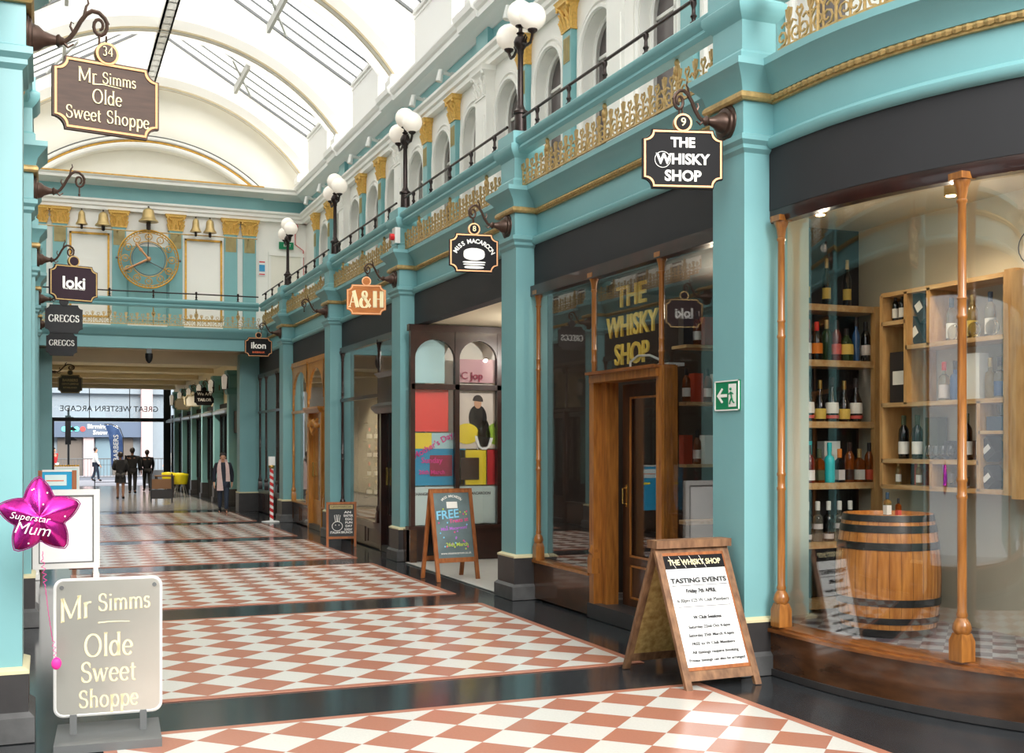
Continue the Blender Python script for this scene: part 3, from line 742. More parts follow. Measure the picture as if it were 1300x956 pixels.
# ------------------------------------------------------------------ end wall with clock and bells
def end_wall():
    y = YE
    b = MB(); b.box(-2.2, .04, y, y + .4, 0, 4.7); b.box(4.86, 7, y, y + .4, 0, 4.7); b.box(-2.2, 7.1, y, y + .4, 4.2, 8.4)
    struct(b.build('wall_back', 'white', smooth=False))
    # blind lunette above: recessed arch
    n = 32; hw = 2.42; zs = 8.66; rise = .80; R = (hw * hw + rise * rise) / (2 * rise); zc = zs + rise - R
    aa = math.asin(hw / R)
    def ap(RR_, i): a = -aa + 2 * aa * i / n; return (CX + RR_ * sin(a), zc + RR_ * cos(a))
    b = MB()
    A = [(x, y, z) for x, z in (ap(R, i) for i in range(n + 1))]; T = [(p[0], y, 13) for p in A]; b.strip(A, T)
    b.add([(-2.2, y, 8.4), (A[0][0], y, 8.4), (A[0][0], y, 13), (-2.2, y, 13)], [(0, 1, 2, 3)]); b.add([(7.1, y, 8.4), (A[n][0], y, 8.4), (A[n][0], y, 13), (7.1, y, 13)], [(0, 1, 2, 3)])
    b.strip(A, [(p[0], y + .3, p[2]) for p in A])
    b.box(-2.2, 7.1, y + .3, y + .4, 8.4, 13)
    struct(b.build('wall_back', 'cream', smooth=False))
    for (dr, t, m, w) in ((.06, .07, 'white', 1), (.155, .03, 'gold', 2), (.24, .05, 'white', 3), (.31, .014, 'bar', 4)):
        pts = []
        ab = math.acos((zs - zc) / (R + dr))
        for i in range(n + 1): a = -ab + 2 * ab * i / n; pts.append((CX + (R + dr) * sin(a), y - .03, zc + (R + dr) * cos(a)))
        b = MB(); b.tube(pts, t, 8); tag(b.build('arch_moulding', m), ['white inner moulding of the lunette arch', 'gilt moulding of the lunette arch', 'white outer moulding of the lunette arch', 'thin dark edge line of the lunette arch'][w - 1], 'moulding')
    pth = [(-2.2, y, 0, -1), (6.6, y, 0, -1)]
    b = MB(); b.sweep(pth, [(-.2, 7.76), (.13, 7.76), (.13, 7.84), (.17, 7.86), (.17, 7.93), (.22, 7.97), (.22, 8.02), (-.2, 8.03)]); struct(b.build('trim_7', 'white', ang=20))
    b = MB(); b.sweep(pth, [(-.2, 8.02), (.05, 8.02), (.05, 8.36), (-.2, 8.36)]); b.sweep([(-.6, y, 0, -1), (5.4, y, 0, -1)], [(0, 8.02), (.12, 8.02), (.12, 8.36), (0, 8.36)]); struct(b.build('trim_8', 'teal', smooth=False))
    b = MB(); b.sweep(pth, [(-.2, 8.34), (.08, 8.34), (.12, 8.37), (.2, 8.40), (.3, 8.42), (.55, 8.43), (.55, 8.50), (.58, 8.52), (.60, 8.56), (.2, 8.66), (-.2, 8.66)]); struct(b.build('trim_9', 'white', ang=20))
    b = MB(); b.box(CX - 2.9, CX + 2.9, y - .60, y - .54, 8.55, 8.585); struct(b.build('trim_10', 'gold', smooth=False))
    # pilasters
    gp = bpy.data.objects.new('gilded_pilaster', None); COL.objects.link(gp)
    w = .17
    b = MB(); b.box(-w, w, -.09, .02, 4.9, 7.34); b.box(-w - .03, w + .03, -.12, .02, 4.72, 4.92); b.build('shaft', 'teal', gp)
    b = MB(); b.box(-w + .03, w - .03, -.098, -.085, 6.88, 7.26)
    for i in range(6): x = (i - 2.5) * .045; b.box(x - .008, x + .008, -.106, -.09, 6.9, 7.24)
    b.build('inlay_panel', 'inlay', gp)
    cap = corinthian(gp, 'goldleaf', w); rot = Matrix.Rotation(pi / 2, 4, 'Z'); cap.data.transform(rot)
    pos = [(-2.6, 'far left'), (-2.11, 'second from left'), (-.7, 'just left of the clock'), (.7, 'just right of the clock'), (2.11, 'second from right'), (2.6, 'far right')]
    for i, (dx, nm) in enumerate(pos):
        g = gp if i == 0 else copy_tree(gp); tag(g, 'teal pilaster with gold capital on the clock wall, ' + nm, 'pilaster', 'pilasters on the clock wall'); g.location = (CX + dx, y, 0)
    for sx, nm in ((-1, 'left'), (1, 'right')):
        b = MB(); c = CX + sx * 1.41
        b.box(c - .62, c + .62, y - .03, y, 4.8, 7.3)
        o = b.build('wall_panel', 'white', smooth=False); tag(o, 'tall white wall panel with gold frame %s of the clock' % nm, 'panel', 'framed panels beside the clock')
        b = MB()
        for (a0, a1, c0, c1) in ((-.48, .48, 5.02, 5.06), (-.48, .48, 7.12, 7.17), (-.48, -.43, 5.02, 7.17), (.43, .48, 5.02, 7.17)): b.box(c + a0, c + a1, y - .06, y - .03, c0, c1)
        b.build('gold_frame', 'gold', o, smooth=False)
    b = MB(); b.box(CX - .56, CX + .56, y - .03, y, 4.9, 6.9)
    o = b.build('wall_panel', 'teal', smooth=False); tag(o, 'teal wall panel behind the skeleton clock', 'panel')
    b = MB()
    for (a0, a1, c0, c1) in ((-.5, .5, 4.96, 4.99), (-.5, -.47, 4.96, 6.4), (.47, .5, 4.96, 6.4)): b.box(CX + a0, CX + a1, y - .045, y - .03, c0, c1)
    b.build('panel_moulding', 'tealdark', o, smooth=False)
    # clock
    cz = 6.52; yk = y - .38
    t = thing('wall_clock', 'large gold skeleton clock showing twenty to eleven on the end wall', 'clock', (CX, yk, cz))
    def circle(r, n=48, yy=0): return [(r * sin(2 * pi * i / n), yy, r * cos(2 * pi * i / n)) for i in range(n)]
    b = MB()
    b.tube(circle(.74), .022, 6, closed=True); b.tube(circle(.68), .012, 6, closed=True)
    for i in range(60):
        a = 2 * pi * i / 60; b.cyl((.68 * sin(a), 0, .68 * cos(a)), (.74 * sin(a), 0, .74 * cos(a)), .012, n=5)
    b.build('outer_ring', 'gold', t)
    b = MB(); b.tube(circle(.45), .014, 6, closed=True); b.build('inner_ring', 'gold', t)
    b = MB(); b.tube(circle(.41), .01, 6, closed=True); b.build('inner_ring', 'bar', t)
    for i in range(12):
        a = 2 * pi * i / 12; c = Vector((.57 * sin(a), 0, .57 * cos(a))); b = MB()
        b.tube([c + Vector((.085 * sin(2 * pi * j / 14), 0, .085 * cos(2 * pi * j / 14))) for j in range(14)], .012, 5, closed=True)
        ROM = ['XII', 'I', 'II', 'III', 'IIII', 'V', 'VI', 'VII', 'VIII', 'IX', 'X', 'XI'][i]
        b.cyl(c * (.45 / .57), c * (.5 / .57), .01, n=5); o = b.build('hour_ring', 'gold', t)
        text(ROM, .085, 'gold', o, c, (1, 0, 0), (0, 0, 1), .02, bold=.003, name='numeral')
    b = MB(); a = radians(-40); d = Vector((sin(a), 0, cos(a))); b.tube([(0, -.03, 0), d * .2 + Vector((0, -.03, 0)), d * .32 + Vector((0, -.03, 0)), d * .5 + Vector((0, -.03, 0))], .028, 6); b.ball(d * .3 + Vector((0, -.03, 0)), .06, 8, .8, .8, .4); b.build('hour_hand', 'sign_copper', t)
    b = MB(); a = radians(-118); d = Vector((sin(a), 0, cos(a))); b.tube([(0, -.05, 0), d * .66 + Vector((0, -.05, 0))], .03, 6, .5); b.ball((0, -.05, 0), .06, 10); b.build('minute_hand', 'sign_copper', t)
    b = MB(); b.cyl((0, 0, 0), (0, .38, 0), .03, n=8)
    for a in (0, 120, 240): b.cyl((0, .3, 0), (.7 * sin(radians(a)), .0, .7 * cos(radians(a))), .014, n=5)
    for a in (90, 270): b.cyl((.74 * sin(radians(a)), 0, 0), (.8 * sin(radians(a)), 0, 0), .035, n=6)
    b.build('support_arms', 'bar', t)
    # bell bar and bells
    b = MB(); b.tube([(-.3, y - .35, 7.22), (5.2, y - .35, 7.22)], .018, 6)
    for x in (-.1, 1.7, 3.2, 5.0): b.cyl((x, y - .35, 7.22), (x, y, 7.22), .014, n=6)
    tag(b.build('bell_rail', 'goldold'), 'thin gilt rail under the bells across the clock wall', 'rail')
    for i, (x, s, lab) in enumerate(((1.0 - .16, .72, 'small brass bell, leftmost on the rail'), (1.35, 1.0, 'large brass bell left of the clock'), (CX, 1.25, 'largest brass bell, right above the clock'), (3.62, .72, 'small brass bell right of the clock'), (3.98, .86, 'brass bell furthest right on the rail'))):
        z = 7.30 if i != 2 else 7.48
        t = thing('bell', lab, 'bell', (x, y - .35, z), group='brass bells over the clock')
        b = MB(); b.lathe([(.2 * s, 0), (.19 * s, .03), (.15 * s, .07), (.125 * s, .14), (.115 * s, .24), (.10 * s, .3), (.05 * s, .345), (.02, .36)], n=18); b.build('bell_body', 'bell', t)
        b = MB(); b.cyl((0, 0, -.04 - (.18 if i == 2 else .04)), (0, 0, .02), .045 * s, n=8); b.ball((0, 0, -.08), .05 * s, 8); b.build('clapper', 'iron', t)
        b = MB(); b.cyl((0, 0, .35), (0, 0, .40), .02, n=6); b.build('finial', 'iron', t)
    # door, exit sign, notice and red bell at the right of the end wall
    b = MB(); b.box(5.62, 6.42, y - .04, y, 4.75, 6.86); o = b.build('door_1', 'cream', smooth=False); struct(o)
    b = MB(); b.box(5.55, 6.5, y - .08, y, 6.86, 6.96); b.box(5.55, 5.62, y - .06, y, 4.75, 6.86); b.box(6.42, 6.49, y - .06, y, 4.75, 6.86); b.build('door_frame', 'white', o, smooth=False)
    b = MB(); b.box(5.83, 6.22, y - .1, y - .06, 7.05, 7.24); o = b.build('exit_sign', 'green', smooth=False); tag(o, 'small green exit sign above the white gallery door', 'exit sign')
    text('EXIT', .1, 'letter', o, (6.05, y - .105, 7.145), (1, 0, 0), (0, 0, 1), .004)
    b = MB(); b.box(5.3, 5.47, y - .03, y - .01, 6.3, 6.72); o = b.build('notice', 'paper', smooth=False); tag(o, 'white notice with blue block and red lines beside the gallery door', 'notice')
    b = MB(); b.box(5.31, 5.46, y - .036, y - .03, 6.42, 6.6); b.build('blue_block', 'blue', o, smooth=False)
    b = MB(); b.box(5.31, 5.46, y - .036, y - .03, 6.66, 6.69); b.build('red_line', 'red', o, smooth=False); b = MB(); b.box(5.31, 5.46, y - .036, y - .03, 6.33, 6.36); b.build('red_line', 'red', o, smooth=False)
    b = MB(); b.cyl((6.28, y - .08, 7.68), (6.28, y, 7.68), .07, n=12); b.cyl((6.28, y - .05, 7.65), (6.28, y - .05, 7.5), .02, n=6); b.tube([(6.28, y - .03, 7.5), (6.28, y - .03, 7.2), (6.5, y - .03, 7.05), (6.5, y - .03, 4.8)], .012, 5); tag(b.build('fire_bell', 'red'), 'red fire alarm bell with red conduit on the upper end wall', 'alarm')
end_wall()
def bridge():
    y = 29.3
    e = thing('entablature', 'teal beam of the bridge across the arcade under the clock', 'beam', (0, 0, 0))
    pth = [(-.3, y, 0, -1), (5.2, y, 0, -1)]
    b = MB(); b.sweep(pth, [(-.2, 4.13), (.0, 4.13), (.0, 4.4), (.04, 4.44), (-.2, 4.44)]); b.build('frieze', 'teal', e, ang=40)
    b = MB(); b.sweep(pth, [(-.2, 4.44), (.05, 4.44), (.09, 4.5), (.13, 4.56), (.16, 4.6), (.16, 4.66), (-.2, 4.66)]); b.build('cornice', 'teal', e, ang=40)
    b = MB(); b.box(-.3, 5.2, y + .2, YE, 4.2, 4.6); b.build('gallery_floor', 'beige', e, smooth=False)
    balustrade('gold-crested balustrade of the bridge below the clock', 5.1, lambda u, z: (-.1 + u, y - .02, z - .06), lambda u: (0, -1), 5, 'gallery balustrade of the bridge', 5)
    # lintel and piers of the arch below the end wall
    b = MB(); b.box(.04, 4.86, YE - .02, YE + .3, 3.87, 4.25); struct(b.build('wall_back', 'beige', smooth=False))
    for sx, x0, x1, nm in ((-1, -.6, .15, 'left'), (1, 4.74, 5.4, 'right')):
        t = thing('pier', 'teal pier at the %s side of the far archway under the bridge' % nm, 'pier', (0, 30.6, 0), group='piers of the far archway')
        b = MB(); b.box(x0, x1, 0, .5, .5, 4.15); b.build('shaft', 'teal', t, smooth=False)
        b = MB(); b.box(x0 - .03, x1 + .03, -.03, .5, 0, .5); b.build('base', 'stone', t, smooth=False)
        b = MB(); b.box(x0 - .035, x1 + .035, -.035, .5, .49, .52); b.build('base_moulding', 'ivory', t, smooth=False)
    # camera hanging under the bridge
    t = thing('security_camera', 'small dome security camera hanging under the bridge beam', 'camera', (2.35, y + .05, 4.13))
    b = MB(); b.box(-.06, .06, -.06, .06, -.12, 0); b.build('mount', 'bar', t); b = MB(); b.lathe([(.02, -.36), (.07, -.3), (.09, -.22), (.09, -.12)], n=12); b.build('dome', 'black', t)
bridge()

# ------------------------------------------------------------------ unseen low shops added round the open rotunda, dimming side light on the piers
def rotunda():
    for nm, (x0, x1, y0, y1) in (('wall_front', (-9, 14, -7.3, -7)), ('wall_left', (-9.3, -9, -7, 3.6)), ('wall_right', (14, 14.3, -7, 3.6)), ('wall_left', (-9, -5.0, 3.6, 3.9)), ('wall_right', (9.9, 14, 3.6, 3.9))):
        b = MB(); b.box(x0, x1, y0, y1, 0, 4.7)
        b.mi = 1
        if x1 - x0 > 1:
            n = int((x1 - x0) / 2.3); s_ = 1 if nm == 'wall_front' else -1; yy = y1 if s_ > 0 else y0
            for i in range(n): w = (x1 - x0) / n; b.box(x0 + w * i + .3, x0 + w * (i + 1) - .2, yy, yy + .04 * s_, .5, 3.6)
        else:
            for i in range(4): b.box(x1 if nm == 'wall_left' else x0, (x1 + .04) if nm == 'wall_left' else (x0 - .04), -6.7 + 2.5 * i, -4.5 + 2.5 * i, .5, 3.6)
        struct(b.build(nm, ['teal', 'black'], smooth=False))
rotunda()
# ================================================================== shop fronts
def turned(z0, z1, r=.04, foot=.26, n=14):
    h = z1 - z0
    return [(r * 1.9, z0), (r * 1.9, z0 + .0)] and [(r * 1.1, z0 + foot - .02), (r * 1.7, z0 + foot), (r * 2.1, z0 + foot + .03), (r * 1.7, z0 + foot + .07), (r * 1.05, z0 + foot + .1), (r * 1.25, z0 + foot + .12), (r, z0 + foot + .14),
            (r, z0 + h * .33), (r * 1.16, z0 + h * .333), (r * 1.16, z0 + h * .338), (r, z0 + h * .341), (r, z0 + h * .365), (r * 1.16, z0 + h * .368), (r * 1.16, z0 + h * .373), (r, z0 + h * .376),
            (r * .94, z0 + h * .70), (r * 1.12, z0 + h * .703), (r * 1.12, z0 + h * .708), (r * .94, z0 + h * .711), (r * .94, z0 + h * .74), (r * 1.12, z0 + h * .743), (r * .92, z0 + h * .748),
            (r * .9, z1 - .2), (r * 1.15, z1 - .19), (r * 1.15, z1 - .175), (r * .95, z1 - .17), (r * 1.3, z1 - .1), (r * 1.8, z1 - .06), (r * 1.8, z1 - .045)]
def column(parent, x, y, z0, z1, m='wood', r=.04, foot=.26, mirror=False):
    b = MB(); b.loft([(-r * 1.9, r * 1.9, -r * 1.9, r * 1.9, z0), (-r * 1.9, r * 1.9, -r * 1.9, r * 1.9, z0 + foot - .05), (-r * 1.4, r * 1.4, -r * 1.4, r * 1.4, z0 + foot)])
    b.lathe(turned(z0, z1, r, foot), n=14); b.box(-r * 2, r * 2, -r * 2, r * 2, z1 - .045, z1)
    return b.build('column', m, parent, loc=(x, y, 0), mirror=mirror, ang=40)
def box(parent, name, m, x0, x1, y0, y1, z0, z1, label=None, smooth=False):
    b = MB(); b.box(x0, x1, y0, y1, z0, z1); o = b.build(name, m, parent, smooth=smooth)
    if label: o['label'] = label
    return o
def riser_panels(b, X, y0, y1, z0, z1, n, sgn=-1):
    L = (y1 - y0) / n
    for i in range(n):
        a = y0 + L * i + .08; c = y0 + L * (i + 1) - .08
        for (p, q, r, s) in ((a, c, z0 + .08, z0 + .1), (a, c, z1 - .1, z1 - .08), (a, a + .02, z0 + .08, z1 - .08), (c - .02, c, z0 + .08, z1 - .08)): b.box(X, X + .015 * sgn, p, q, r, s)

XF = 5.25
# ---- whisky shop door bay (right side, first bay)
def whisky_door_bay():
    t = thing('shop_front', 'wooden whisky shop front with tall panes and a recessed glazed door', 'shop front', (0, 0, 0))
    ya, yb = PC[0] + .22, PC[1] - .22
    cy = [7.99, 9.22, 10.62, 12.06]
    for i, y in enumerate(cy): column(t, XF, y, .46, 3.56, 'wood', .027, .2)
    box(t, 'head_beam', 'mahog', XF - .05, XF + .1, ya, yb, 3.5, 3.62)
    for (a, c) in ((cy[2] + .05, yb), (ya, cy[1] - .05)):
        b = MB(); b.box(XF - .02, XF + .12, a, c, .02, .43); b.build('stall_riser', 'riser', t, smooth=False)
        box(t, 'sill', 'wood', XF - .05, XF + .15, a, c, .43, .46)
        box(t, 'glass_pane', 'glass', XF + .0, XF + .008, a, c, .46, 3.5)
    # door surround
    XD = XF + .12
    for y in (9.22, 10.62):
        s = 1 if y < 10 else -1
        box(t, 'door_jamb', 'wood', XF - .03, XF + .14, y - .05 + .0, y + .05, .1, 2.52)
        box(t, 'door_jamb', 'wood', XF + .06, XF + .2, y + s * .05, y + s * .16, .15, 2.42)
    box(t, 'transom', 'wood', XF - .06, XF + .16, 9.22, 10.62, 2.42, 2.50)
    box(t, 'transom_ledge', 'woodh', XF - .1, XF + .14, 9.2, 10.64, 2.50, 2.53)
    box(t, 'glass_pane', 'glass', XF + .0, XF + .008, 9.26, 10.58, 2.53, 3.5)
    box(t, 'door_step', 'stone', XF - .04, XF + .5, 9.15, 10.7, 0.0, .15)
    # door leaf
    d = thing('shop_door', 'narrow dark wooden glazed door of the whisky shop with brass handle', 'door', (XD + .12, 0, 0))
    y0, y1 = 9.40, 10.44; z0, z1 = .15, 2.40
    box(d, 'door_frame_rail', 'wooddark', 0, .05, y0, y1, z1 - .13, z1); box(d, 'door_frame_rail', 'wooddark', 0, .05, y0, y1, z0, z0 + .5)
    box(d, 'door_stile', 'wooddark', 0, .05, y0, y0 + .17, z0 + .5, z1 - .13); box(d, 'door_stile', 'wooddark', 0, .05, y1 - .17, y1, z0 + .5, z1 - .13)
    b = MB()
    for (a, c, e, f) in ((y0 + .17, y1 - .17, z0 + .5, z0 + .52), (y0 + .17, y1 - .17, z1 - .15, z1 - .13), (y0 + .17, y0 + .19, z0 + .5, z1 - .13), (y1 - .19, y1 - .17, z0 + .5, z1 - .13)): b.box(-.015, 0, a, c, e, f)
    riser_panels(b, 0, y0 + .1, y1 - .1, z0, z0 + .5, 1); b.build('beading', 'wood', d, smooth=False)
    box(d, 'glass_pane', 'glass', .02, .028, y0 + .17, y1 - .17, z0 + .5, z1 - .13)
    b = MB(); b.tube([(-.0, y1 - .09, 1.18), (-.05, y1 - .09, 1.19), (-.05, y1 - .09, 1.34), (0, y1 - .09, 1.35)], .007, 6); b.box(-.006, 0, y1 - .105, y1 - .075, 1.15, 1.38); b.build('handle', 'brass', d)
    # interior of the shop behind
    # hanging gold letters behind the fanlight
    for w_, z, L in (('THE', 3.29, .62), ('WHISKY', 2.99, 1.08), ('SHOP', 2.70, .72)):
        o = text(w_, .30, 'lettergold', None, (XF + .22, 10.22, z), (0, -1, 0), (0, 0, 1), .02, bold=.004, width=L, name='gold_letters')
        tag(o, 'gold lettering %s hanging behind the pane over the whisky shop door' % w_, 'lettering', 'gold words over the whisky shop door')
    b = MB(); b.tube([(XF + .2, 10.2, 2.56), (XF + .2, 10.2, 2.62), (XF + .2, 10.05, 2.67), (XF + .2, 9.8, 2.66), (XF + .2, 9.6, 2.60)], .012, 6); b.box(XF + .15, XF + .32, 9.35, 10.4, 2.53, 2.56); o = b.build('cable_tray', 'silverwhite'); tag(o, 'white cable and tray lying over the whisky shop door', 'cable')
whisky_door_bay()

# ---- curved whisky window
def arcpt(o, a): r = BOW_R - o; return (BOW_C - (r) * cos(a), BOW_Y - r * sin(a))
def bow_window(side):
    R = side == 'R'
    t = thing('shop_front', 'curved wooden shop window of the whisky shop with slender turned columns' if R else 'curved wooden shop window at the left beside the camera', 'shop front', (0, 0, 0))
    def X(x): return x if R else 2 * CX - x
    p = []
    for (x, y, nx, ny) in [(5.30, PC[0] - .2, -1, 0)] + bow_path('R', 24, 80)[1:]: p.append((X(x), y, nx if R else -nx, ny))
    b = MB(); b.sweep(p, [(-.1, .0), (.06, .0), (.06, .33), (-.1, .33)]); b.build('stall_riser', 'riser', t, ang=40)
    b = MB(); b.sweep(p, [(-.14, .33), (.065, .33), (.09, .335), (.09, .36), (.05, .365), (.05, .38), (-.0, .385), (-.14, .39)]); b.build('sill', 'woodh', t, ang=40)
    b = MB(); b.sweep(p, [(-.1, .0), (.075, .0), (.075, .05), (-.1, .05)]); b.build('plinth', 'stone', t, ang=40)
    b = MB(); b.sweep(p, [(-.06, 3.52), (.03, 3.52), (.045, 3.56), (.045, 3.62), (-.06, 3.62)]); b.build('head_beam', 'mahog', t, ang=40)
    b = MB(); b.sweep(p, [(-.045, .385), (-.037, .385), (-.037, 3.53), (-.045, 3.53)]); b.build('glass_pane', 'glassbow', t, ang=60)
    for i, a in enumerate((-1, 21.9, 48, 72)):
        if a < 0: x, y = 5.27, 7.40
        else: x, y = arcpt(-.03, radians(a))
        column(t, X(x), y, .385, 3.56, 'wood', .030, .18, mirror=not R)
    return t
bw = bow_window('R'); bow_window('L')
a_ = radians(29.5); ex = BOW_R + .045 - .05
def _gp(u, w): aa = a_ + u / BOW_R; return (BOW_C - (BOW_R - .032) * cos(aa), BOW_Y - (BOW_R - .032) * sin(aa), 3.04 + w)
b = MB(); b.tube([_gp(.13 * cos(2 * pi * i / 24), .13 * sin(2 * pi * i / 24)) for i in range(24)], .004, 4, closed=True); b.build('ring_decal', 'letterdark', bw)
b = MB(); b.tube([_gp(-.08, .06), _gp(-.04, -.06), _gp(0, .04), _gp(.04, -.06), _gp(.08, .06)], .014, 4); b.build('letter_decal', 'lettergold', bw)

# ---- simple fronts: list of (column ys), transom z, door slot
def front(side, y0, y1, m, label, cols, trans, door=None, sillz=.5, rm='riser', arch=None, inside='interior', extra=None, r=.026, group=None):
    R = side == 'R'; X = lambda x: x if R else 2 * CX - x
    t = thing('shop_front', label, 'shop front', (0, 0, 0), group=group)
    for c in cols: column(t, X(XF), c, sillz, 3.56, m, r, .2, mirror=not R)
    box(t, 'head_beam', m, X(XF - .04), X(XF + .1), y0, y1, 3.52, 3.62)
    spans = [(y0, y1)] if not door else [s for s in ((y0, door[0]), (door[1], y1)) if s[1] - s[0] > .15]
    for (a, c) in spans:
        b = MB(); b.box(X(XF - .02), X(XF + .1), a, c, .02, sillz - .03); riser_panels(b, X(XF - .02), a, c, 0, sillz - .03, max(1, int((c - a) / .8)), -1 if R else 1); b.build('stall_riser', rm, t, smooth=False)
        box(t, 'sill', m, X(XF - .05), X(XF + .12), a, c, sillz - .03, sillz)
        box(t, 'glass_pane', 'glass', X(XF), X(XF + .008), a, c, sillz, 3.52)
    if trans: box(t, 'transom', m, X(XF - .035), X(XF + .05), y0, y1, trans - .03, trans + .03)
    if door:
        a, c = door
        box(t, 'glass_pane', 'glass', X(XF), X(XF + .008), a, c, (trans or 2.6) + .03, 3.52)
        for y in (a, c): box(t, 'door_jamb', m, X(XF - .05), X(XF + .15), y - .05, y + .05, 0, trans or 2.6)
        d = thing('shop_door', 'glazed door of the ' + label, 'door', (0, 0, 0), group=group and 'doors of the ' + group)
        tt = (trans or 2.6) - .05
        b = MB(); b.box(X(XF + .05), X(XF + .09), a + .05, a + .15, .1, tt); b.box(X(XF + .05), X(XF + .09), c - .15, c - .05, .1, tt); b.box(X(XF + .05), X(XF + .09), a + .15, c - .15, tt - .12, tt); b.box(X(XF + .05), X(XF + .09), a + .15, c - .15, .1, .6)
        b.build('door_frame', m, d, smooth=False); box(d, 'glass_pane', 'glass', X(XF + .06), X(XF + .068), a + .15, c - .15, .6, tt - .12)
        box(d, 'handle', 'brass', X(XF + .02), X(XF + .05), c - .12, c - .09, 1.1, 1.4)
        box(t, 'door_step', 'stone', X(XF - .04), X(XF + .3), a - .05, c + .05, 0, .1)
    for ar in (arch or []):
        a, c, zs, za = ar; b = MB(); cyy = (a + c) / 2; hw = (c - a) / 2
        pts = [(cyy - hw * cos(pi * i / 12), zs + (za - zs) * sin(pi * i / 12)) for i in range(13)]
        A = [(X(XF - .02), p, q) for p, q in pts]; T = [(X(XF - .02), a + (c - a) * i / 12, 3.52) for i in range(13)]
        b.strip(A, T); b.strip([(X(XF + .04), *p[1:]) for p in A], [(X(XF + .04), *p[1:]) for p in T]); b.strip(A, [(X(XF + .04), *p[1:]) for p in A]); b.build('arched_head', m, t, smooth=False)
    return t
def room(side, y0, y1, depth, mback, name, z1=3.6, mfloor='tilegrey', mside=None, mceil='interiormid', fz=.02, x0=5.42):
    X = (lambda x: x) if side == 'R' else (lambda x: 2 * CX - x)
    b = MB(); b.box(X(x0 + depth), X(x0 + depth + .1), y0, y1, 0, z1); struct(b.build('wall_' + name, mback, smooth=False))
    b = MB(); b.box(X(x0), X(x0 + depth), y0 - .02, y0 + .02, 0, z1); b.box(X(x0), X(x0 + depth), y1 - .02, y1 + .02, 0, z1); struct(b.build('wall_' + name, mside or mback, smooth=False))
    b = MB(); b.box(X(x0), X(x0 + depth), y0, y1, z1, z1 + .05); struct(b.build('ceiling', mceil, smooth=False))
    if mfloor: b = MB(); b.box(X(x0 - .1), X(x0 + depth), y0, y1, 0, fz); struct(b.build('floor', mfloor, smooth=False))

# right side bay 3: A&H
y0, y1 = PC[2] + .22, PC[3] - .22
fA = front('R', y0, y1, 'mahog', 'dark mahogany front of the A&H shop with a hooded doorway', [y0 + .05, 18.85, y1 - .06], 2.62, (17.5, 18.6), .45, 'mahog')
b = MB(); b.loft([(XF - .1, XF + .1, 17.38, 18.72, 2.3), (XF - .16, XF + .1, 17.3, 18.8, 2.38), (XF - .16, XF + .1, 17.3, 18.8, 2.42), (XF - .06, XF + .1, 17.4, 18.7, 2.48), (XF - .06, XF + .1, 17.4, 18.7, 2.9), (XF - .12, XF + .1, 17.34, 18.76, 2.98)])
b.build('door_hood', 'mahog', fA, smooth=False)
room('R', y0, y1, 2.6, 'interior', 'back')
# bay 4: golden
y0, y1 = PC[3] + .22, PC[4] - .22
fG = front('R', y0, y1, 'woodgold', 'golden oak front with an arched light over its door', [y0 + .05, 22.9, 24.5, y1 - .05], 2.5, (23.1, 24.3), .5, 'riser', [(23.0, 24.4, 2.75, 3.4), (22.0, 22.85, 3.0, 3.4), (24.6, 26.05, 2.9, 3.4)])
b = MB(); b.loft([(XF - .08, XF + .05, 23.05, 24.35, 2.44), (XF - .14, XF + .05, 22.98, 24.42, 2.52), (XF - .14, XF + .05, 22.98, 24.42, 2.56)])
for i in range(5): b.ball((XF - .06, 23.4 + .15 * i, 2.25 - .04 * abs(i - 2)), .07, 8)
b.tube([(XF - .06, 23.35, 2.3), (XF - .08, 23.55, 2.1), (XF - .08, 23.7, 2.0), (XF - .08, 23.85, 2.1), (XF - .06, 24.05, 2.3)], .035, 6); b.build('carved_crest', 'woodgold', fG)
room('R', y0, y1, 2.4, 'interiormid', 'back')
# bay 5
y0, y1 = PC[4] + .22, 30.6
front('R', y0, y1, 'mahog', 'dark wooden shop front beside the far archway', [y0 + .05, 27.9, 28.1, 29.6, y1 - .1], 2.62, None, .6, 'mahog')
room('R', y0, y1, 2.4, 'interiormid', 'back')
# left fronts
for k in range(5):
    y0 = PC[k] + .22; y1 = (PC[k + 1] - .22) if k < 4 else 30.6
    front('L', y0, y1, ['wooddark', 'wood', 'mahog', 'wooddark', 'mahog'][k], ['dark wooden shop front under the loki side, opposite the whisky shop door', 'wooden shop front opposite the macaroon shop', 'mahogany shop front opposite the A&H shop', 'dark shop front opposite the golden oak front', 'last mahogany shop front on the left'][k],
          [y0 + .05, y0 + 1.45, y0 + 2.75, y1 - .05], 2.55, (y0 + 1.5, y0 + 2.7) , .5, 'riser')
    room('L', y0, y1, 2.4, 'interior', 'left')

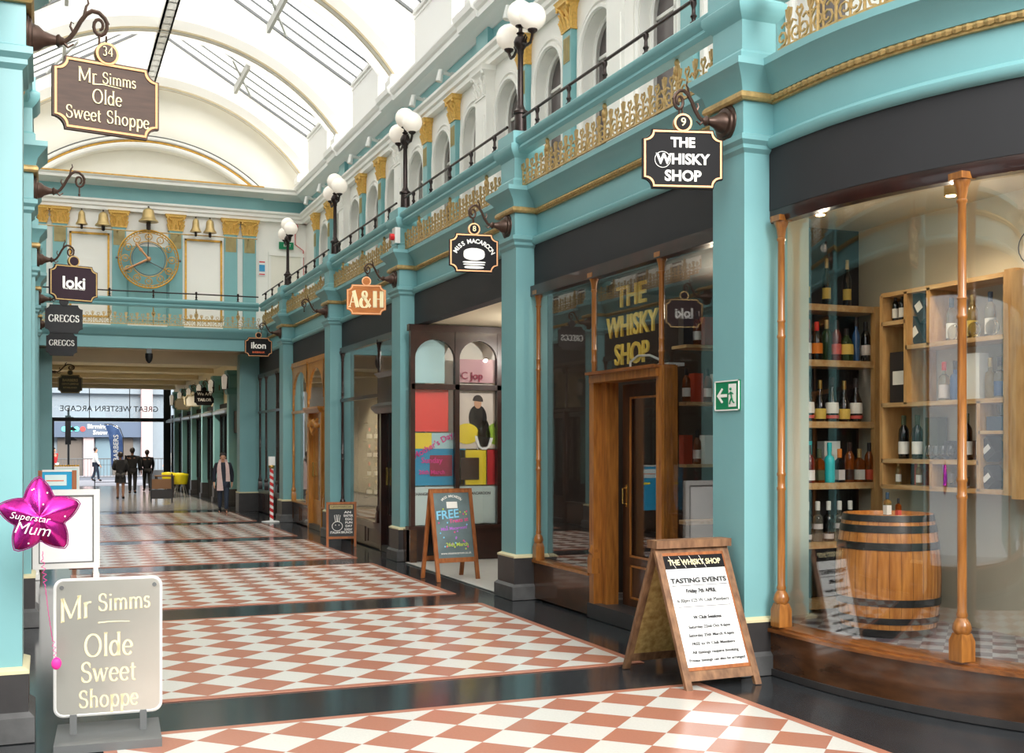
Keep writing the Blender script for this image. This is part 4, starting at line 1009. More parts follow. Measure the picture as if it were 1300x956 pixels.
# ---- macaroon shop: deep porch with a window across it
def macaroon():
    ya, yb = PC[1] + .22, PC[2] - .22; yw = 16.55; x1 = 7.0
    t = thing('shop_front', 'dark arched wooden window of the macaroon shop, set across a deep porch', 'shop front', (0, 0, 0))
    m = 'mahog'
    xs = [5.12, 5.83, 6.52, 7.0]
    box(t, 'stall_riser', m, 5.06, x1, yw - .06, yw + .08, .02, .5); box(t, 'sill', m, 5.04, x1, yw - .1, yw + .08, .5, .55)
    box(t, 'stall_riser', 'riser', 5.06, 5.16, yw - .12, yb + .02, .0, .5)
    box(t, 'head_beam', m, 5.06, x1, yw - .06, yw + .06, 3.5, 3.6)
    for x in xs: b = MB(); b.box(x - .035, x + .035, yw - .06, yw + .04, .55, 3.5); b.build('mullion', m, t, smooth=False)
    box(t, 'transom', m, 5.1, x1, yw - .06, yw + .04, 2.62, 2.70)
    for i in range(3):
        a, c = xs[i] + .035, xs[i + 1] - .035; cx = (a + c) / 2; hw = (c - a) / 2; b = MB()
        P_ = [(cx - hw * cos(pi * j / 12), 3.08 + .3 * sin(pi * j / 12)) for j in range(13)]
        A = [(p, yw - .05, q) for p, q in P_]; T = [(a + (c - a) * j / 12, yw - .05, 3.5) for j in range(13)]
        A2 = [(p[0], yw + .03, p[2]) for p in A]; T2 = [(p[0], yw + .03, p[2]) for p in T]
        b.strip(A, T); b.strip(A2, T2); b.strip(A, A2); b.build('arched_head', m, t, smooth=False)
        box(t, 'glass_pane', 'glass', a, c, yw - .004, yw + .004, .55, 3.5)
    # porch floor, ceiling and back wall with entrance
    b = MB(); b.box(5.02, x1 + 2, ya - .2, yw, .0, .012); struct(b.build('floor', 'tilewhite', smooth=False))
    room('R', ya + .0, yb + .0, 3.2, 'cream', 'back', 3.62, None, 'cream', 'beige')
    b = MB(); b.box(7.0, 7.06, 14.6, 16.5, 0, 3.6); struct(b.build('wall_back', 'interiormid', smooth=False))
    # big posters behind the window
    def flat(name, label, cat, m, a, c, z0, z1, dy=.05, grp='posters in the macaroon shop window'):
        b = MB(); b.box(a, c, yw + dy, yw + dy + .01, z0, z1); o = b.build(name, m, smooth=False); return tag(o, label, cat, grp)
    flat('window_panel', 'pale aqua panel filling the upper left of the macaroon window', 'panel', 'aq', 5.12, 5.66, 2.72, 3.45)
    flat('window_panel', 'bright red panel in the left pane of the macaroon window', 'panel', 'coral', 5.14, 5.72, 1.98, 2.66)
    flat('window_panel', 'pale frosted strip across the bottom of the macaroon window', 'panel', 'frost', 5.14, 6.98, .56, 1.14, .02)
    for s_, x in (('CHANGING THE WORLD', 5.47), ('ONE MACAROON', 6.17), ('AT A TIME', 6.8)):
        o = text(s_, .06, 'letterdark', None, (x, yw + .015, 1.03), (1, 0, 0), (0, 0, 1), .002, bold=.001, name='window_lettering', width=.09 * len(s_) * .33 + .1); tag(o, 'small dark words %s on the frosted strip of the macaroon window' % s_, 'lettering', 'words on the macaroon window')
    o = flat('poster', "blue poster with magenta Mother's Day lettering in the macaroon window", 'poster', 'posterblue', 5.14, 6.0, 1.16, 1.72)
    b = MB(); b.box(5.14, 5.45, yw + .045, yw + .05, 1.72, 1.96); b.build('yellow_corner', 'sunyellow', o, smooth=False)
    b = MB(); b.box(5.45, 5.8, yw + .045, yw + .05, 1.72, 1.96); b.build('pale_corner', 'aq', o, smooth=False)
    b = MB(); b.box(5.42, 5.78, yw + .04, yw + .045, 1.3, 1.62); b.build('red_block', 'claret', o, smooth=False)
    text("Mother's Day", .13, 'magenta', o, (5.47, yw + .035, 1.77), (1, 0, .55), (-.55, 0, 1), .003, bold=.002)
    text("Sunday", .12, 'magenta', o, (5.45, yw + .035, 1.54), (1, 0, 0), (0, 0, 1), .003, bold=.002)
    text("26th March", .09, 'magenta', o, (5.45, yw + .035, 1.36), (1, 0, 0), (0, 0, 1), .003, bold=.002)
    o = flat('poster', 'tall picture poster of a dark haired person behind a wine glass in the macaroon window', 'poster', 'paleposter', 5.82, 6.78, 1.72, 2.72)
    def disc(cx, cz, rx, rz, m_, dy, nm, a0=0, a1=360):
        b = MB(); poly = [(cx + rx * cos(radians(a0 + (a1 - a0) * i / 20)), cz + rz * sin(radians(a0 + (a1 - a0) * i / 20))) for i in range(20)]
        b.prism(poly, lambda u, v, w: (u, w, v), yw + .05 - dy, yw + .052 - dy); return b.build(nm, m_, o, smooth=False)
    disc(6.2, 2.2, .15, .2, 'blackcloth', .004, 'printed_torso'); disc(6.2, 2.42, .06, .08, 'skin', .007, 'printed_face'); disc(6.2, 2.46, .085, .09, 'hair', .010, 'printed_hair', -10, 190)
    disc(6.02, 1.95, .2, .16, 'sunyellow', .006, 'printed_blossom'); disc(6.55, 1.95, .22, .18, 'lime', .006, 'printed_leaves'); disc(6.6, 2.1, .13, .13, 'mahog', .009, 'printed_macaroon')
    disc(6.3, 1.92, .15, .22, 'paper', .012, 'printed_glass_bowl', 180, 360)
    flat('window_panel', 'upper picture panel lettered C Jop with a brown figure in the macaroon window', 'panel', 'pinkgrey', 5.82, 6.78, 2.74, 3.1)
    text('C Jop', .16, 'claret', o, (6.1, yw + .03, 2.84), (1, 0, 0), (0, 0, 1), .003, bold=.002)
    o = flat('window_panel', 'yellow rounded frame panel below the picture poster', 'panel', 'sunyellow', 5.86, 6.34, 1.16, 1.7)
    b = MB(); b.box(5.92, 6.22, yw + .04, yw + .05, 1.24, 1.58); b.build('dark_inset', 'mahog', o, smooth=False)
    flat('window_panel', 'deep red block right of the yellow frame panel', 'panel', 'coraldark', 6.36, 6.8, 1.16, 1.7)
    # hurricane wine glass display stem
    t2 = thing('wine_glass', 'giant tall stemmed glass standing in the macaroon window', 'glass', (6.3, yw + .14, .56))
    b = MB(); b.lathe([(.14, 0), (.14, .01), (.02, .03), (.013, .1), (.013, 1.05), (.03, 1.1), (.12, 1.2), (.15, 1.35), (.13, 1.5), (.11, 1.6)], n=18, caps=False); b.build('glass_body', 'tumbler', t2)
macaroon()

# ================================================================== bottles
BOT = {
 'round': [(.036, 0), (.038, .005), (.038, .19), (.034, .215), (.016, .245), (.0145, .30)],
 'wide':  [(.044, 0), (.046, .006), (.046, .16), (.040, .19), (.018, .225), (.0155, .28)],
 'bulb':  [(.038, 0), (.046, .02), (.052, .09), (.046, .15), (.028, .20), (.018, .235), (.0155, .31)],
 'square': [(.042, 0), (.042, .15), (.038, .17), (.017, .19), (.0155, .25)],
 'slim':  [(.030, 0), (.031, .005), (.031, .2), (.024, .225), (.013, .25), (.012, .33)],
 'gin':   [(.040, 0), (.042, .005), (.042, .17), (.036, .2), (.017, .215), (.016, .30)],
 'jug':   [(.05, 0), (.056, .02), (.058, .1), (.05, .15), (.02, .19), (.016, .24)],
}
_bm = {}
def bottle(kind, glass, label, capm, loc, text_, group, scale=1.0, lz=(.05, .13), capz=None, name='bottle'):
    root = thing(name, text_, 'bottle', loc, group=group); root.scale = (scale,) * 3
    pr = BOT[kind]; top = pr[-1][1]; key = (kind, glass); n = 4 if kind == 'square' else 14
    if key not in _bm:
        b = MB(); b.lathe(pr, n=n, mtx=Matrix.Rotation(pi / 4, 3, 'Z') if n == 4 else None); _bm[key] = b.mesh('bottle_glass', glass, ang=50)
    o = bpy.data.objects.new('bottle_glass', _bm[key]); COL.objects.link(o); o.parent = root
    key = (kind, 'cap', capm)
    if key not in _bm:
        b = MB(); r = pr[-1][0]; b.lathe([(r * 1.15, top - .055), (r * 1.2, top - .05), (r * 1.2, top + .012), (r, top + .016)], n=12); _bm[key] = b.mesh('cap', capm)
    o = bpy.data.objects.new('cap', _bm[key]); COL.objects.link(o); o.parent = root
    if label:
        key = (kind, 'lab', label, lz)
        if key not in _bm:
            r = max(q[0] for q in pr if True) * 1.012
            b = MB()
            rr = lambda z: max(.001, next((a[0] + (c[0] - a[0]) * (z - a[1]) / max(1e-6, c[1] - a[1]) for a, c in zip(pr, pr[1:]) if a[1] <= z <= c[1]), r)) * 1.02
            zz = [lz[0] + (lz[1] - lz[0]) * i / 4 for i in range(5)]
            b.lathe([(rr(z), z) for z in zz], n=n, caps=False, mtx=Matrix.Rotation(pi / 4, 3, 'Z') if n == 4 else None); _bm[key] = b.mesh('label', label, ang=50)
        o = bpy.data.objects.new('label', _bm[key]); COL.objects.link(o); o.parent = root
    return root
def giftbox(loc, w, d, h, m, label, tilt=0, lab=None, ry=0, group=None):
    t = thing('gift_box', label, 'box', loc, group=group); t.rotation_euler = (tilt, 0, 0)
    b = MB(); b.box(-d / 2, d / 2, -w / 2, w / 2, 0, h); b.build('carton', m, t, smooth=False)
    if lab: b = MB(); b.box(-d / 2 - .002, -d / 2, -w * .32, w * .32, h * .35, h * .62); b.build('label', lab, t, smooth=False)
    return t
def glassware(loc, kind, label, group):
    t = thing('tumbler_glass' if kind == 't' else 'nosing_glass', label, 'glass', loc, group=group)
    key = ('gl', kind)
    if key not in _bm:
        b = MB()
        if kind == 't': b.lathe([(.02, 0), (.034, .004), (.038, .05), (.037, .085), (.034, .085), (.034, .05), (.03, .014), (.001, .012)], n=14, caps=False)
        else: b.lathe([(.026, 0), (.026, .004), (.008, .012), (.008, .02), (.026, .035), (.032, .055), (.026, .09), (.022, .11), (.020, .11), (.024, .09), (.029, .055), (.02, .036), (.001, .03)], n=14, caps=False)
        _bm[key] = b.mesh('glass_body', 'tumbler')
    o = bpy.data.objects.new('glass_body', _bm[key]); COL.objects.link(o); o.parent = t
    return t

# ---- whisky shop interior behind the curved window
def whisky_inside():
    # structure
    b = MB(); b.box(6.82, 6.92, 2.8, 8.45, 0, 3.75); struct(b.build('wall_right', 'wallwarm', smooth=False))
    b = MB(); b.box(5.36, 6.9, 8.42, 8.5, 0, 3.78); struct(b.build('wall_back', 'backdark', smooth=False))
    n = 24; pts = [(5.42, 8.42)] + [(BOW_C - (BOW_R - .1) * cos(radians(80 * i / n)), BOW_Y - (BOW_R - .1) * sin(radians(80 * i / n))) for i in range(n + 1)]
    poly = [p for p in pts if p[0] < 6.82] + [(6.82, 3.9), (6.82, 8.42)]
    b = MB(); b.prism(poly, lambda u, v, w: (u, v, w), .0, .34); struct(b.build('floor', 'tilegrey', smooth=False))
    b = MB(); b.prism(poly, lambda u, v, w: (u, v, w), 3.72, 3.78); struct(b.build('ceiling', 'wallwarm', smooth=False))
    b = MB(); b.box(6.0, 6.82, 3.0, 3.1, 0, 3.75); struct(b.build('wall_front', 'wallwarm', smooth=False))
    b = MB(); b.box(5.62, 6.02, 8.06, 8.42, .34, 3.72); o = b.build('display_post', 'wallsage', smooth=False); tag(o, 'pale sage post standing left of the bottle rack in the curved window', 'post')
    b = MB(); b.box(5.36, 5.5, 8.0, 8.42, .34, 3.72); o = b.build('display_post', 'boxdark', smooth=False); tag(o, 'dark narrow post just inside the curved window next to the pier', 'post')
    # rack of shelves
    rk = thing('bottle_rack', 'tall dark-backed rack with pale timber shelves at the back of the curved window', 'shelves', (0, 0, 0))
    SH = [3.0, 2.52, 1.99, 1.46, .95, .43]
    for z in SH:
        box(rk, 'shelf', 'pine', 6.02, 6.80, 8.10, 8.40, z - .055, z)
    box(rk, 'back_panel', 'backdark', 6.02, 6.82, 8.40, 8.415, .34, 3.72); box(rk, 'side_post', 'pinev', 6.74, 6.82, 8.08, 8.14, .34, 3.0)
    y = 8.17; g = 'bottles on the dark rack'
    row = [('round', 'bgred', 'labelwhite', 'boxred', 'dark bottle with white label and red top'), ('wide', 'bgdark', 'labelorange', 'red', 'dark bottle with orange label'), ('round', 'bggreen', None, 'bell', 'greenish unlabelled bottle'),
           ('round', 'bgred', 'labelred', 'mahog', 'bottle with dark red and white label'), ('jug', 'bggreen', 'labelyellow', 'boxdark', 'squat green bottle with yellow spot label'), ('slim', 'bgblue', None, 'boxdark', 'slim dark blue bottle'), ('round', 'bgdark', 'labelgrey', 'boxdark', 'black bottle with narrow pale label')]
    for i, (k, gl, la, ca, tx) in enumerate(row): bottle(k, gl, la, ca, (6.08 + i * .105, y, SH[1] + .001), tx + ' on the second shelf of the rack', g, 1.12)
    giftbox((6.12, 8.3, SH[1]), .12, .1, .36, 'boxred', 'orange red carton behind the bottles on the second rack shelf'); giftbox((6.38, 8.3, SH[1]), .1, .09, .33, 'mahog', 'dark maroon carton behind the bottles on the second rack shelf'); 
    for i in range(3): bottle('slim', 'bgdark', 'labelyellow', 'bell', (6.1 + i * .22, y + .04, SH[0] + .001), ['slim dark bottle at the left of the top rack shelf', 'slim dark bottle in the middle of the top rack shelf', 'slim dark bottle at the right of the top rack shelf'][i], g, 1.2)
    for i in range(5):
        od = i % 2
        bt = bottle('bulb', 'bgdark', 'labelyellow' if od else 'labelwhite', 'brass' if od else 'boxdark', (6.09 + i * .128, y, SH[2] + .001), ['black bulbous bottle with round white label, leftmost of its shelf', 'black bulbous bottle with yellow label, second on its shelf', 'black bulbous bottle with white label in the middle of its shelf', 'black bulbous bottle with yellow label, fourth on its shelf', 'black bulbous bottle with white label, rightmost of its shelf'][i], g, 1.18 if not od else 1.1, (.02, .1) if od else (.06, .14))
        if not od: b = MB(); b.lathe([(.050, .022), (.0535, .045)], n=14, caps=False); b.build('red_band', 'labelred', bt)
    row = [('wide', 'bgred', 'labelwhite', 'mahog', 'round shouldered dark bottle at the left'), ('square', 'bgamber', 'boxgreen', 'boxgreen', 'square amber bottle with green label'), ('gin', 'bgteal', 'bgteal', 'bgteal', 'bright turquoise bottle'), ('square', 'bgdark', 'labelgrey', 'labelorange', 'square dark bottle with cream label and orange cap'),
           ('round', 'bgamber', 'mahog', 'mahog', 'amber bottle with brown neck'), ('square', 'bgamber', 'labelwhite', 'bell', 'square amber bottle with white label'), ('round', 'bgamber', 'boxred', 'boxdark', 'amber bottle with red label at the right')]
    for i, (k, gl, la, ca, tx) in enumerate(row): bottle(k, gl, la, ca, (6.09 + i * .107, y - .02, SH[3] + .001), tx + ' on the fourth shelf of the rack', g, 1.1, (.02, .1))
    giftbox((6.14, 8.3, SH[3]), .1, .11, .36, 'boxteal', 'turquoise carton at the left of the fourth rack shelf'); giftbox((6.42, 8.31, SH[3]), .1, .17, .36, 'boxwhite', 'white carton behind the turquoise bottle')
    for i in range(5):
        od = i % 2
        bottle('gin', 'bgdark' if not od else 'bgclear', 'labelgrey', 'labelwhite', (6.08 + i * .115, y, SH[4] + .001), ['black gin bottle with white cap, leftmost on the low rack shelf', 'clear gin bottle with pale label, second on the low rack shelf', 'black gin bottle with white cap, third on the low rack shelf', 'clear gin bottle with pale label, fourth on the low rack shelf', 'black gin bottle with white cap beside the barrel top'][i], g, 1.1, (.1, .14) if od else (.02, .06))
    # wall unit
    u = thing('wall_shelf_unit', 'pale timber box shelf unit hanging on the wall of the curved window', 'shelves', (0, 0, 0))
    xf, xb = 6.5, 6.81; ya, yb = 6.38, 7.72
    def hs(a, c, z, t_=.035): return box(u, 'shelf', 'pine', xf, xb, a, c, z - t_ / 2, z + t_ / 2)
    def vs(y_, z0, z1, t_=.035): return box(u, 'divider', 'pinev', xf, xb, y_ - t_ / 2, y_ + t_ / 2, z0, z1)
    hs(ya, yb, 3.04); hs(ya, yb, 1.44); hs(ya, yb, 2.12); hs(6.64, yb, 1.655); hs(ya, 7.43, 2.585); hs(7.43, yb, 2.80)
    vs(yb, 1.44, 3.04); vs(ya, 1.44, 3.04); vs(7.43, 2.12, 3.04); vs(7.17, 2.585, 3.04); vs(6.64, 1.44, 2.12); vs(7.14, 1.44, 1.655, .03)
    box(u, 'shelf', 'pine', xf, xb, ya, 6.64, 1.87, 1.895)
    box(u, 'end_board', 'pinev', xf - .02, xb, 6.26, 6.37, 1.42, 3.07)
    u2 = thing('wall_shelf_unit', 'second timber shelf unit at the right edge of the curved window', 'shelves', (0, 0, 0))
    box(u2, 'end_board', 'pinev', xf - .07, xb, 6.10, 6.25, 1.40, 3.04); box(u2, 'end_board', 'pinev', xf - .07, xb, 5.2, 5.25, 1.40, 3.04); 
    for z in (1.42, 1.96, 2.5, 3.02): box(u2, 'shelf', 'pine', xf - .07, xb, 5.25, 6.10, z - .02, z + .02)
    x = 6.6; g = 'bottles in the wall shelf unit'
    for i, yy in enumerate((7.66, 7.58, 7.50)): bottle('round', 'bgdark', 'labelwhite', 'boxdark', (x, yy, 2.82), ['small dark bottle with white label, left of three in the top left cell', 'small dark bottle with white label, middle of three in the top left cell', 'small dark bottle with white label, right of three in the top left cell'][i], g, .72, (.04, .15))
    for z_, tl in ((2.66, 'upper'), (2.62, 'lower')):
        o = giftbox((6.62, 7.33 if tl == 'lower' else 7.28, 2.605 + (.2 if tl == 'upper' else .0)), .11, .11, .26 , 'boxdark', '%s slanted dark carton with white label leaning in the tall top cell' % tl, radians(-32), 'labelwhite')
    for yy, gl, la, ca, tx in ((7.02, 'bgclear', 'labelwhite', 'boxnavy', 'clear whisky bottle with white label left in the wide top cell'), (6.80, 'bggold', 'labelyellow', 'bell', 'golden whisky bottle with cream label half behind the wooden column'), (6.62, 'bgclear', 'labelwhite', 'boxnavy', 'clear whisky bottle with white label right of the wooden column'), (6.44, 'bgamber', 'boxgreen', 'labelyellow', 'amber bottle with green and cream label at the right of the wide top cell')):
        bottle('round', gl, la, ca, (x, yy, 2.604), tx, g, 1.08, (.02, .13))
    for i, yy in enumerate((6.93, 6.72, 6.54)):
        t = thing('glass_ornament', ['round glass ornament beside the left clear bottle in the wide top cell', 'round glass ornament half behind the wooden column', 'round glass ornament right of the second clear bottle'][i], 'ornament', (6.54, yy, 2.604), group='round glass ornaments on the shelf')
        b = MB(); b.lathe([(.045, -.02), (.06, -.01), (.06, .01), (.045, .02)], (0, 0, .06), 18, True, Matrix.Rotation(pi / 2, 3, 'Y')); b.build('disc', 'tumbler', t)
    giftbox((6.62, 7.57, 2.14), .2, .14, .42, 'boxdark', 'large black carton with white label in the left tall cell', 0, 'labelwhite')
    for yy, k, gl, la, ca, tx in ((7.1, 'gin', 'bgclear', 'labelgrey', 'red', 'clear bottle with red stopper in the middle row'), (6.98, 'gin', 'bgblue', 'bgblue', 'boxdark', 'blue bottle in the middle row'), (6.87, 'gin', 'bggold', 'labelyellow', 'bell', 'golden bottle in the middle row'), (6.62, 'gin', 'bggold', None, 'bell', 'golden bottle just right of the wooden column'), (6.53, 'gin', 'bgclear', 'bgblue', 'boxdark', 'clear bottle with blue strip in the middle row'), (6.44, 'gin', 'bgclear', 'labelgrey', 'boxred', 'clear bottle at the right of the middle row')):
        bottle(k, gl, la, ca, (x, yy, 2.138), tx, g, .98, (.02, .13))
    giftbox((6.6, 6.755, 2.138), .15, .1, .35, 'boxwhite', 'tall white carton in the middle row', 0, None)
    for yy, tx in ((7.56, 'green capped whisky bottle left in the third row'), (7.4, 'green capped whisky bottle second in the third row'), (6.86, 'green capped whisky bottle left of the wooden column in the third row'), (6.7, 'green capped whisky bottle right of the wooden column in the third row')):
        bottle('round', 'bgdark', 'labelwhite', 'boxgreen', (x, yy, 1.673), tx, g, 1.14, (.035, .125))
    giftbox((6.74, 7.34, 1.673), .14, .1, .34, 'boxgreen', 'olive green carton behind the second green capped bottle'); giftbox((6.76, 7.08, 1.673), .3, .08, .15, 'boxdark', 'low black presentation box behind the nosing glasses')
    for i, yy in enumerate((7.25, 7.17, 7.09, 7.01)): glassware((6.58, yy, 1.673), 'n', ['nosing glass, leftmost of the four on the third row', 'nosing glass, second of the four on the third row', 'nosing glass, third of the four on the third row', 'nosing glass, rightmost of the four on the third row'][i], 'nosing glasses on the third row')
    for yy, tx in ((7.6, 'small bottle with white label at the bottom left of the unit'), (7.36, 'small bottle with white label in front of the red edged carton')): bottle('round', 'bggold', 'labelwhite', 'bell', (6.58, yy, 1.458), tx, g, .62, (.04, .14))
    giftbox((6.72, 7.5, 1.458), .12, .1, .17, 'boxdark', 'small black carton between the two small bottles'); giftbox((6.7, 7.42, 1.458), .03, .2, .18, 'boxred', 'thin red edged carton in the bottom row'); giftbox((6.7, 7.24, 1.458), .14, .12, .17, 'boxdark', 'black carton at the right of the bottom left cell')
    for i, (yy, xx) in enumerate(((6.98, 6.56), (6.88, 6.6), (6.83, 6.54))): glassware((xx, yy, 1.458), 't' if i else 'n', ['small glass at the left of the bottom cell', 'tumbler behind in the bottom cell', 'tumbler nearest the wooden column in the bottom cell'][i], 'glasses in the bottom cell')
    b = MB(); b.tube([(6.56, 7.05, 1.47), (6.56, 7.04, 1.55), (6.56, 7.06, 1.63)], .014, 6); o = b.build('purple_stirrer', 'purple'); tag(o, 'purple ribbon roll standing in the bottom cell of the unit', 'ribbon')
    for i, yy in enumerate((6.5, 6.43)): glassware((6.6, yy, 2.005), 't', ['left tumbler on the blue box', 'right tumbler on the blue box'][i], 'tumblers on the blue box')
    giftbox((6.6, 6.5, 1.897), .2, .12, .105, 'boxnavy', 'blue box under the tumblers')
    for i in range(2): giftbox((6.6, 6.55, 1.70 - .215 * i), .12, .13, .15, 'boxdark', ['upper slanted black carton with white label in the lower right cell', 'lower slanted black carton with white label in the lower right cell'][i], radians(-38), 'labelwhite')
whisky_inside()

def barrel():
    t = thing('whisky_barrel', 'oak whisky barrel with black iron hoops standing in the curved window', 'barrel', (6.06, 7.12, .342))
    h = .92
    def R(z): u = (z / h - .47) / .53; return .392 - .06 * u * u
    b = MB(); n = 60; vs = []; zz = [h * i / 14 for i in range(15)]
    prof = [(R(z), z) for z in zz]
    prof += [(R(h) - .025, h), (R(h) - .03, h - .03), (.001, h - .03)]
    b.lathe([(.001, 0)] + prof, n=n, caps=False); b.build('staves', 'oak', t, ang=50)
    b = MB()
    for i in range(28):
        a = 2 * pi * i / 28; b.tube([((R(z) + .0005) * cos(a), (R(z) + .0005) * sin(a), z) for z in zz], .0012, 3)
    b.build('stave_joints', 'wooddark', t)
    for z0, z1 in ((.0, .06), (.10, .15), (.235, .29), (.655, .712), (.785, .84), (.868, .916)):
        b = MB(); b.lathe([(R(z0) + .001, z0), (R(z0) + .006, z0), (R(z1) + .006, z1), (R(z1) + .001, z1)], n=48, caps=False); b.build('hoop', 'hoop', t)
    bottle('square', 'bggold', 'labelwhite', 'boxnavy', (5.97, 7.02, .342 + .892), 'small bottle with white label standing alone on the barrel', None, .72, (.03, .13))
    bottle('square', 'bgamber', 'labelred', 'boxdark', (6.05, 6.99, .342 + .892), 'small amber bottle standing at the right of the other on the barrel', None, .55, (.03, .10))
barrel()
# spot lamps of the display
for i, (x, y) in enumerate(((5.75, 7.55), (6.2, 6.6), (6.3, 5.6))):
    t = thing('ceiling_spotlight', ['glowing spotlight at the left of the curved window ceiling', 'spotlight in the middle of the curved window ceiling', 'spotlight at the near end of the curved window ceiling'][i], 'spotlight', (x, y, 3.72), group='spotlights over the display')
    b = MB(); b.lathe([(.03, -.01), (.035, -.07), (.05, -.09), (.05, 0)], n=12); b.build('housing', 'brass', t)
    b = MB(); b.lathe([(.001, -.095), (.035, -.093), (.036, -.085)], n=12); b.build('bulb', 'hot', t)
    lamp('display_spot', 'SPOT', (x, y, 3.6), [7, 15, 9][i], (1, .80, .56), .04, aim=((6.75 - x), (7.3 - y) * .5 if i else -.2, -1.6), spot=95)
    lamp('display_fill', 'POINT', (x - .05, y - .1, 3.35), 2.2, (1, .88, .7), .03)

# ---- interior of the door bay of the whisky shop
room('R', PC[0] + .75, PC[1] - .22, 2.3, 'interior', 'right', 3.6, 'tilegrey', 'interior', 'interior')
rk = thing('bottle_rack', 'dark shelf with boxed bottles seen through the right pane beside the whisky shop door', 'shelves', (0, 0, 0))
for i, z in enumerate((2.75, 2.2, 1.6, 1.05)):
    box(rk, 'shelf', 'pine', 5.68, 6.36, 9.5, 9.78, z - .03, z)
box(rk, 'side_post', 'pinev', 6.36, 6.42, 9.48, 9.8, .02, 3.3)
for j, z in enumerate((2.75, 2.2, 1.6)):
    for i in range(5):
        if (i + j) % 2: bottle('round', 'bgamber', 'labelwhite', 'boxdark', (5.74 + .12 * i, 9.6, z + .001), 'amber bottle, place %s from the left on the %s shelf beside the whisky door' % (['one', 'two', 'three', 'four', 'five'][i], ['top', 'middle', 'bottom'][j]), 'bottles beside the whisky door', 1.05)
        else: giftbox((5.74 + .12 * i, 9.62, z), .1, .1, .28, ['boxdark', 'boxwhite', 'boxred'][(i + j) % 3], 'upright carton, place %s from the left on the %s shelf beside the whisky door' % (['one', 'two', 'three', 'four', 'five'][i], ['top', 'middle', 'bottom'][j]), group='cartons beside the whisky door')
lamp('shop_fill', 'POINT', (6.6, 10.4, 3.2), 18, (1, .82, .6), .025)  # added fill lamps that brighten the shop interiors, no fixtures modelled
lamp('shop_fill', 'POINT', (6.6, 19.6, 3.1), 20, (1, .85, .7), .025)
lamp('shop_fill', 'POINT', (6.4, 23.8, 3.1), 30, (1, .9, .75), .025)
lamp('shop_fill', 'POINT', (6.6, 28.2, 3.1), 20, (1, .9, .8), .025)
lamp('shop_fill', 'POINT', (6.9, 15, 3.2), 45, (1, .95, .88), .025)
# counter and goods inside the A&H shop
rk = thing('display_shelves', 'dark shelving with goods inside the A&H shop window', 'shelves', (0, 0, 0))
for z in (.8, 1.15, 1.5, 1.85, 2.2): box(rk, 'shelf', 'mahog', 5.6, 6.4, 20.9, 21.2, z - .03, z)
box(rk, 'back_panel', 'mahog', 5.5, 6.5, 21.2, 21.24, .02, 2.5)
for j, z in enumerate((.8, 1.15, 1.5, 1.85)):
    for i in range(6): bottle(['jug', 'round', 'wide'][(i + j) % 3], ['bgclear', 'bggold', 'bgdark'][(i * 2 + j) % 3], 'labelwhite', ['red', 'bell', 'boxteal'][i % 3], (5.66 + .13 * i, 21.0, z + .001), 'jar or bottle, place %s on the %s shelf of the A&H shop' % (['one', 'two', 'three', 'four', 'five', 'six'][i], ['lowest', 'second', 'third', 'top'][j]), 'jars in the A&H shop', .95, name='jar')
# ================================================================== hanging signs and brackets
def bracket(x, y, z, sgn, label, sway=1.0, group='wrought iron sign brackets'):
    """sgn +1: arm reaches towards +X. rosette centre at (x,y,z)"""
    t = thing('sign_bracket', label, 'bracket', (x, y, z), group=group)
    rm = Matrix.Rotation(pi / 2 * sgn, 3, 'Y')
    b = MB(); b.lathe([(.145, 0), (.15, .012), (.145, .03), (.12, .034), (.115, .05), (.085, .055), (.08, .07), (.075, .09), (.05, .12), (.035, .16), (.028, .19), (.038, .2), (.04, .21), (.028, .22), (.02, .24)], n=20, mtx=rm); b.build('rosette', 'bronze', t)
    P = lambda u, w: (sgn * (u if u < .2 else .2 + (u - .2) * .68), 0, w)
    arm = [P(.22, .0), P(.26, .0), P(.30, .02), P(.35, .07), P(.40, .14), P(.45, .19), P(.50, .215), P(.56, .21), P(.61, .18), P(.64, .14)]
    sp_ = []
    for i in range(16):
        q = i / 15; a = radians(20 - 470 * q); r = .07 * (1 - .68 * q); sp_.append(P(.565 + r * cos(a), .125 + r * sin(a)))
    b = MB(); b.tube(arm + sp_, .016, 6, .6); b.tube([P(.43, .17), P(.45, .24), P(.47, .26), P(.46, .29)], .011, 5, .4); b.tube([P(.34, .06), P(.31, .10), P(.32, .13), P(.34, .12)], .009, 5, .5)
    b.tube([P(.24, -.0), P(.29, -.035), P(.34, -.01)], .012, 5, .5); b.build('scroll_arm', 'bronze', t)
    b = MB(); b.tube([P(.565, .07), P(.565, -.0)], .008, 5); b.tube([P(.565, -.005), P(.565, -.03)], .012, 5); b.build('hook', 'bronze', t)
    return t
def plaque(w, h, r=.075, bump=True):
    """outline with concave notched corners"""
    p = []
    hw, hh = w / 2, h / 2
    def notch(cx, cz, a0, a1): return [(cx + r * cos(radians(a0 + (a1 - a0) * i / 6)), cz + r * sin(radians(a0 + (a1 - a0) * i / 6))) for i in range(7)]
    p += notch(-hw, -hh, 90, 0); p += notch(hw, -hh, 180, 90); p += notch(hw, hh, 270, 180); p += notch(-hw, hh, 0, -90)
    return p
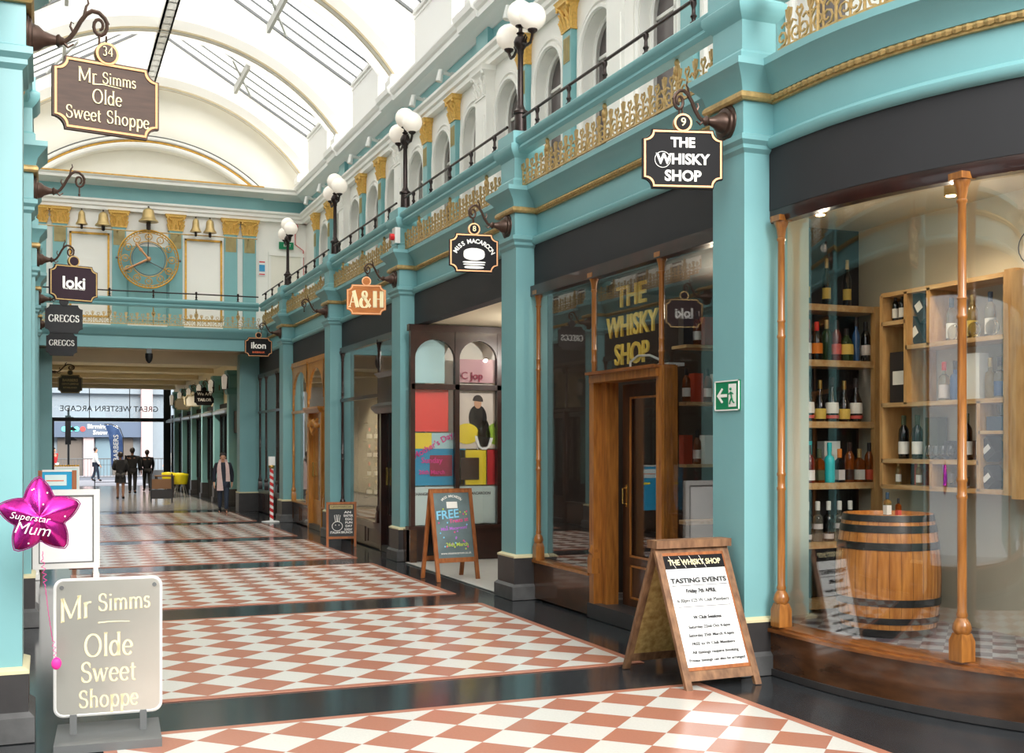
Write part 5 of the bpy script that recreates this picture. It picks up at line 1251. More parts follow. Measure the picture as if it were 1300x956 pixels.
def hang_sign(x, y, zc, w, h, face, edge, label, num=None, rot=0, cat='sign'):
    t = thing('hanging_sign', label, cat, (x, y, zc), group=None); t.rotation_euler.z = rot
    fn = lambda u, v, q: (u, q, v)
    b = MB(); b.prism(plaque(w, h), fn, -.018, .018); b.build('panel', face, t, smooth=False)
    # raised border
    out = plaque(w, h); k = 1 - .035 / w * 2; kk = 1 - .035 / h * 2
    for yy in (-.026, .018):
        b = MB(); out = [(u * (1 - .022 / w), v * (1 - .022 / h)) for u, v in plaque(w, h)]; inn = [(u * (1 - .05 / w), v * (1 - .05 / h)) for u, v in plaque(w, h)]; n = len(out)
        b.strip([fn(u, v, yy) for u, v in out + out[:1]], [fn(u, v, yy) for u, v in inn + inn[:1]]); b.strip([fn(u, v, yy + .008) for u, v in out + out[:1]], [fn(u, v, yy + .008) for u, v in inn + inn[:1]])
        b.strip([fn(u, v, yy) for u, v in out + out[:1]], [fn(u, v, yy + .008) for u, v in out + out[:1]]); b.build('border', edge, t, smooth=False)
    rr = .068 * h / .44
    mt = Matrix.Rotation(-pi / 2, 3, 'X')
    b = MB(); b.lathe([(rr, -.03), (rr * 1.02, -.02), (rr * 1.02, .02), (rr, .03)], (0, 0, h / 2 + rr * .72), 24, True, mt); b.build('roundel', edge, t)
    b = MB(); b.lathe([(rr * .78, -.036), (rr * .78, .036)], (0, 0, h / 2 + rr * .72), 24, True, mt); b.build('roundel_face', face, t)
    b = MB(); b.tube([(0, 0, h / 2 + rr * 1.7), (0, 0, h / 2 + rr * 1.7 + .05)], .007, 5); b.build('hanger', 'bronze', t)
    if num: text(num, rr * 1.25, 'lettercream', t, (0, -.038, h / 2 + rr * .72), (1, 0, 0), (0, 0, 1), .004, bold=.001, name='number')
    return t
XR, XL = 5.02, -.13
SX = lambda s: XR - .565 if s == 'R' else XL + .565
BL = {('R', 0): 'iron scroll bracket on the pier holding the whisky shop sign', ('R', 1): 'iron scroll bracket holding the macaroon sign', ('R', 2): 'iron scroll bracket holding the orange A&H sign', ('R', 3): 'empty iron scroll bracket on the pier behind the orange sign', ('R', 4): 'iron scroll bracket holding the small ikon sign',
      ('L', 0): 'iron scroll bracket holding the brown sweet shop sign', ('L', 1): 'empty iron scroll bracket below the brown sweet shop sign', ('L', 2): 'iron scroll bracket holding the loki sign', ('L', 3): 'iron scroll bracket holding the upper GREGGS sign', ('L', 4): 'iron scroll bracket holding the lower GREGGS sign'}
ZB = 4.34
for k in range(5):
    bracket(XR, PC[k], ZB, -1, BL[('R', k)]); bracket(XL, PC[k], ZB, 1, BL[('L', k)])
def face_text(t, rows, y=-.019):
    for (s_, size, z, m, *rest) in rows:
        text(s_, size, m, t, (rest[1] if len(rest) > 1 else 0, y, z), (1, 0, 0), (0, 0, 1), .004, bold=rest[0] if rest else .003)
# the whisky shop
t = hang_sign(4.60, PC[0], 4.015, .64, .46, 'sign_black', 'sign_copper', 'black hanging sign with copper border reading THE WHISKY SHOP', '9', radians(-16))
face_text(t, [('THE', .105, .125, 'letter', .004), ('WHISKY', .112, -.005, 'letter', .004), ('SHOP', .115, -.135, 'letter', .004)])
b = MB(); b.tube([(-.162 + .062 * cos(a), -.022, -.008 + .062 * sin(a)) for a in [2 * pi * i / 24 for i in range(24)]], .003, 4, closed=True); b.build('ring_round_letter', 'letter', t)
# sweet shoppe
t = hang_sign(.36, PC[0], 4.005, .66, .46, 'sign_brown', 'sign_copper', 'brown hanging sign with copper border reading Mr Simms Olde Sweet Shoppe', None, radians(11))
serif([('34', .085, 0, .288, 0)], 'lettercream', t, (0, -.038, 0), (1, 0, 0), (0, 0, 1), .1, .04, 'number')
serif([('Mr', .13, -.12, .12, 0), ('Simms', .105, .075, .12, 0), ('Olde', .125, .0, -.005, 0), ('Sweet', .118, -.145, -.125, 0), ('Shoppe', .118, .13, -.125, 0)], 'lettercream', t, (0, -.019, 0), (1, 0, 0), (0, 0, 1), .1, .035)
b = MB(); b.tube([(-.09, -.02, .075), (-.02, -.02, .083), (.05, -.02, .077), (.09, -.02, .073)], .005, 4, .4); b.build('flourish', 'lettercream', t)
# macaroon
t = hang_sign(4.585, PC[1], 4.0, .58, .45, 'sign_black', 'sign_copper', 'black hanging sign with a white macaroon reading MISS MACAROON', '8', radians(-9))
s_ = 'MISS MACAROON'; adv = {'M': 1.3, 'I': .55, ' ': .6}
tot = sum(adv.get(c, 1) for c in s_); q = 0
for c in s_:
    w_ = adv.get(c, 1); a = radians(68 - 136 * (q + w_ / 2) / tot); q += w_
    if c != ' ': text(c, .07, 'letter', t, (.24 * sin(-a) * 1.0, -.019, -.085 + .22 * cos(a)), (cos(a), 0, sin(a)), (-sin(a), 0, cos(a)), .004, bold=.002)
b = MB()
for (z0, z1, r) in ((-.085, .055, .125), (-.118, -.096, .135), (-.142, -.124, .13), (-.182, -.15, .115)):
    poly = [(r * cos(2 * pi * i / 24), (z0 + z1) / 2 + (z1 - z0) / 2 * (1 if abs(sin(2 * pi * i / 24)) > .95 else abs(sin(2 * pi * i / 24)) ** .6) * (1 if sin(2 * pi * i / 24) > 0 else -1)) for i in range(24)]
    b.prism(poly, lambda u, v, w: (u, w, v), -.024, -.018)
b.build('macaroon_emblem', 'letter', t, smooth=False)
# A&H
t = hang_sign(4.55, PC[2], 4.0, .60, .46, 'sign_wood', 'sign_copper', 'orange wooden hanging sign with pale yellow letters A&H', None, radians(-12))
serif([('A&H', .36, 0, -.01, 0)], 'lettercream', t, (0, -.019, 0), (1, 0, 0), (0, 0, 1), .15, .03)
# ikon
t = hang_sign(4.50, PC[4], 4.0, .62, .44, 'sign_black', 'sign_copper', 'small black hanging sign reading ikon near the far archway', None)
face_text(t, [('ikon', .2, .03, 'letter', .005), ('BARBERS.UK', .05, -.12, 'orange', .002)])
# loki, GREGGS
t = hang_sign(.36, PC[2], 4.03, .66, .50, 'sign_plum', 'goldold', 'plum hanging sign with gold border reading loki on the left side', None, radians(17))
face_text(t, [('loki', .22, .0, 'letter', .006), ('WINE MERCHANT & DELI', .026, -.08, 'letter', .0005)])
t = hang_sign(.30, PC[3], 4.0, .62, .50, 'fascia', 'fascia', 'dark grey hanging sign reading GREGGS, the upper and nearer of two', None)
serif([('GREGGS', .17, 0, .0, 0)], 'letter', t, (0, -.019, 0), (1, 0, 0), (0, 0, 1), .17, .06)
t = hang_sign(.32, PC[4], 3.93, .62, .50, 'fascia', 'fascia', 'dark grey hanging sign reading GREGGS, the lower and farther of two', None)
serif([('GREGGS', .17, 0, .02, 0)], 'letter', t, (0, -.019, 0), (1, 0, 0), (0, 0, 1), .17, .06)

# fire exit arrow sign on the first right pier
b = MB(); b.box(XR - .012, XR, PC[0] - .175, PC[0] + .175, 2.06, 2.30); o = b.build('fire_exit_sign', 'green', smooth=False); tag(o, 'green fire exit sign with white arrow and running figure on the first pier', 'exit sign')
b = MB()
X_ = XR - .018
for (a, c, e, f) in ((-.175, .175, 2.06, 2.07), (-.175, .175, 2.29, 2.30), (-.175, -.165, 2.06, 2.30), (.165, .175, 2.06, 2.30)): b.box(X_, XR - .012, PC[0] + a, PC[0] + c, e, f)
b.build('white_border', 'letter', o, smooth=False)
Y_ = lambda u: PC[0] - u            # reading direction is -Y when facing the pier from the arcade
b = MB(); b.prism([(-.14, 2.18), (-.07, 2.24), (-.055, 2.23), (-.095, 2.192), (-.0, 2.192), (-.0, 2.168), (-.095, 2.168), (-.055, 2.13), (-.07, 2.12)], lambda u, v, w: (w, Y_(u), v), X_, XR - .012); b.build('arrow', 'letter', o, smooth=False)
b = MB(); b.box(X_, XR - .012, Y_(.03), Y_(.13), 2.09, 2.27); b.build('door_symbol', 'letter', o, smooth=False)
b = MB(); b.tube([(X_ - .002, Y_(.065), 2.205), (X_ - .002, Y_(.08), 2.16), (X_ - .002, Y_(.055), 2.13), (X_ - .002, Y_(.05), 2.11)], .007, 4); b.tube([(X_ - .002, Y_(.08), 2.16), (X_ - .002, Y_(.095), 2.13), (X_ - .002, Y_(.115), 2.12)], .007, 4); b.tube([(X_ - .002, Y_(.04), 2.19), (X_ - .002, Y_(.065), 2.205), (X_ - .002, Y_(.1), 2.19)], .006, 4); b.ball((X_ - .003, Y_(.065), 2.23), .012, 8); b.build('running_figure', 'green', o)
# red alarm boxes
for (x, y, z, lab) in ((5.0, PC[2] - .25, 4.95, 'small red alarm beacon on the pedestal above the macaroon shop end'), (-.12, PC[2] + .1, 3.1, 'x'), ):
    if lab == 'x': continue
    b = MB(); b.box(x - .08, x, y - .05, y + .12, z - .1, z + .14); o = b.build('alarm_beacon', 'silverwhite', smooth=False); tag(o, lab, 'alarm'); b = MB(); b.cyl((x - .14, y + .03, z), (x - .08, y + .03, z), .05, n=10); b.build('lens', 'red', o)

# ================================================================== lamp posts
def lamp_post(loc, label):
    t = thing('lamp_post', label, 'lamp', loc, group='triple globe lamp posts on the gallery')
    b = MB(); b.lathe([(.1, 0), (.1, .03), (.075, .04), (.07, .24), (.09, .25), (.09, .28), (.06, .3), (.05, .32), (.036, .36), (.032, .95), (.04, .97), (.04, 1.0), (.05, 1.02), (.075, 1.05), (.08, 1.1), (.06, 1.15), (.03, 1.18), (.05, 1.2), (.025, 1.22), (.022, 1.27)], n=16); b.build('post', 'iron', t)
    b = MB(); b.lathe([(.02, 1.26), (.06, 1.28), (.065, 1.30), (.03, 1.31)], n=14); b.build('globe_cup', 'iron', t)
    b = MB(); b.ball((0, 0, 1.43), .155, 20); b.build('glass_globe', 'globe', t)
    for s in (-1, 1):
        b = MB(); b.tube([(0, 0, 1.08), (0, s * .1, 1.05), (0, s * .2, 1.0), (0, s * .3, 1.0), (0, s * .35, 1.06), (0, s * .36, 1.1)], .018, 6); b.tube([(0, s * .14, 1.04), (0, s * .19, 1.1), (0, s * .15, 1.14), (0, s * .1, 1.1)], .011, 5)
        b.lathe([(.015, 1.08), (.055, 1.11), (.06, 1.13), (.03, 1.14)], (0, s * .36, 0), 12); b.build('arm', 'iron', t)
        b = MB(); b.ball((0, s * .36, 1.27), .155, 20); b.build('glass_globe', 'globe', t)
    return t
lp = lamp_post((5.17, PC[1], 5.42), 'nearest lamp post with three white globes, above the macaroon sign')
for k, lab in ((2, 'second lamp post with three white globes, above the orange A&H sign'), (3, 'third lamp post with three white globes, above the empty bracket'), (4, 'farthest lamp post with three white globes, beside the clock wall')):
    if k: copy_tree(lp, loc=(5.17, PC[k], 5.42), label=lab)

# ================================================================== A-boards
def rim(b, x0, x1, z0, z1, t_, y0, y1):
    b.box(x0, x1, y0, y1, z0, z0 + t_); b.box(x0, x1, y0, y1, z1 - t_, z1); b.box(x0, x0 + t_, y0, y1, z0 + t_, z1 - t_); b.box(x1 - t_, x1, y0, y1, z0 + t_, z1 - t_)
def a_board(label, loc, rz, w, h, depth, m, bar=.045, front='paper', back='osb', topcap=False, legs_in=0, panel_z0=.12, lean=None):
    """front face towards local -Y; returns (thing, function mapping (u in -1..1, v 0..1 on panel) to a point, ux, uz)"""
    t = thing('a_board', label, 'sign board', loc, rz)
    def side(sgn, panelmat, nm):
        A = lambda u, v, o=0: Vector((u, sgn * (depth / 2 * (1 - v)) + sgn * o, v * h))
        for s in (-1, 1):
            b = MB(); x0 = s * w / 2; x1 = s * (w / 2 - bar)
            p = [A(min(x0, x1), 0, -.02), A(max(x0, x1), 0, -.02), A(max(x0, x1), 0, .015), A(min(x0, x1), 0, .015), A(min(x0, x1), 1, -.02), A(max(x0, x1), 1, -.02), A(max(x0, x1), 1, .015), A(min(x0, x1), 1, .015)]
            b.add(p, [(0, 3, 2, 1), (4, 5, 6, 7), (0, 1, 5, 4), (1, 2, 6, 5), (2, 3, 7, 6), (3, 0, 4, 7)]); b.build('leg', m, t, smooth=False)
        for v0, v1 in ((panel_z0, panel_z0 + bar / h * 1.2), (1 - bar / h * 1.1, 1)):
            b = MB(); xa = w / 2 - bar
            p = [A(-xa, v0, -.02), A(xa, v0, -.02), A(xa, v0, .012), A(-xa, v0, .012), A(-xa, v1, -.02), A(xa, v1, -.02), A(xa, v1, .012), A(-xa, v1, .012)]
            b.add(p, [(0, 3, 2, 1), (4, 5, 6, 7), (0, 1, 5, 4), (1, 2, 6, 5), (2, 3, 7, 6), (3, 0, 4, 7)]); b.build('rail', m, t, smooth=False)
        b = MB(); xa = w / 2 - bar; v0 = panel_z0 + bar / h * 1.2; v1 = 1 - bar / h * 1.1
        p = [A(-xa, v0, -.01), A(xa, v0, -.01), A(xa, v0, .004), A(-xa, v0, .004), A(-xa, v1, -.01), A(xa, v1, -.01), A(xa, v1, .004), A(-xa, v1, .004)]
        b.add(p, [(0, 3, 2, 1), (4, 5, 6, 7), (0, 1, 5, 4), (1, 2, 6, 5), (2, 3, 7, 6), (3, 0, 4, 7)]); o = b.build(nm, panelmat, t, smooth=False)
        return A, v0, v1, xa, o
    side(1, back, 'rear_panel'); A, v0, v1, xa, po = side(-1, front, 'front_panel')
    uz = (A(0, 1) - A(0, 0)).normalized()
    P = lambda u, v: A(u * xa, v0 + (v1 - v0) * v, .006)
    return t, P, uz, po
# whisky board
t, P, uz, po = a_board('rustic wooden A-board listing tasting events of the whisky shop', (4.62, 7.68, 0), radians(2), .66, 1.02, .92, 'rustic', .055, 'paper', 'osb', panel_z0=.06)
b = MB(); b.box(-.34, .34, -.07, -.0, 1.0, 1.06); b.box(-.34, .34, .0, .07, 1.0, 1.06); b.build('top_cap', 'rustic', t, smooth=False)
def slab(t, P, u0, u1, v0, v1, m, name, lift=.003):
    b = MB(); n = Vector((1, 0, 0)).cross(uz); q = [P(u0, v0), P(u1, v0), P(u1, v1), P(u0, v1)]
    b.add([p + n * 0 for p in q] + [p + n * lift for p in q], [(0, 3, 2, 1), (4, 5, 6, 7), (0, 1, 5, 4), (1, 2, 6, 5), (2, 3, 7, 6), (3, 0, 4, 7)]); return b.build(name, m, t, smooth=False)
slab(t, P, -1, 1, .86, .975, 'sign_black', 'header_band', .004); slab(t, P, -1, 1, .975, 1.0, 'easel', 'inner_edge', .006); slab(t, P, .965, 1.0, 0, 1, 'easel', 'inner_edge', .006); slab(t, P, -1, 1, 0, .03, 'easel', 'inner_edge', .006)
text('THE WHISKY SHOP', .06, 'lettercream', t, P(0, .915) + Vector((0, -.006, 0)), (1, 0, 0), uz, .003, bold=.0012, width=.47)
for (s_, v, w_, sz, m, bo) in (('TASTING EVENTS', .755, .50, .052, 'letterdark', .0018), ('Friday 7th APRIL', .665, .27, .042, 'letterdark', .0015), ('6:30pm £25 W Club Members', .585, .46, .04, 'letterdark', .0), ('W Club Sessions', .44, .25, .036, 'letterdark', .001), ('Saturday 22nd Oct 4-6pm', .36, .37, .032, 'letterdark', .0005),
                    ('Saturday 25th March 4-6pm', .29, .40, .032, 'letterdark', .0005), ('FREE to W Club Members', .22, .38, .032, 'letterdark', .0005), ('All tastings require booking', .15, .41, .032, 'letterdark', .0005), ('Private tastings can also be arranged', .085, .49, .030, 'letterdark', .0005)):
    text(s_, sz, m, t, P(0, v) + Vector((0, -.003, 0)), (1, 0, 0), uz, .002, bold=bo, width=w_)
slab(t, P, -.9, .9, .712, .715, 'letterdark', 'rule', .004); slab(t, P, -.85, .85, .53, .533, 'letterdark', 'rule', .004)
for i in range(4): slab(t, lambda u, v: P(u + (v - .9) * -1.6 - .7 + .33 * i, v), -.006, .006, .865, .97, 'letter', 'header_stripe', .005)
b = MB(); b.ball((.3, -.37, .16), .022, 8); b.build('bolt', 'brass', t)
# macaroon board
t, P, uz, po = a_board('tall orange wooden A-board of the macaroon shop with coloured FREE chalk writing', (4.98, 14.38, 0), radians(6), .62, 1.2, .52, 'easel', .05, 'slate', 'black', panel_z0=.2)
text('FREE', .16, 'skyblue', t, P(-.3, .66) + Vector((0, -.004, 0)), (1, 0, .08), uz, .003, bold=.003)
text('Treats at', .075, 'hotpink', t, P(.3, .57) + Vector((0, -.004, 0)), (1, 0, .1), uz, .003, bold=.001)
text('Miss Macaroon!', .06, 'lilac', t, P(.0, .45) + Vector((0, -.004, 0)), (1, 0, .06), uz, .003, bold=.001)
text('26th March', .07, 'limechalk', t, P(.1, .2) + Vector((0, -.004, 0)), (1, 0, 0), uz, .003, bold=.001)
text('www.missmacaroon.co.uk', .045, 'letter', t, P(0, .07) + Vector((0, -.004, 0)), (1, 0, 0), uz, .003, width=.44)
for i, c in enumerate('MISS MACAROON'):
    a = radians(60 - 120 * (i + .5) / 13)
    if c != ' ': text(c, .045, 'letter', t, P(0, .83) + Vector((-.16 * sin(a) * 1.0, -.004, .0)) + uz * (.1 * cos(a)), (cos(a), 0, sin(a) * .9), (-sin(a), 0, cos(a)), .003, bold=.001)
slab(t, P, -.3, .3, .76, .86, 'letter', 'macaroon_drawing', .004)
random.seed(4)
for i in range(26):
    u, v = random.uniform(-.9, .9), random.uniform(.1, .8)
    b = MB(); p = P(u, v); b.ball(p + Vector((0, -.003, 0)), .012, 6, 1, 1, .3); b.build('chalk_dot', ['hotpink', 'lilac', 'skyblue', 'limechalk'][i % 4], t)
# A&H chalk board, upright
t = thing('chalk_board', 'small wooden framed chalk board with a drawn animal face before the A&H shop', 'sign board', (4.77, 19.56, 0), radians(-8))
for s in (-1, 1):
    box(t, 'leg', 'easel', s * .24 - .02, s * .24 + .02, -.02, .02, 0, .78); b = MB(); b.add([(s * .22 - .015, .0, .7), (s * .22 + .015, .0, .7), (s * .22 + .015, .02, .7), (s * .22 - .015, .02, .7), (s * .22 - .015, .33, 0), (s * .22 + .015, .33, 0), (s * .22 + .015, .36, 0), (s * .22 - .015, .36, 0)], [(0, 1, 2, 3), (4, 7, 6, 5), (0, 4, 5, 1), (1, 5, 6, 2), (2, 6, 7, 3), (3, 7, 4, 0)]); b.build('rear_leg', 'easel', t, smooth=False)
for z in (.16, .76): box(t, 'rail', 'easel', -.22, .22, -.02, .02, z - .02, z + .02)
box(t, 'chalk_panel', 'chalk', -.22, .22, -.008, .008, .18, .74); box(t, 'header_strip', 'inlay', -.2, .2, -.012, -.008, .66, .73)
text('LEWMARCIA', .05, 'letterdark', t, (0, -.014, .695), (1, 0, 0), (0, 0, 1), .002, width=.34)
b = MB(); b.tube([(-.07 + .09 * cos(2 * pi * i / 16), -.012, .36 + .08 * sin(2 * pi * i / 16)) for i in range(16)], .006, 4, closed=True)
for s in (-1, 1): b.tube([(-.07 + s * .03, -.012, .43), (-.07 + s * .05, -.012, .55), (-.07 + s * .015, -.012, .56), (-.07 + s * .005, -.012, .44)], .006, 4); b.ball((-.07 + s * .03, -.012, .38), .009, 6)
b.build('animal_drawing', 'letter', t)
for s_, z, x, w_ in (('AN', .60, .11, .12), ('EASTER', .54, .12, .16), ('EGG', .48, .13, .12), ('FUN', .42, .13, .12), ('DAY', .36, .13, .12), ('ITALIAN BRUNCH', .25, 0, .38), ('SUNDAY', .30, .12, .14)): text(s_, .055, 'letter', t, (x, -.011, z), (1, 0, 0), (0, 0, 1), .002, bold=.001, width=w_)

# Mr Simms board near camera (acrylic plate on a swinging frame)
t = thing('pavement_sign', 'silver rounded pavement sign reading Mr Simms Olde Sweet at the bottom left', 'sign board', (.355, 7.36, 0), radians(-3))
def rrect(w, z0, z1, r=.045, n=5):
    p = []
    for cx, cz, a0 in ((w / 2 - r, z0 + r, -90), (w / 2 - r, z1 - r, 0), (-w / 2 + r, z1 - r, 90), (-w / 2 + r, z0 + r, 180)):
        p += [(cx + r * cos(radians(a0 + 90 * i / n)), cz + r * sin(radians(a0 + 90 * i / n))) for i in range(n + 1)]
    return p
b = MB(); b.prism(rrect(.59, .17, .97), lambda u, v, w: (u, w, v), -.012, .012); b.build('panel', 'mirrorplate', t, smooth=False)
b = MB(); b.tube([(u, 0, v) for u, v in rrect(.60, .165, .975)], .014, 6, closed=True); b.build('frame', 'silverwhite', t)
b = MB()
for s in (-1, 1): b.box(s * .2 - .02, s * .2 + .02, -.02, .02, .05, .17)
b.box(-.3, .3, -.28, .28, 0, .05); b.build('base', 'bar', t, smooth=False)
for s in (-1, 1): b = MB(); b.cyl((s * .265, -.02, .935), (s * .265, -.013, .935), .013, n=10); b.build('screw', 'bar', t)
serif([('Mr', .2, -.185, .80, .12), ('Simms', .15, .09, .835, .03)], 'lettercream', t, (0, -.013, 0), (1, 0, 0), (0, 0, 1), .105, .035, sx=.75)
serif([('Olde', .19, .0, .57, 0), ('Sweet', .175, .0, .41, 0), ('Shoppe', .15, 0, .25, 0)], 'lettercream', t, (0, -.013, 0), (1, 0, 0), (0, 0, 1), .105, .035)
b = MB(); b.tube([(-.06, -.014, .715), (.02, -.014, .72), (.12, -.014, .716)], .005, 4, .5); b.build('flourish', 'lettercream', t)

# balloon
def balloon():
    t = thing('star_balloon', 'shiny magenta star balloon reading Superstar Mum tied by a ribbon', 'balloon', (-.03, 6.75, 1.4)); 
    th0 = radians(92); R0, R1 = .218, .126; n = 10; N = 60
    def rad(a):
        k = ((a - th0) / (2 * pi / 5)) % 1; k = abs(k - .5) * 2       # 1 at tips, 0 at valleys
        rr = R1 + (R0 - R1) * k ** 1.12
        return rr
    b = MB()
    for s in (-1, 1):
        vs = [(0, s * .075, 0)]; fs = []
        rings = [.12, .25, .4, .55, .68, .8, .9, .96, 1.0]
        for q in rings:
            for i in range(N):
                a = 2 * pi * i / N; r = rad(a) * q; y = s * .075 * (1 - q ** 2.2) ** .6
                k = abs(((((a - th0) / (2 * pi / 5)) % 1) - .5) * 2)
                y *= .75 + .25 * k * (1 - q) + .25 * (1 - k) * .2; y += s * .004 * sin(a * 30) * q * (1 - q) * 4
                vs.append((r * cos(a), y, r * sin(a)))
        for i in range(N): fs.append((0, 1 + i, 1 + (i + 1) % N))
        for j in range(len(rings) - 1):
            for i in range(N): fs.append((1 + j * N + i, 1 + j * N + (i + 1) % N, 1 + (j + 1) * N + (i + 1) % N, 1 + (j + 1) * N + i))
        b.add(vs, fs)
    b.build('foil_body', 'foil', t, ang=80)
    b = MB()
    pts = [(rad(2 * pi * i / N) * 1.03 * cos(2 * pi * i / N), 0, rad(2 * pi * i / N) * 1.03 * sin(2 * pi * i / N)) for i in range(N)]
    b.tube(pts, .004, 4, closed=True); b.build('seam', 'foil', t)
    text('Superstar', .052, 'letter', t, (-.045, -.083, -.0), (1, 0, -.16), (.42, 0, 1), .002, bold=-.0003)
    text('Mum', .09, 'letter', t, (-.03, -.08, -.065), (1, 0, -.16), (.42, 0, 1), .002, bold=-.0006)
    random.seed(5)
    for i in range(22):
        a = random.uniform(0, 2 * pi); r = rad(a) * random.uniform(.3, .85)
        if -.13 < r * sin(a) < .05 and abs(r * cos(a)) < .12: continue
        b = MB(); b.ball((r * cos(a), -.07 * (1 - (r / rad(a)) ** 2.2) ** .6 - .001, r * sin(a)), .0045, 6, 1, 1, .3); b.build('printed_dot', 'letter', t)
    b = MB(); pts = []
    for i in range(60):
        q = i / 59; z = -.19 - .66 * q; x = .015 + .07 * q ** 1.4; cu = .012 if (.08 < q < .3 or q > .82) else .002
        pts.append((x + cu * sin(q * 130), cu * cos(q * 130) + q * .35, z))
    b.tube(pts, .0022, 4); b.build('ribbon', 'pinkpaper', t)
    b = MB(); b.ball((.088, .35, -.87), .028, 10, 1.3, 1, .5); b.build('heart_weight', 'pinkpaper', t)
balloon()

# white framed board standing before the third left pier
t = thing('display_board', 'large white framed display board on silver legs at the left wall', 'sign board', (.26, 16.5, 0))
box(t, 'panel', 'paper', -.33, .35, -.02, .02, .2, 1.09)
b = MB()
rim(b, -.42, .42, .12, 1.18, .075, -.04, .04)
b.build('frame', 'silverwhite', t, smooth=False)
b = MB()
rim(b, -.345, .345, .195, 1.105, .015, -.045, 0)
b.build('inner_edge', 'bar', t, smooth=False)
for s in (-1, 1): box(t, 'leg', 'silverwhite', s * .37 - .04, s * .37 + .04, -.2, .2, 0, .06); box(t, 'leg', 'silverwhite', s * .37 - .03, s * .37 + .03, -.03, .03, .0, .14)
t = thing('display_board', 'blue poster in a wooden frame standing behind the white display board', 'sign board', (.19, 19.6, 0))
box(t, 'panel', 'posterblue', -.24, .2, -.02, .02, .5, 1.37); box(t, 'frame', 'easel', .2, .27, -.03, .03, 0, 1.37); box(t, 'frame', 'easel', -.3, -.24, -.03, .03, 0, 1.37); box(t, 'frame', 'silverwhite', -.24, .2, -.03, .03, 1.35, 1.38)
box(t, 'pale_block', 'frost', -.2, .12, -.026, -.02, 1.13, 1.30); box(t, 'orange_line', 'orange', -.18, .08, -.03, -.026, 1.2, 1.215); box(t, 'yellow_block', 'sunyellow', -.05, .12, -.026, -.02, 1.0, 1.04)
t = thing('display_board', 'pale menu case with gilt top edge standing farther along the left wall', 'sign board', (.38, 23.4, 0))
box(t, 'panel', 'frost', -.19, .19, -.02, .02, .2, 1.33); b = MB()
rim(b, -.22, .22, 0, 1.36, .03, -.03, .03)
b.build('frame', 'silverwhite', t, smooth=False); b = MB()
for i in range(10): b.ball((-.2 + .044 * i, 0, 1.37), .024, 8)
b.build('gilt_edge', 'gold', t)

# striped pole
t = thing('barber_pole', 'red and white striped pole on a round white foot with a small box on top', 'barber pole', (4.80, 26.35, 0))
b = MB(); b.lathe([(.23, 0), (.23, .015), (.05, .035), (.03, .04)], n=24); b.build('foot', 'paper', t)
b = MB(); r = .045; n = 16; m_ = 60; z0, z1 = .03, 1.22; vs = []; fs = []
for j in range(m_ + 1):
    for i in range(n): a = 2 * pi * i / n; vs.append((r * cos(a), r * sin(a), z0 + (z1 - z0) * j / m_))
b.add(vs, []) 
for j in range(m_):
    for i in range(n):
        b.f.append((j * n + i, j * n + (i + 1) % n, (j + 1) * n + (i + 1) % n, (j + 1) * n + i)); b.m.append(1 if ((j / 7.5 + i / n) % 1) < .5 else 0)
b.build('striped_shaft', ['paper', 'red'], t)
b = MB(); b.ball((0, 0, 1.27), .07, 12, .8); b.build('knob', 'brass', t); b = MB(); b.box(-.07, .07, -.05, .05, 1.3, 1.5); b.build('leaflet_box', 'paper', t, smooth=False)
# ================================================================== people
def figure(name, label, loc, rz, height, J, R, E, mats, parts):
    """J joints dict, E edges, R radii; grown by skin + subdivision into one continuous mesh"""
    t = thing(name, label, 'person', loc, rz); t.scale = (height / 1.75,) * 3
    def skin(nm, keys, edges, m, parent, rad=None, sub=1):
        me = bpy.data.meshes.new(nm); idx = {k: i for i, k in enumerate(keys)}
        me.from_pydata([J[k] for k in keys], [(idx[a], idx[b]) for a, b in edges], [])
        o = bpy.data.objects.new(nm, me); COL.objects.link(o)
        md = o.modifiers.new('s', 'SKIN'); md.use_smooth_shade = True
        for i, k in enumerate(keys):
            r = (rad or R)[k]; me.skin_vertices[0].data[i].radius = r if isinstance(r, tuple) else (r, r); me.skin_vertices[0].data[i].use_root = (i == 0)
        o.modifiers.new('u', 'SUBSURF').levels = sub
        dg = bpy.context.evaluated_depsgraph_get(); m2 = bpy.data.meshes.new_from_object(o.evaluated_get(dg)); bpy.data.objects.remove(o)
        m2.materials.clear(); m2.materials.append(MATS[m]); m2.shade_smooth()
        o2 = bpy.data.objects.new(nm, m2); COL.objects.link(o2); o2.parent = parent; return o2
    body = skin('body', list(J.keys()), E, mats, t, sub=2)
    for nm, keys, edges, m, rad in parts: skin(nm, keys, edges, m, t, rad)
    return t
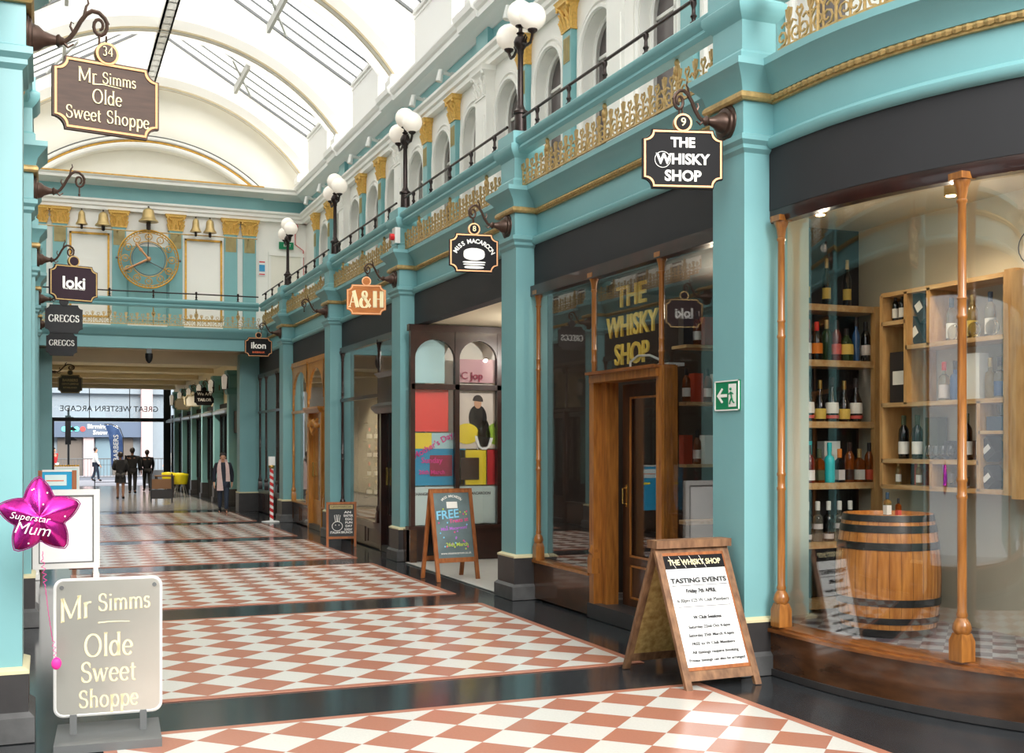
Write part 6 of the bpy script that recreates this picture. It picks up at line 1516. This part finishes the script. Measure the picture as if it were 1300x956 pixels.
def human(name, label, loc, rz, height, skinm, top, bottom, hairm, stride=.16, arms='down', female=False, skirt=False, bare_legs=False, shoes='blackcloth', coat_len=.0, face=1, elbow=0, arml=None):
    s = stride; sh = .19 if female else .215; hip = .095
    J = {'pelvis': (0, 0, .95), 'waist': (0, 0, 1.07), 'chest': (0, 0, 1.30), 'neck': (0, 0, 1.47), 'nk2': (0, -.01, 1.53), 'head': (0, -.015, 1.61), 'crown': (0, -.005, 1.69)}
    R = {'pelvis': (.15, .11), 'waist': (.125, .095), 'chest': (.16, .11), 'neck': (.048, .045), 'nk2': .05, 'head': (.082, .098), 'crown': (.07, .08)}
    E = [('pelvis', 'waist'), ('waist', 'chest'), ('chest', 'neck'), ('neck', 'nk2'), ('nk2', 'head'), ('head', 'crown')]
    for q, sg in (('L', -1), ('R', 1)):
        f = s * sg
        J['hip' + q] = (sg * hip, 0, .90); J['kn' + q] = (sg * .095, -f * .55 - .03, .50); J['an' + q] = (sg * .09, -f * 1.0 + (.06 if f < 0 else 0), .09 + (.03 if f < 0 else 0)); J['toe' + q] = (sg * .105, -f * 1.0 - .15, .035)
        R['hip' + q] = .085; R['kn' + q] = .058; R['an' + q] = .04; R['toe' + q] = (.042, .03)
        E += [('pelvis', 'hip' + q), ('hip' + q, 'kn' + q), ('kn' + q, 'an' + q), ('an' + q, 'toe' + q)]
        J['sh' + q] = (sg * sh, 0, 1.385); R['sh' + q] = .06
        if arms == 'front' and sg > 0:
            J['el' + q] = (sg * .25, -.02, 1.14); J['wr' + q] = (sg * .12, -.24, 1.10); J['ha' + q] = (sg * .05, -.29, 1.11)
        elif arms == 'front':
            J['el' + q] = (sg * .26, -.0, 1.13); J['wr' + q] = (sg * .16, -.2, 1.02); J['ha' + q] = (sg * .10, -.27, 1.02)
        else:
            J['el' + q] = (sg * (.255), f * .35 + .03, 1.12); J['wr' + q] = (sg * .25, f * .8 - .05, .88); J['ha' + q] = (sg * .245, f * .9 - .08, .80)
        R['el' + q] = .043; R['wr' + q] = .03; R['ha' + q] = (.036, .02)
        E += [('chest', 'sh' + q), ('sh' + q, 'el' + q), ('el' + q, 'wr' + q), ('wr' + q, 'ha' + q)]
        # five separate fingers on each hand
        hx, hy, hz = J['ha' + q]; wx, wy, wz = J['wr' + q]; d = Vector((hx - wx, hy - wy, hz - wz)).normalized(); side_ = Vector((0, 1, 0)) if abs(d.z) > .6 else Vector((0, 0, 1))
        for i in range(4):
            o_ = (i - 1.5) * .019; p1 = Vector((hx, hy, hz)) + d * .045 + side_ * o_; p2 = p1 + d * (.045, .055, .05, .035)[i] * .9 + Vector((-sg * .012, 0, 0))
            J['f%d' % i + q] = tuple(p1); J['g%d' % i + q] = tuple(p2); R['f%d' % i + q] = .0095; R['g%d' % i + q] = .008; E += [('ha' + q, 'f%d' % i + q), ('f%d' % i + q, 'g%d' % i + q)]
        p1 = Vector((hx, hy, hz)) - side_ * .04 + d * .0; J['th' + q] = tuple(p1); J['tt' + q] = tuple(p1 + d * .04 - side_ * .005); R['th' + q] = .011; R['tt' + q] = .009; E += [('ha' + q, 'th' + q), ('th' + q, 'tt' + q)]
    up = lambda keys, k, add=0: {q: ((R[q][0] * k + add, R[q][1] * k + add) if isinstance(R[q], tuple) else R[q] * k + add) for q in keys}
    tk = ['waist', 'pelvis', 'chest', 'neck', 'shL', 'elL', 'wrL', 'shR', 'elR', 'wrR']; te = [('waist', 'pelvis'), ('waist', 'chest'), ('chest', 'neck'), ('chest', 'shL'), ('shL', 'elL'), ('elL', 'wrL'), ('chest', 'shR'), ('shR', 'elR'), ('elR', 'wrR')]
    tr = up(tk, 1.1, .02); tr['neck'] = (.105, .1); tr['shL'] = tr['shR'] = .095; tr['chest'] = (.2, .155)
    parts = [('jacket' if coat_len else 'top', tk, te, top, tr)]
    bk = ['pelvis', 'hipL', 'knL', 'anL', 'hipR', 'knR', 'anR']; be = [('pelvis', 'hipL'), ('hipL', 'knL'), ('knL', 'anL'), ('pelvis', 'hipR'), ('hipR', 'knR'), ('knR', 'anR')]
    if bare_legs: bk = ['pelvis', 'hipL', 'hipR']; be = [('pelvis', 'hipL'), ('pelvis', 'hipR')]
    parts.append(('trousers' if not bare_legs else 'shorts', bk, be, bottom, up(bk, 1.08, .014)))
    for q in 'LR': parts.append(('shoe', ['an' + q, 'toe' + q], [('an' + q, 'toe' + q)], shoes, up(['an' + q, 'toe' + q], 1.08, .012)))
    t = figure(name, label, loc, rz, height, J, R, E, skinm, parts)
    # hair, face
    b = MB(); b.ball((0, .012, 1.66), .108, 14, 1.05, .9, 1.0)
    b.v = [(x, max(y, -.055) if z > 1.66 else max(y, -.005), z) for x, y, z in b.v]; b.build('hair', hairm, t)
    if face:
        b = MB(); b.tube([(0, -.1, 1.625), (0, -.122, 1.59), (0, -.105, 1.582)], .011, 5); b.build('nose', skinm, t)
        for sg in (-1, 1): b = MB(); b.ball((sg * .03, -.098, 1.625), .009, 6); b.build('eye', 'hair', t); b = MB(); b.ball((sg * .078, -.01, 1.61), .02, 6, 1.4, .4, 1); b.build('ear', skinm, t)
        b = MB(); b.tube([(-.022, -.098, 1.558), (0, -.105, 1.555), (.022, -.098, 1.558)], .006, 5); b.build('mouth', 'claret', t)
    if skirt:
        b = MB(); b.lathe([(.135, 1.12), (.17, .98), (.19, .8), (.2, .62)], n=18, caps=False); b.xf(Matrix.Diagonal((1, .8, 1, 1))); b.build('skirt', bottom, t)
    if coat_len:
        b = MB(); b.lathe([(.15, 1.2), (.18, 1.0), (.2, .85), (.215, coat_len)], n=20, caps=False); b.xf(Matrix.Diagonal((1, .78, 1, 1))); b.build('coat_skirt', top, t)
    return t
# woman with the scarf, walking towards the camera
w = human('person', 'woman in a dark jacket and long pink scarf walking towards us by the far arch', (4.25, 30.2, 0), radians(-8), 1.56, 'skin', 'navy', 'denim', 'hair', .13, female=True, coat_len=.74)
b = MB()
def ribbon(b, pts, hw, th=.02):
    A = [];
    for (x, y, z, k) in pts:
        A.append([(x - hw * k, y, z), (x + hw * k, y, z), (x + hw * k, y + th, z), (x - hw * k, y + th, z)])
    vs = [p for q in A for p in q]; n = len(A)
    fs = [(4 * i + k, 4 * i + (k + 1) % 4, 4 * i + 4 + (k + 1) % 4, 4 * i + 4 + k) for i in range(n - 1) for k in range(4)] + [(3, 2, 1, 0), (4 * n - 4, 4 * n - 3, 4 * n - 2, 4 * n - 1)]
    b.add(vs, fs)
ribbon(b, [(-.085, -.06, 1.50, .5), (-.105, -.14, 1.42, .75), (-.11, -.175, 1.3, .95), (-.10, -.175, 1.1, 1.1), (-.09, -.2, .9, 1.3), (-.08, -.215, .66, 1.55)], .06, .035)
ribbon(b, [(.085, -.06, 1.50, .5), (.11, -.14, 1.42, .75), (.125, -.175, 1.3, .85), (.135, -.175, 1.1, .9), (.14, -.19, .92, 1.0)], .06, .035)
b.tube([(-.09, -.07, 1.49), (-.08, .02, 1.52), (0, .07, 1.53), (.08, .02, 1.52), (.09, -.07, 1.49)], .045, 8)
o = b.build('scarf', 'scarf', w)
for i in range(7): b = MB()
b = MB(); b.ball((0, .07, 1.72), .05, 10); b.build('hair_bun', 'hair', w)
# three people walking away in the passage
human('person', 'silhouetted woman in a black top and shorts walking away on the left of three', (2.23, 38.8, 0), radians(178), 1.52, 'skindark', 'blackcloth', 'blackcloth', 'hair', .1, arms='front', female=True, skirt=True, bare_legs=True, face=0)
human('person', 'tall silhouetted man in dark clothes walking away in the middle of three', (2.87, 42.9, 0), radians(175), 1.64, 'skindark', 'blackcloth', 'blackcloth', 'hair', .12, face=0)
human('person', 'silhouetted man in a black jacket walking away on the right of three', (3.52, 44.8, 0), radians(182), 1.55, 'skindark', 'blackcloth', 'blackcloth', 'hair', .2, face=0)
human('person', 'distant passer-by in a white top out in the street', (2.2, 57.5, 0), radians(90), 1.6, 'skin', 'whitecoat', 'denim', 'hair', .15, face=0)
human('person', 'distant passer-by in a red and white top at the left edge of the street', (.35, 56.5, 0), radians(60), 1.6, 'skin', 'red', 'whitecoat', 'hair', .12, face=0)
human('person', 'distant passer-by in light clothes behind the three walkers', (5.6, 58.5, 0), radians(-80), 1.6, 'skin', 'whitecoat', 'whitecoat', 'hair', .12, face=0)

# ================================================================== far passage
def passage():
    XLp, XRp, Y0, Y1, ZC = -.12, 4.98, YE + .4, 51.0, 4.2
    b = MB(); b.box(XRp + .12, XRp + .3, Y0, Y1, 0, ZC); struct(b.build('wall_right', 'beige', smooth=False))
    b = MB(); b.box(XLp - .3, XLp - .12, Y0, Y1, 0, ZC); struct(b.build('wall_left', 'beige', smooth=False))
    b = MB(); b.box(XLp - .3, XRp + .3, Y0 - .1, Y1, ZC, ZC + .3); struct(b.build('ceiling', 'beige', smooth=False))
    for i in range(5):
        y = Y0 + 2.2 + i * 3.9; b = MB(); b.sweep([(XLp, y, 0, -1), (XRp, y, 0, -1)], [(-.2, ZC), (.0, ZC), (.05, ZC - .06), (.1, ZC - .16), (-.3, ZC - .16), (-.25, ZC - .06)]); o = b.build('ceiling_beam', 'beige'); tag(o, 'cream ceiling beam across the far passage, number %s from the bridge' % ['one', 'two', 'three', 'four', 'five'][i], 'beam', 'ceiling beams of the far passage')
    for i, (x, y) in enumerate(((1.9, 35), (3.3, 35), (1.4, 39), (3.4, 39), (2.4, 43.5))):
        t = thing('downlight', 'small glowing round downlight in the passage ceiling, ' + ['nearest left', 'nearest right', 'second row left', 'second row right', 'deepest'][i], 'downlight', (x, y, ZC), group='downlights of the passage')
        b = MB(); b.lathe([(.09, -.015), (.1, -.005), (.1, 0)], n=14); b.build('rim', 'silverwhite', t); b = MB(); b.lathe([(.001, -.02), (.07, -.018), (.07, -.014)], n=14); b.build('bulb', 'hot', t)
        lamp('downlight', 'SPOT', (x, y, ZC - .05), 240, (1, .88, .7), .03, aim=(0, 0, -1), spot=130)
    pr = None; pl = None
    for i in range(6):
        y = Y0 + 1.9 + i * 2.95
        for s, x in ((1, XRp), (-1, XLp)):
            if s == -1 and i > 1: continue
            t = thing('passage_pilaster', ('teal pilaster on the %s wall of the far passage, ' + ['nearest', 'second', 'third', 'fourth', 'fifth', 'farthest'][i]) % ('right' if s > 0 else 'left'), 'pilaster', (x, y, 0), group='teal pilasters of the far passage, %s wall' % ('right' if s > 0 else 'left'))
            sg = -s
            b = MB(); b.box(sg * .18, -sg * .12, -.2, .2, 0, .5); b.box(sg * .21, -sg * .12, -.22, .22, 0, .15); b.build('base', 'stone', t, smooth=False)
            b = MB(); b.box(sg * .16, -sg * .12, -.17, .17, .5, 3.2); b.build('shaft', 'teal', t, smooth=False)
            b = MB(); b.loft([(-.19, .1, -.2, .2, 3.2), (-.22, .1, -.24, .24, 3.28), (-.22, .1, -.24, .24, 3.34), (-.15, .1, -.17, .17, 3.38), (-.15, .1, -.17, .17, 3.72), (-.22, .1, -.25, .25, 3.8), (-.22, .1, -.25, .25, 3.88)]); b.build('capital', 'tealdark', t, smooth=False, mirror=s < 0)
            if s > 0:
                L = thing('wall_lantern', 'pale box lantern on the right passage wall, ' + ['nearest', 'second', 'third', 'fourth', 'fifth', 'farthest'][i], 'lantern', (x - .26, y, 3.55), group='lanterns of the passage')
                b = MB(); b.loft([(-.05, .05, -.07, .07, -.2), (-.07, .07, -.09, .09, .15), (-.03, .03, -.04, .04, .22)]); b.build('lantern_glass', 'globe', L, smooth=False); b = MB(); b.box(-.06, .08, -.02, .02, -.22, -.2); b.box(.05, .11, -.02, .02, -.22, .2); b.build('lantern_bracket', 'iron', L, smooth=False)
        # black shop front between pilasters on the right
        if i < 5 or True:
            ya, yb = y + .17, y + 2.78
            if i == 0:
                pass
            t = thing('passage_shop_front', 'black shop front of the far passage, ' + ['nearest', 'second', 'third', 'fourth', 'fifth', 'farthest'][i], 'shop front', (XRp, 0, 0), group='black shop fronts of the far passage')
            yb = min(yb, Y1 - .1)
            b = MB(); b.box(.02, .11, ya, yb, 0, .6); b.build('stall_riser', 'matblack', t, smooth=False); b = MB(); b.box(0, .11, ya, yb, 2.62, 3.0); b.build('fascia', 'matblack', t, smooth=False)
            box(t, 'glass_pane', 'glass', .05, .058, ya, yb, .6, 2.62); box(t, 'dark_reveal', 'backdark', .1, .115, ya, yb, .6, 2.62)
            for q in range(4): box(t, 'mullion', 'black', .0, .07, ya + (yb - ya - .06) * q / 3, ya + (yb - ya - .06) * q / 3 + .06, .6, 2.62)
            b = MB(); b.loft([(-.22, .05, ya, yb, 2.68), (-.22, .05, ya, yb, 2.76), (-.1, .05, ya, yb, 2.84)]); b.build('blind_box', 'steel', t, smooth=False)
            if i in (0,):
                w_ = thing('passage_window', 'tall narrow arched window high on the right passage wall', 'window', (XRp, y - 1.1, 0))
                b = MB(); b.prism([(-.3, 2.75), (.3, 2.75)] + [(.3 * cos(pi * k / 10), 3.55 + .42 * sin(pi * k / 10)) for k in range(11)], lambda u, v, w: (w, u, v), .06, .12); b.build('pane', 'upglass', w_, smooth=False)
                box(w_, 'shop_sign_box', 'boxdark', -.02, .12, -1.1, .9, 2.1, 2.72)
    # hanging signs in the passage
    for (x, y, z, w_, h_, f, e, lab, rows) in ((.62, 33.4, 3.42, .62, .5, 'sign_dkgreen', 'inlay', 'dark hanging sign with gilt lettering under the bridge at the left', [('BARBERS', .1, .1, 'inlay', .003), ('GENTLEMENS', .07, 0, 'inlay', .001), ('ESTABLISHED', .06, -.1, 'inlay', .001)]),
                                               (4.53, 36.2, 3.2, .6, .44, 'sign_black', 'sign_black', 'black hanging sign with white words We Are in the passage', [('We Are', .13, .12, 'letter', .003), ('TAILOR', .12, -.06, 'letter', .004)]),
                                               (4.53, 39.2, 3.22, .55, .4, 'cream', 'inlay', 'cream hanging sign behind the black one in the passage', []), (4.53, 42.2, 3.2, .55, .4, 'cream', 'inlay', 'cream hanging sign farthest down the passage', [])):
        t = hang_sign(x, y, z, w_, h_, f, e, lab); face_text(t, rows)
        s = 1 if x < 2 else -1; xx = XLp if s > 0 else XRp - .0
        bk = bracket(xx, y, z + .32, s, 'iron scroll bracket in the far passage holding the ' + ' '.join(lab.split()[:5]) + {.67: '', 36.2: ' one'}.get(y, '')); bk.scale.x = 1.7 if s > 0 else 1
    # glazed screen at the end
    t = thing('glass_screen', 'glazed screen closing the end of the passage with dark lettering above a black bar', 'glass screen', (0, Y1, 0))
    box(t, 'transom_bar', 'black', XLp, XRp, -.08, .08, 2.72, 2.88); box(t, 'post', 'black', XLp, XLp + .45, -.06, .06, 0, 2.72); box(t, 'post', 'black', XRp - .3, XRp, -.06, .06, 0, ZC)
    box(t, 'glass_pane', 'glass', XLp, XRp, -.004, .004, 2.88, ZC - .0)
    text('GREAT WESTERN ARCADE', .33, 'letterdark', t, (2.51, -.02, 3.25), (-1, 0, 0), (0, 0, 1), .006, bold=.002, width=3.9)
    for x in (1.7, 3.3): box(t, 'thin_bar', 'bar', x - .015, x + .015, -.02, .02, 2.88, ZC)
passage()
# chairs and table in the passage
def tub_chair(loc, rz, lab):
    t = thing('tub_chair', lab, 'chair', loc, rz, group='yellow plastic chairs')
    b = MB(); n = 14; vs = []
    for j, (z, r, k) in enumerate(((.44, .17, 0), (.46, .22, .0), (.56, .245, .4), (.72, .26, .8), (.82, .265, 1))):
        for i in range(n + 1):
            a = radians(-30 + 240 * i / n); vs.append((r * cos(a), r * sin(a) * .95, z if j < 3 else z - .1 * (1 - sin(a)) * .5))
    b.add(vs, [((n + 1) * j + i, (n + 1) * j + i + 1, (n + 1) * (j + 1) + i + 1, (n + 1) * (j + 1) + i) for j in range(4) for i in range(n)])
    b.lathe([(.22, .43), (.23, .45), (.001, .46)], n=20); o = b.build('shell', 'yellow', t); md = o.modifiers.new('s', 'SOLIDIFY'); md.thickness = .012
    for sx in (-1, 1):
        for sy in (-1, 1): b = MB(); b.cyl((sx * .1, sy * .1, .43), (sx * .19, sy * .19, 0), .014, .01, 8); b.build('leg', 'steel', t)
    return t
c = tub_chair((4.20, 39.8, 0), radians(160), 'yellow tub chair at the right wall of the passage, the nearer one')
copy_tree(c, loc=(3.95, 40.9, 0), label='yellow tub chair half hidden behind the nearer yellow one')
def table(loc, lab, m):
    t = thing('cafe_table', lab, 'table', loc)
    b = MB(); b.box(-.3, .3, -.3, .3, .70, .74); b.build('table_top', m, t, smooth=False)
    for sx in (-1, 1):
        for sy in (-1, 1): b = MB(); b.box(sx * .26 - .02, sx * .26 + .02, sy * .26 - .02, sy * .26 + .02, 0, .70); b.build('leg', 'iron', t, smooth=False)
    return t
table((3.66, 39.6, 0), 'brown square cafe table beside the yellow chairs', 'tablebrown')
t = thing('windbreak', 'dark low cafe barrier with a framed panel right of the walkers', 'barrier', (3.0, 36.2, 0))
box(t, 'panel', 'tablebrown', -.02, .55, -.01, .01, .42, .72); box(t, 'panel', 'boxdark', -.02, .55, -.012, .012, .12, .4); box(t, 'post', 'black', -.06, -.02, -.02, .02, 0, .88); box(t, 'post', 'black', .55, .59, -.02, .02, 0, .88)

# ================================================================== street beyond
def street():
    b = MB(); b.box(-14, 24, 51.3, 74, -.01, .0); struct(b.build('floor', 'paving', smooth=False))
    b = MB(); b.box(-14, 24, 60, 65.5, .0, .004); struct(b.build('floor', 'street', smooth=False))
    t = thing('building', 'grey blue modern building with a station sign across the street', 'building', (0, 68, 0))
    box(t, 'upper_facade', 'render', -14, 24, 0, 1, 4.6, 16); box(t, 'ground_facade', 'render', -14, 24, .4, 1, 0, 4.6)
    box(t, 'sign_fascia', 'panelblue', -3, 5.0, -.3, .4, 2.15, 3.0)
    for i in range(12): box(t, 'window', 'winblue', -13 + 2.9 * i, -10.6 + 2.9 * i, -.04, .02, 5.0, 7.2)
    for i in range(12): box(t, 'window', 'winblue', -13 + 2.9 * i, -10.6 + 2.9 * i, -.04, .02, 8.0, 10.4)
    for x0, x1, m in ((.6, 1.9, 'interiormid'), (2.6, 3.4, 'winblue'), (3.5, 4.6, 'interiormid'), (7.0, 12, 'winblue')): box(t, 'shop_opening', m, x0, x1, .2, .45, .0, 2.1)
    box(t, 'pillar', 'renderpink', 5.0, 5.6, -.5, .4, 0, 16); box(t, 'pillar', 'renderpink', 1.95, 2.5, -.1, .4, 0, 2.15); box(t, 'canopy', 'paper', 7.2, 14, -.8, .4, 3.9, 4.1)
    text('Birmingham', .34, 'letter', t, (2.95, -.32, 2.74), (1, 0, 0), (0, 0, 1), .02, bold=.006); text('Snow Hill', .34, 'letter', t, (3.1, -.32, 2.4), (1, 0, 0), (0, 0, 1), .02, bold=.006)
    for i, m in enumerate(('cyanlit', 'cyanlit', 'cyanlit', 'coral')): b = MB(); b.cyl((.95 + .32 * i, -.34, 2.6), (.95 + .32 * i, -.3, 2.6), .14, n=18); b.build('sign_roundel', m, t)
    # feather banner
    t = thing('feather_banner', 'blue feather banner with white BARBERS lettering standing outside', 'banner', (2.72, 54.0, 0))
    b = MB(); pr = [(-.0, .75), (.42, .6), (.5, 1.4), (.46, 2.1), (.3, 2.45), (.0, 2.62), (-.28, 2.62), (-.12, 2.2), (-.03, 1.5)]; b.prism(pr, lambda u, v, w: (u, w, v), -.008, .008); b.build('banner_cloth', 'bannerblue', t, smooth=False)
    b = MB(); b.tube([(.47, 0, 0), (.5, 0, 1.2), (.5, 0, 2.1), (.36, 0, 2.48), (.0, 0, 2.66), (-.3, 0, 2.66)], .02, 6); b.box(.25, .7, -.2, .2, 0, .04); b.build('pole', 'black', t)
    text('BARBERS', .3, 'letter', t, (.2, -.02, 1.6), (0, 0, 1), (-1, 0, 0), .004, bold=.004)
    b = MB(); b.tube([(.22 + .12 * cos(a), -.02, .92 + .12 * sin(a)) for a in [2 * pi * i / 16 for i in range(16)]], .012, 4, closed=True); b.build('round_mark', 'letter', t)
    t = thing('traffic_light', 'black traffic light seen from the side at the left of the street', 'traffic light', (.95, 55, 0))
    b = MB(); b.cyl((0, 0, 0), (0, 0, 3.4), .05, n=10); b.build('pole', 'black', t)
    b = MB(); b.box(-.14, .1, -.15, .15, 1.75, 3.05)
    b.build('housing', 'black', t, smooth=False)
    for z in (1.95, 2.4, 2.85): b = MB(); b.loft([(.1, .38, -.1, .1, z - .02), (.1, .2, -.13, .13, z + .14)]); b.build('visor', 'black', t, smooth=False)
    t = thing('railing', 'grey metal railing along the far kerb behind the walkers', 'railing', (0, 59.5, 0))
    b = MB(); b.tube([(-2, 0, 1.05), (12, 0, 1.05)], .03, 6); b.tube([(-2, 0, .15), (12, 0, .15)], .02, 6); b.build('rails', 'bar', t)
    b = MB()
    for i in range(94): b.cyl((-2 + .15 * i, 0, .15), (-2 + .15 * i, 0, 1.05), .012, n=5)
    b.build('bars', 'bar', t)
    t = thing('barrier', 'thin black folding barrier left of the three walkers', 'barrier', (1.7, 45.5, 0))
    b = MB(); b.tube([(0, 0, 0), (0, 0, 1.0), (.85, 0, 1.0), (.85, 0, 0)], .018, 6); b.tube([(0, 0, .35), (.85, 0, .35)], .012, 5); b.build('frame', 'black', t)
    t = thing('litter_bin', 'dark grey post-like bin at the left of the passage', 'bin', (.62, 31.7, 0))
    b = MB(); b.loft([(-.1, .1, -.1, .1, 0), (-.1, .1, -.1, .1, .85), (-.12, .12, -.12, .12, .86), (-.12, .12, -.12, .12, .95)]); b.build('bin_body', 'boxdark', t, smooth=False)
    t = thing('planter', 'grey block planter out in the street between the walkers', 'planter', (4.6, 54, 0)); b = MB(); b.loft([(-.4, .4, -.3, .3, 0), (-.45, .45, -.35, .35, .6)]); b.build('tub', 'bar', t, smooth=False)
    lamp('street_fill', 'AREA', (3, 58, 14), 500, (.95, .97, 1), 12, aim=(0, .4, -1), sy=12)  # added area lamp brightening the street from above, not the sun
street()
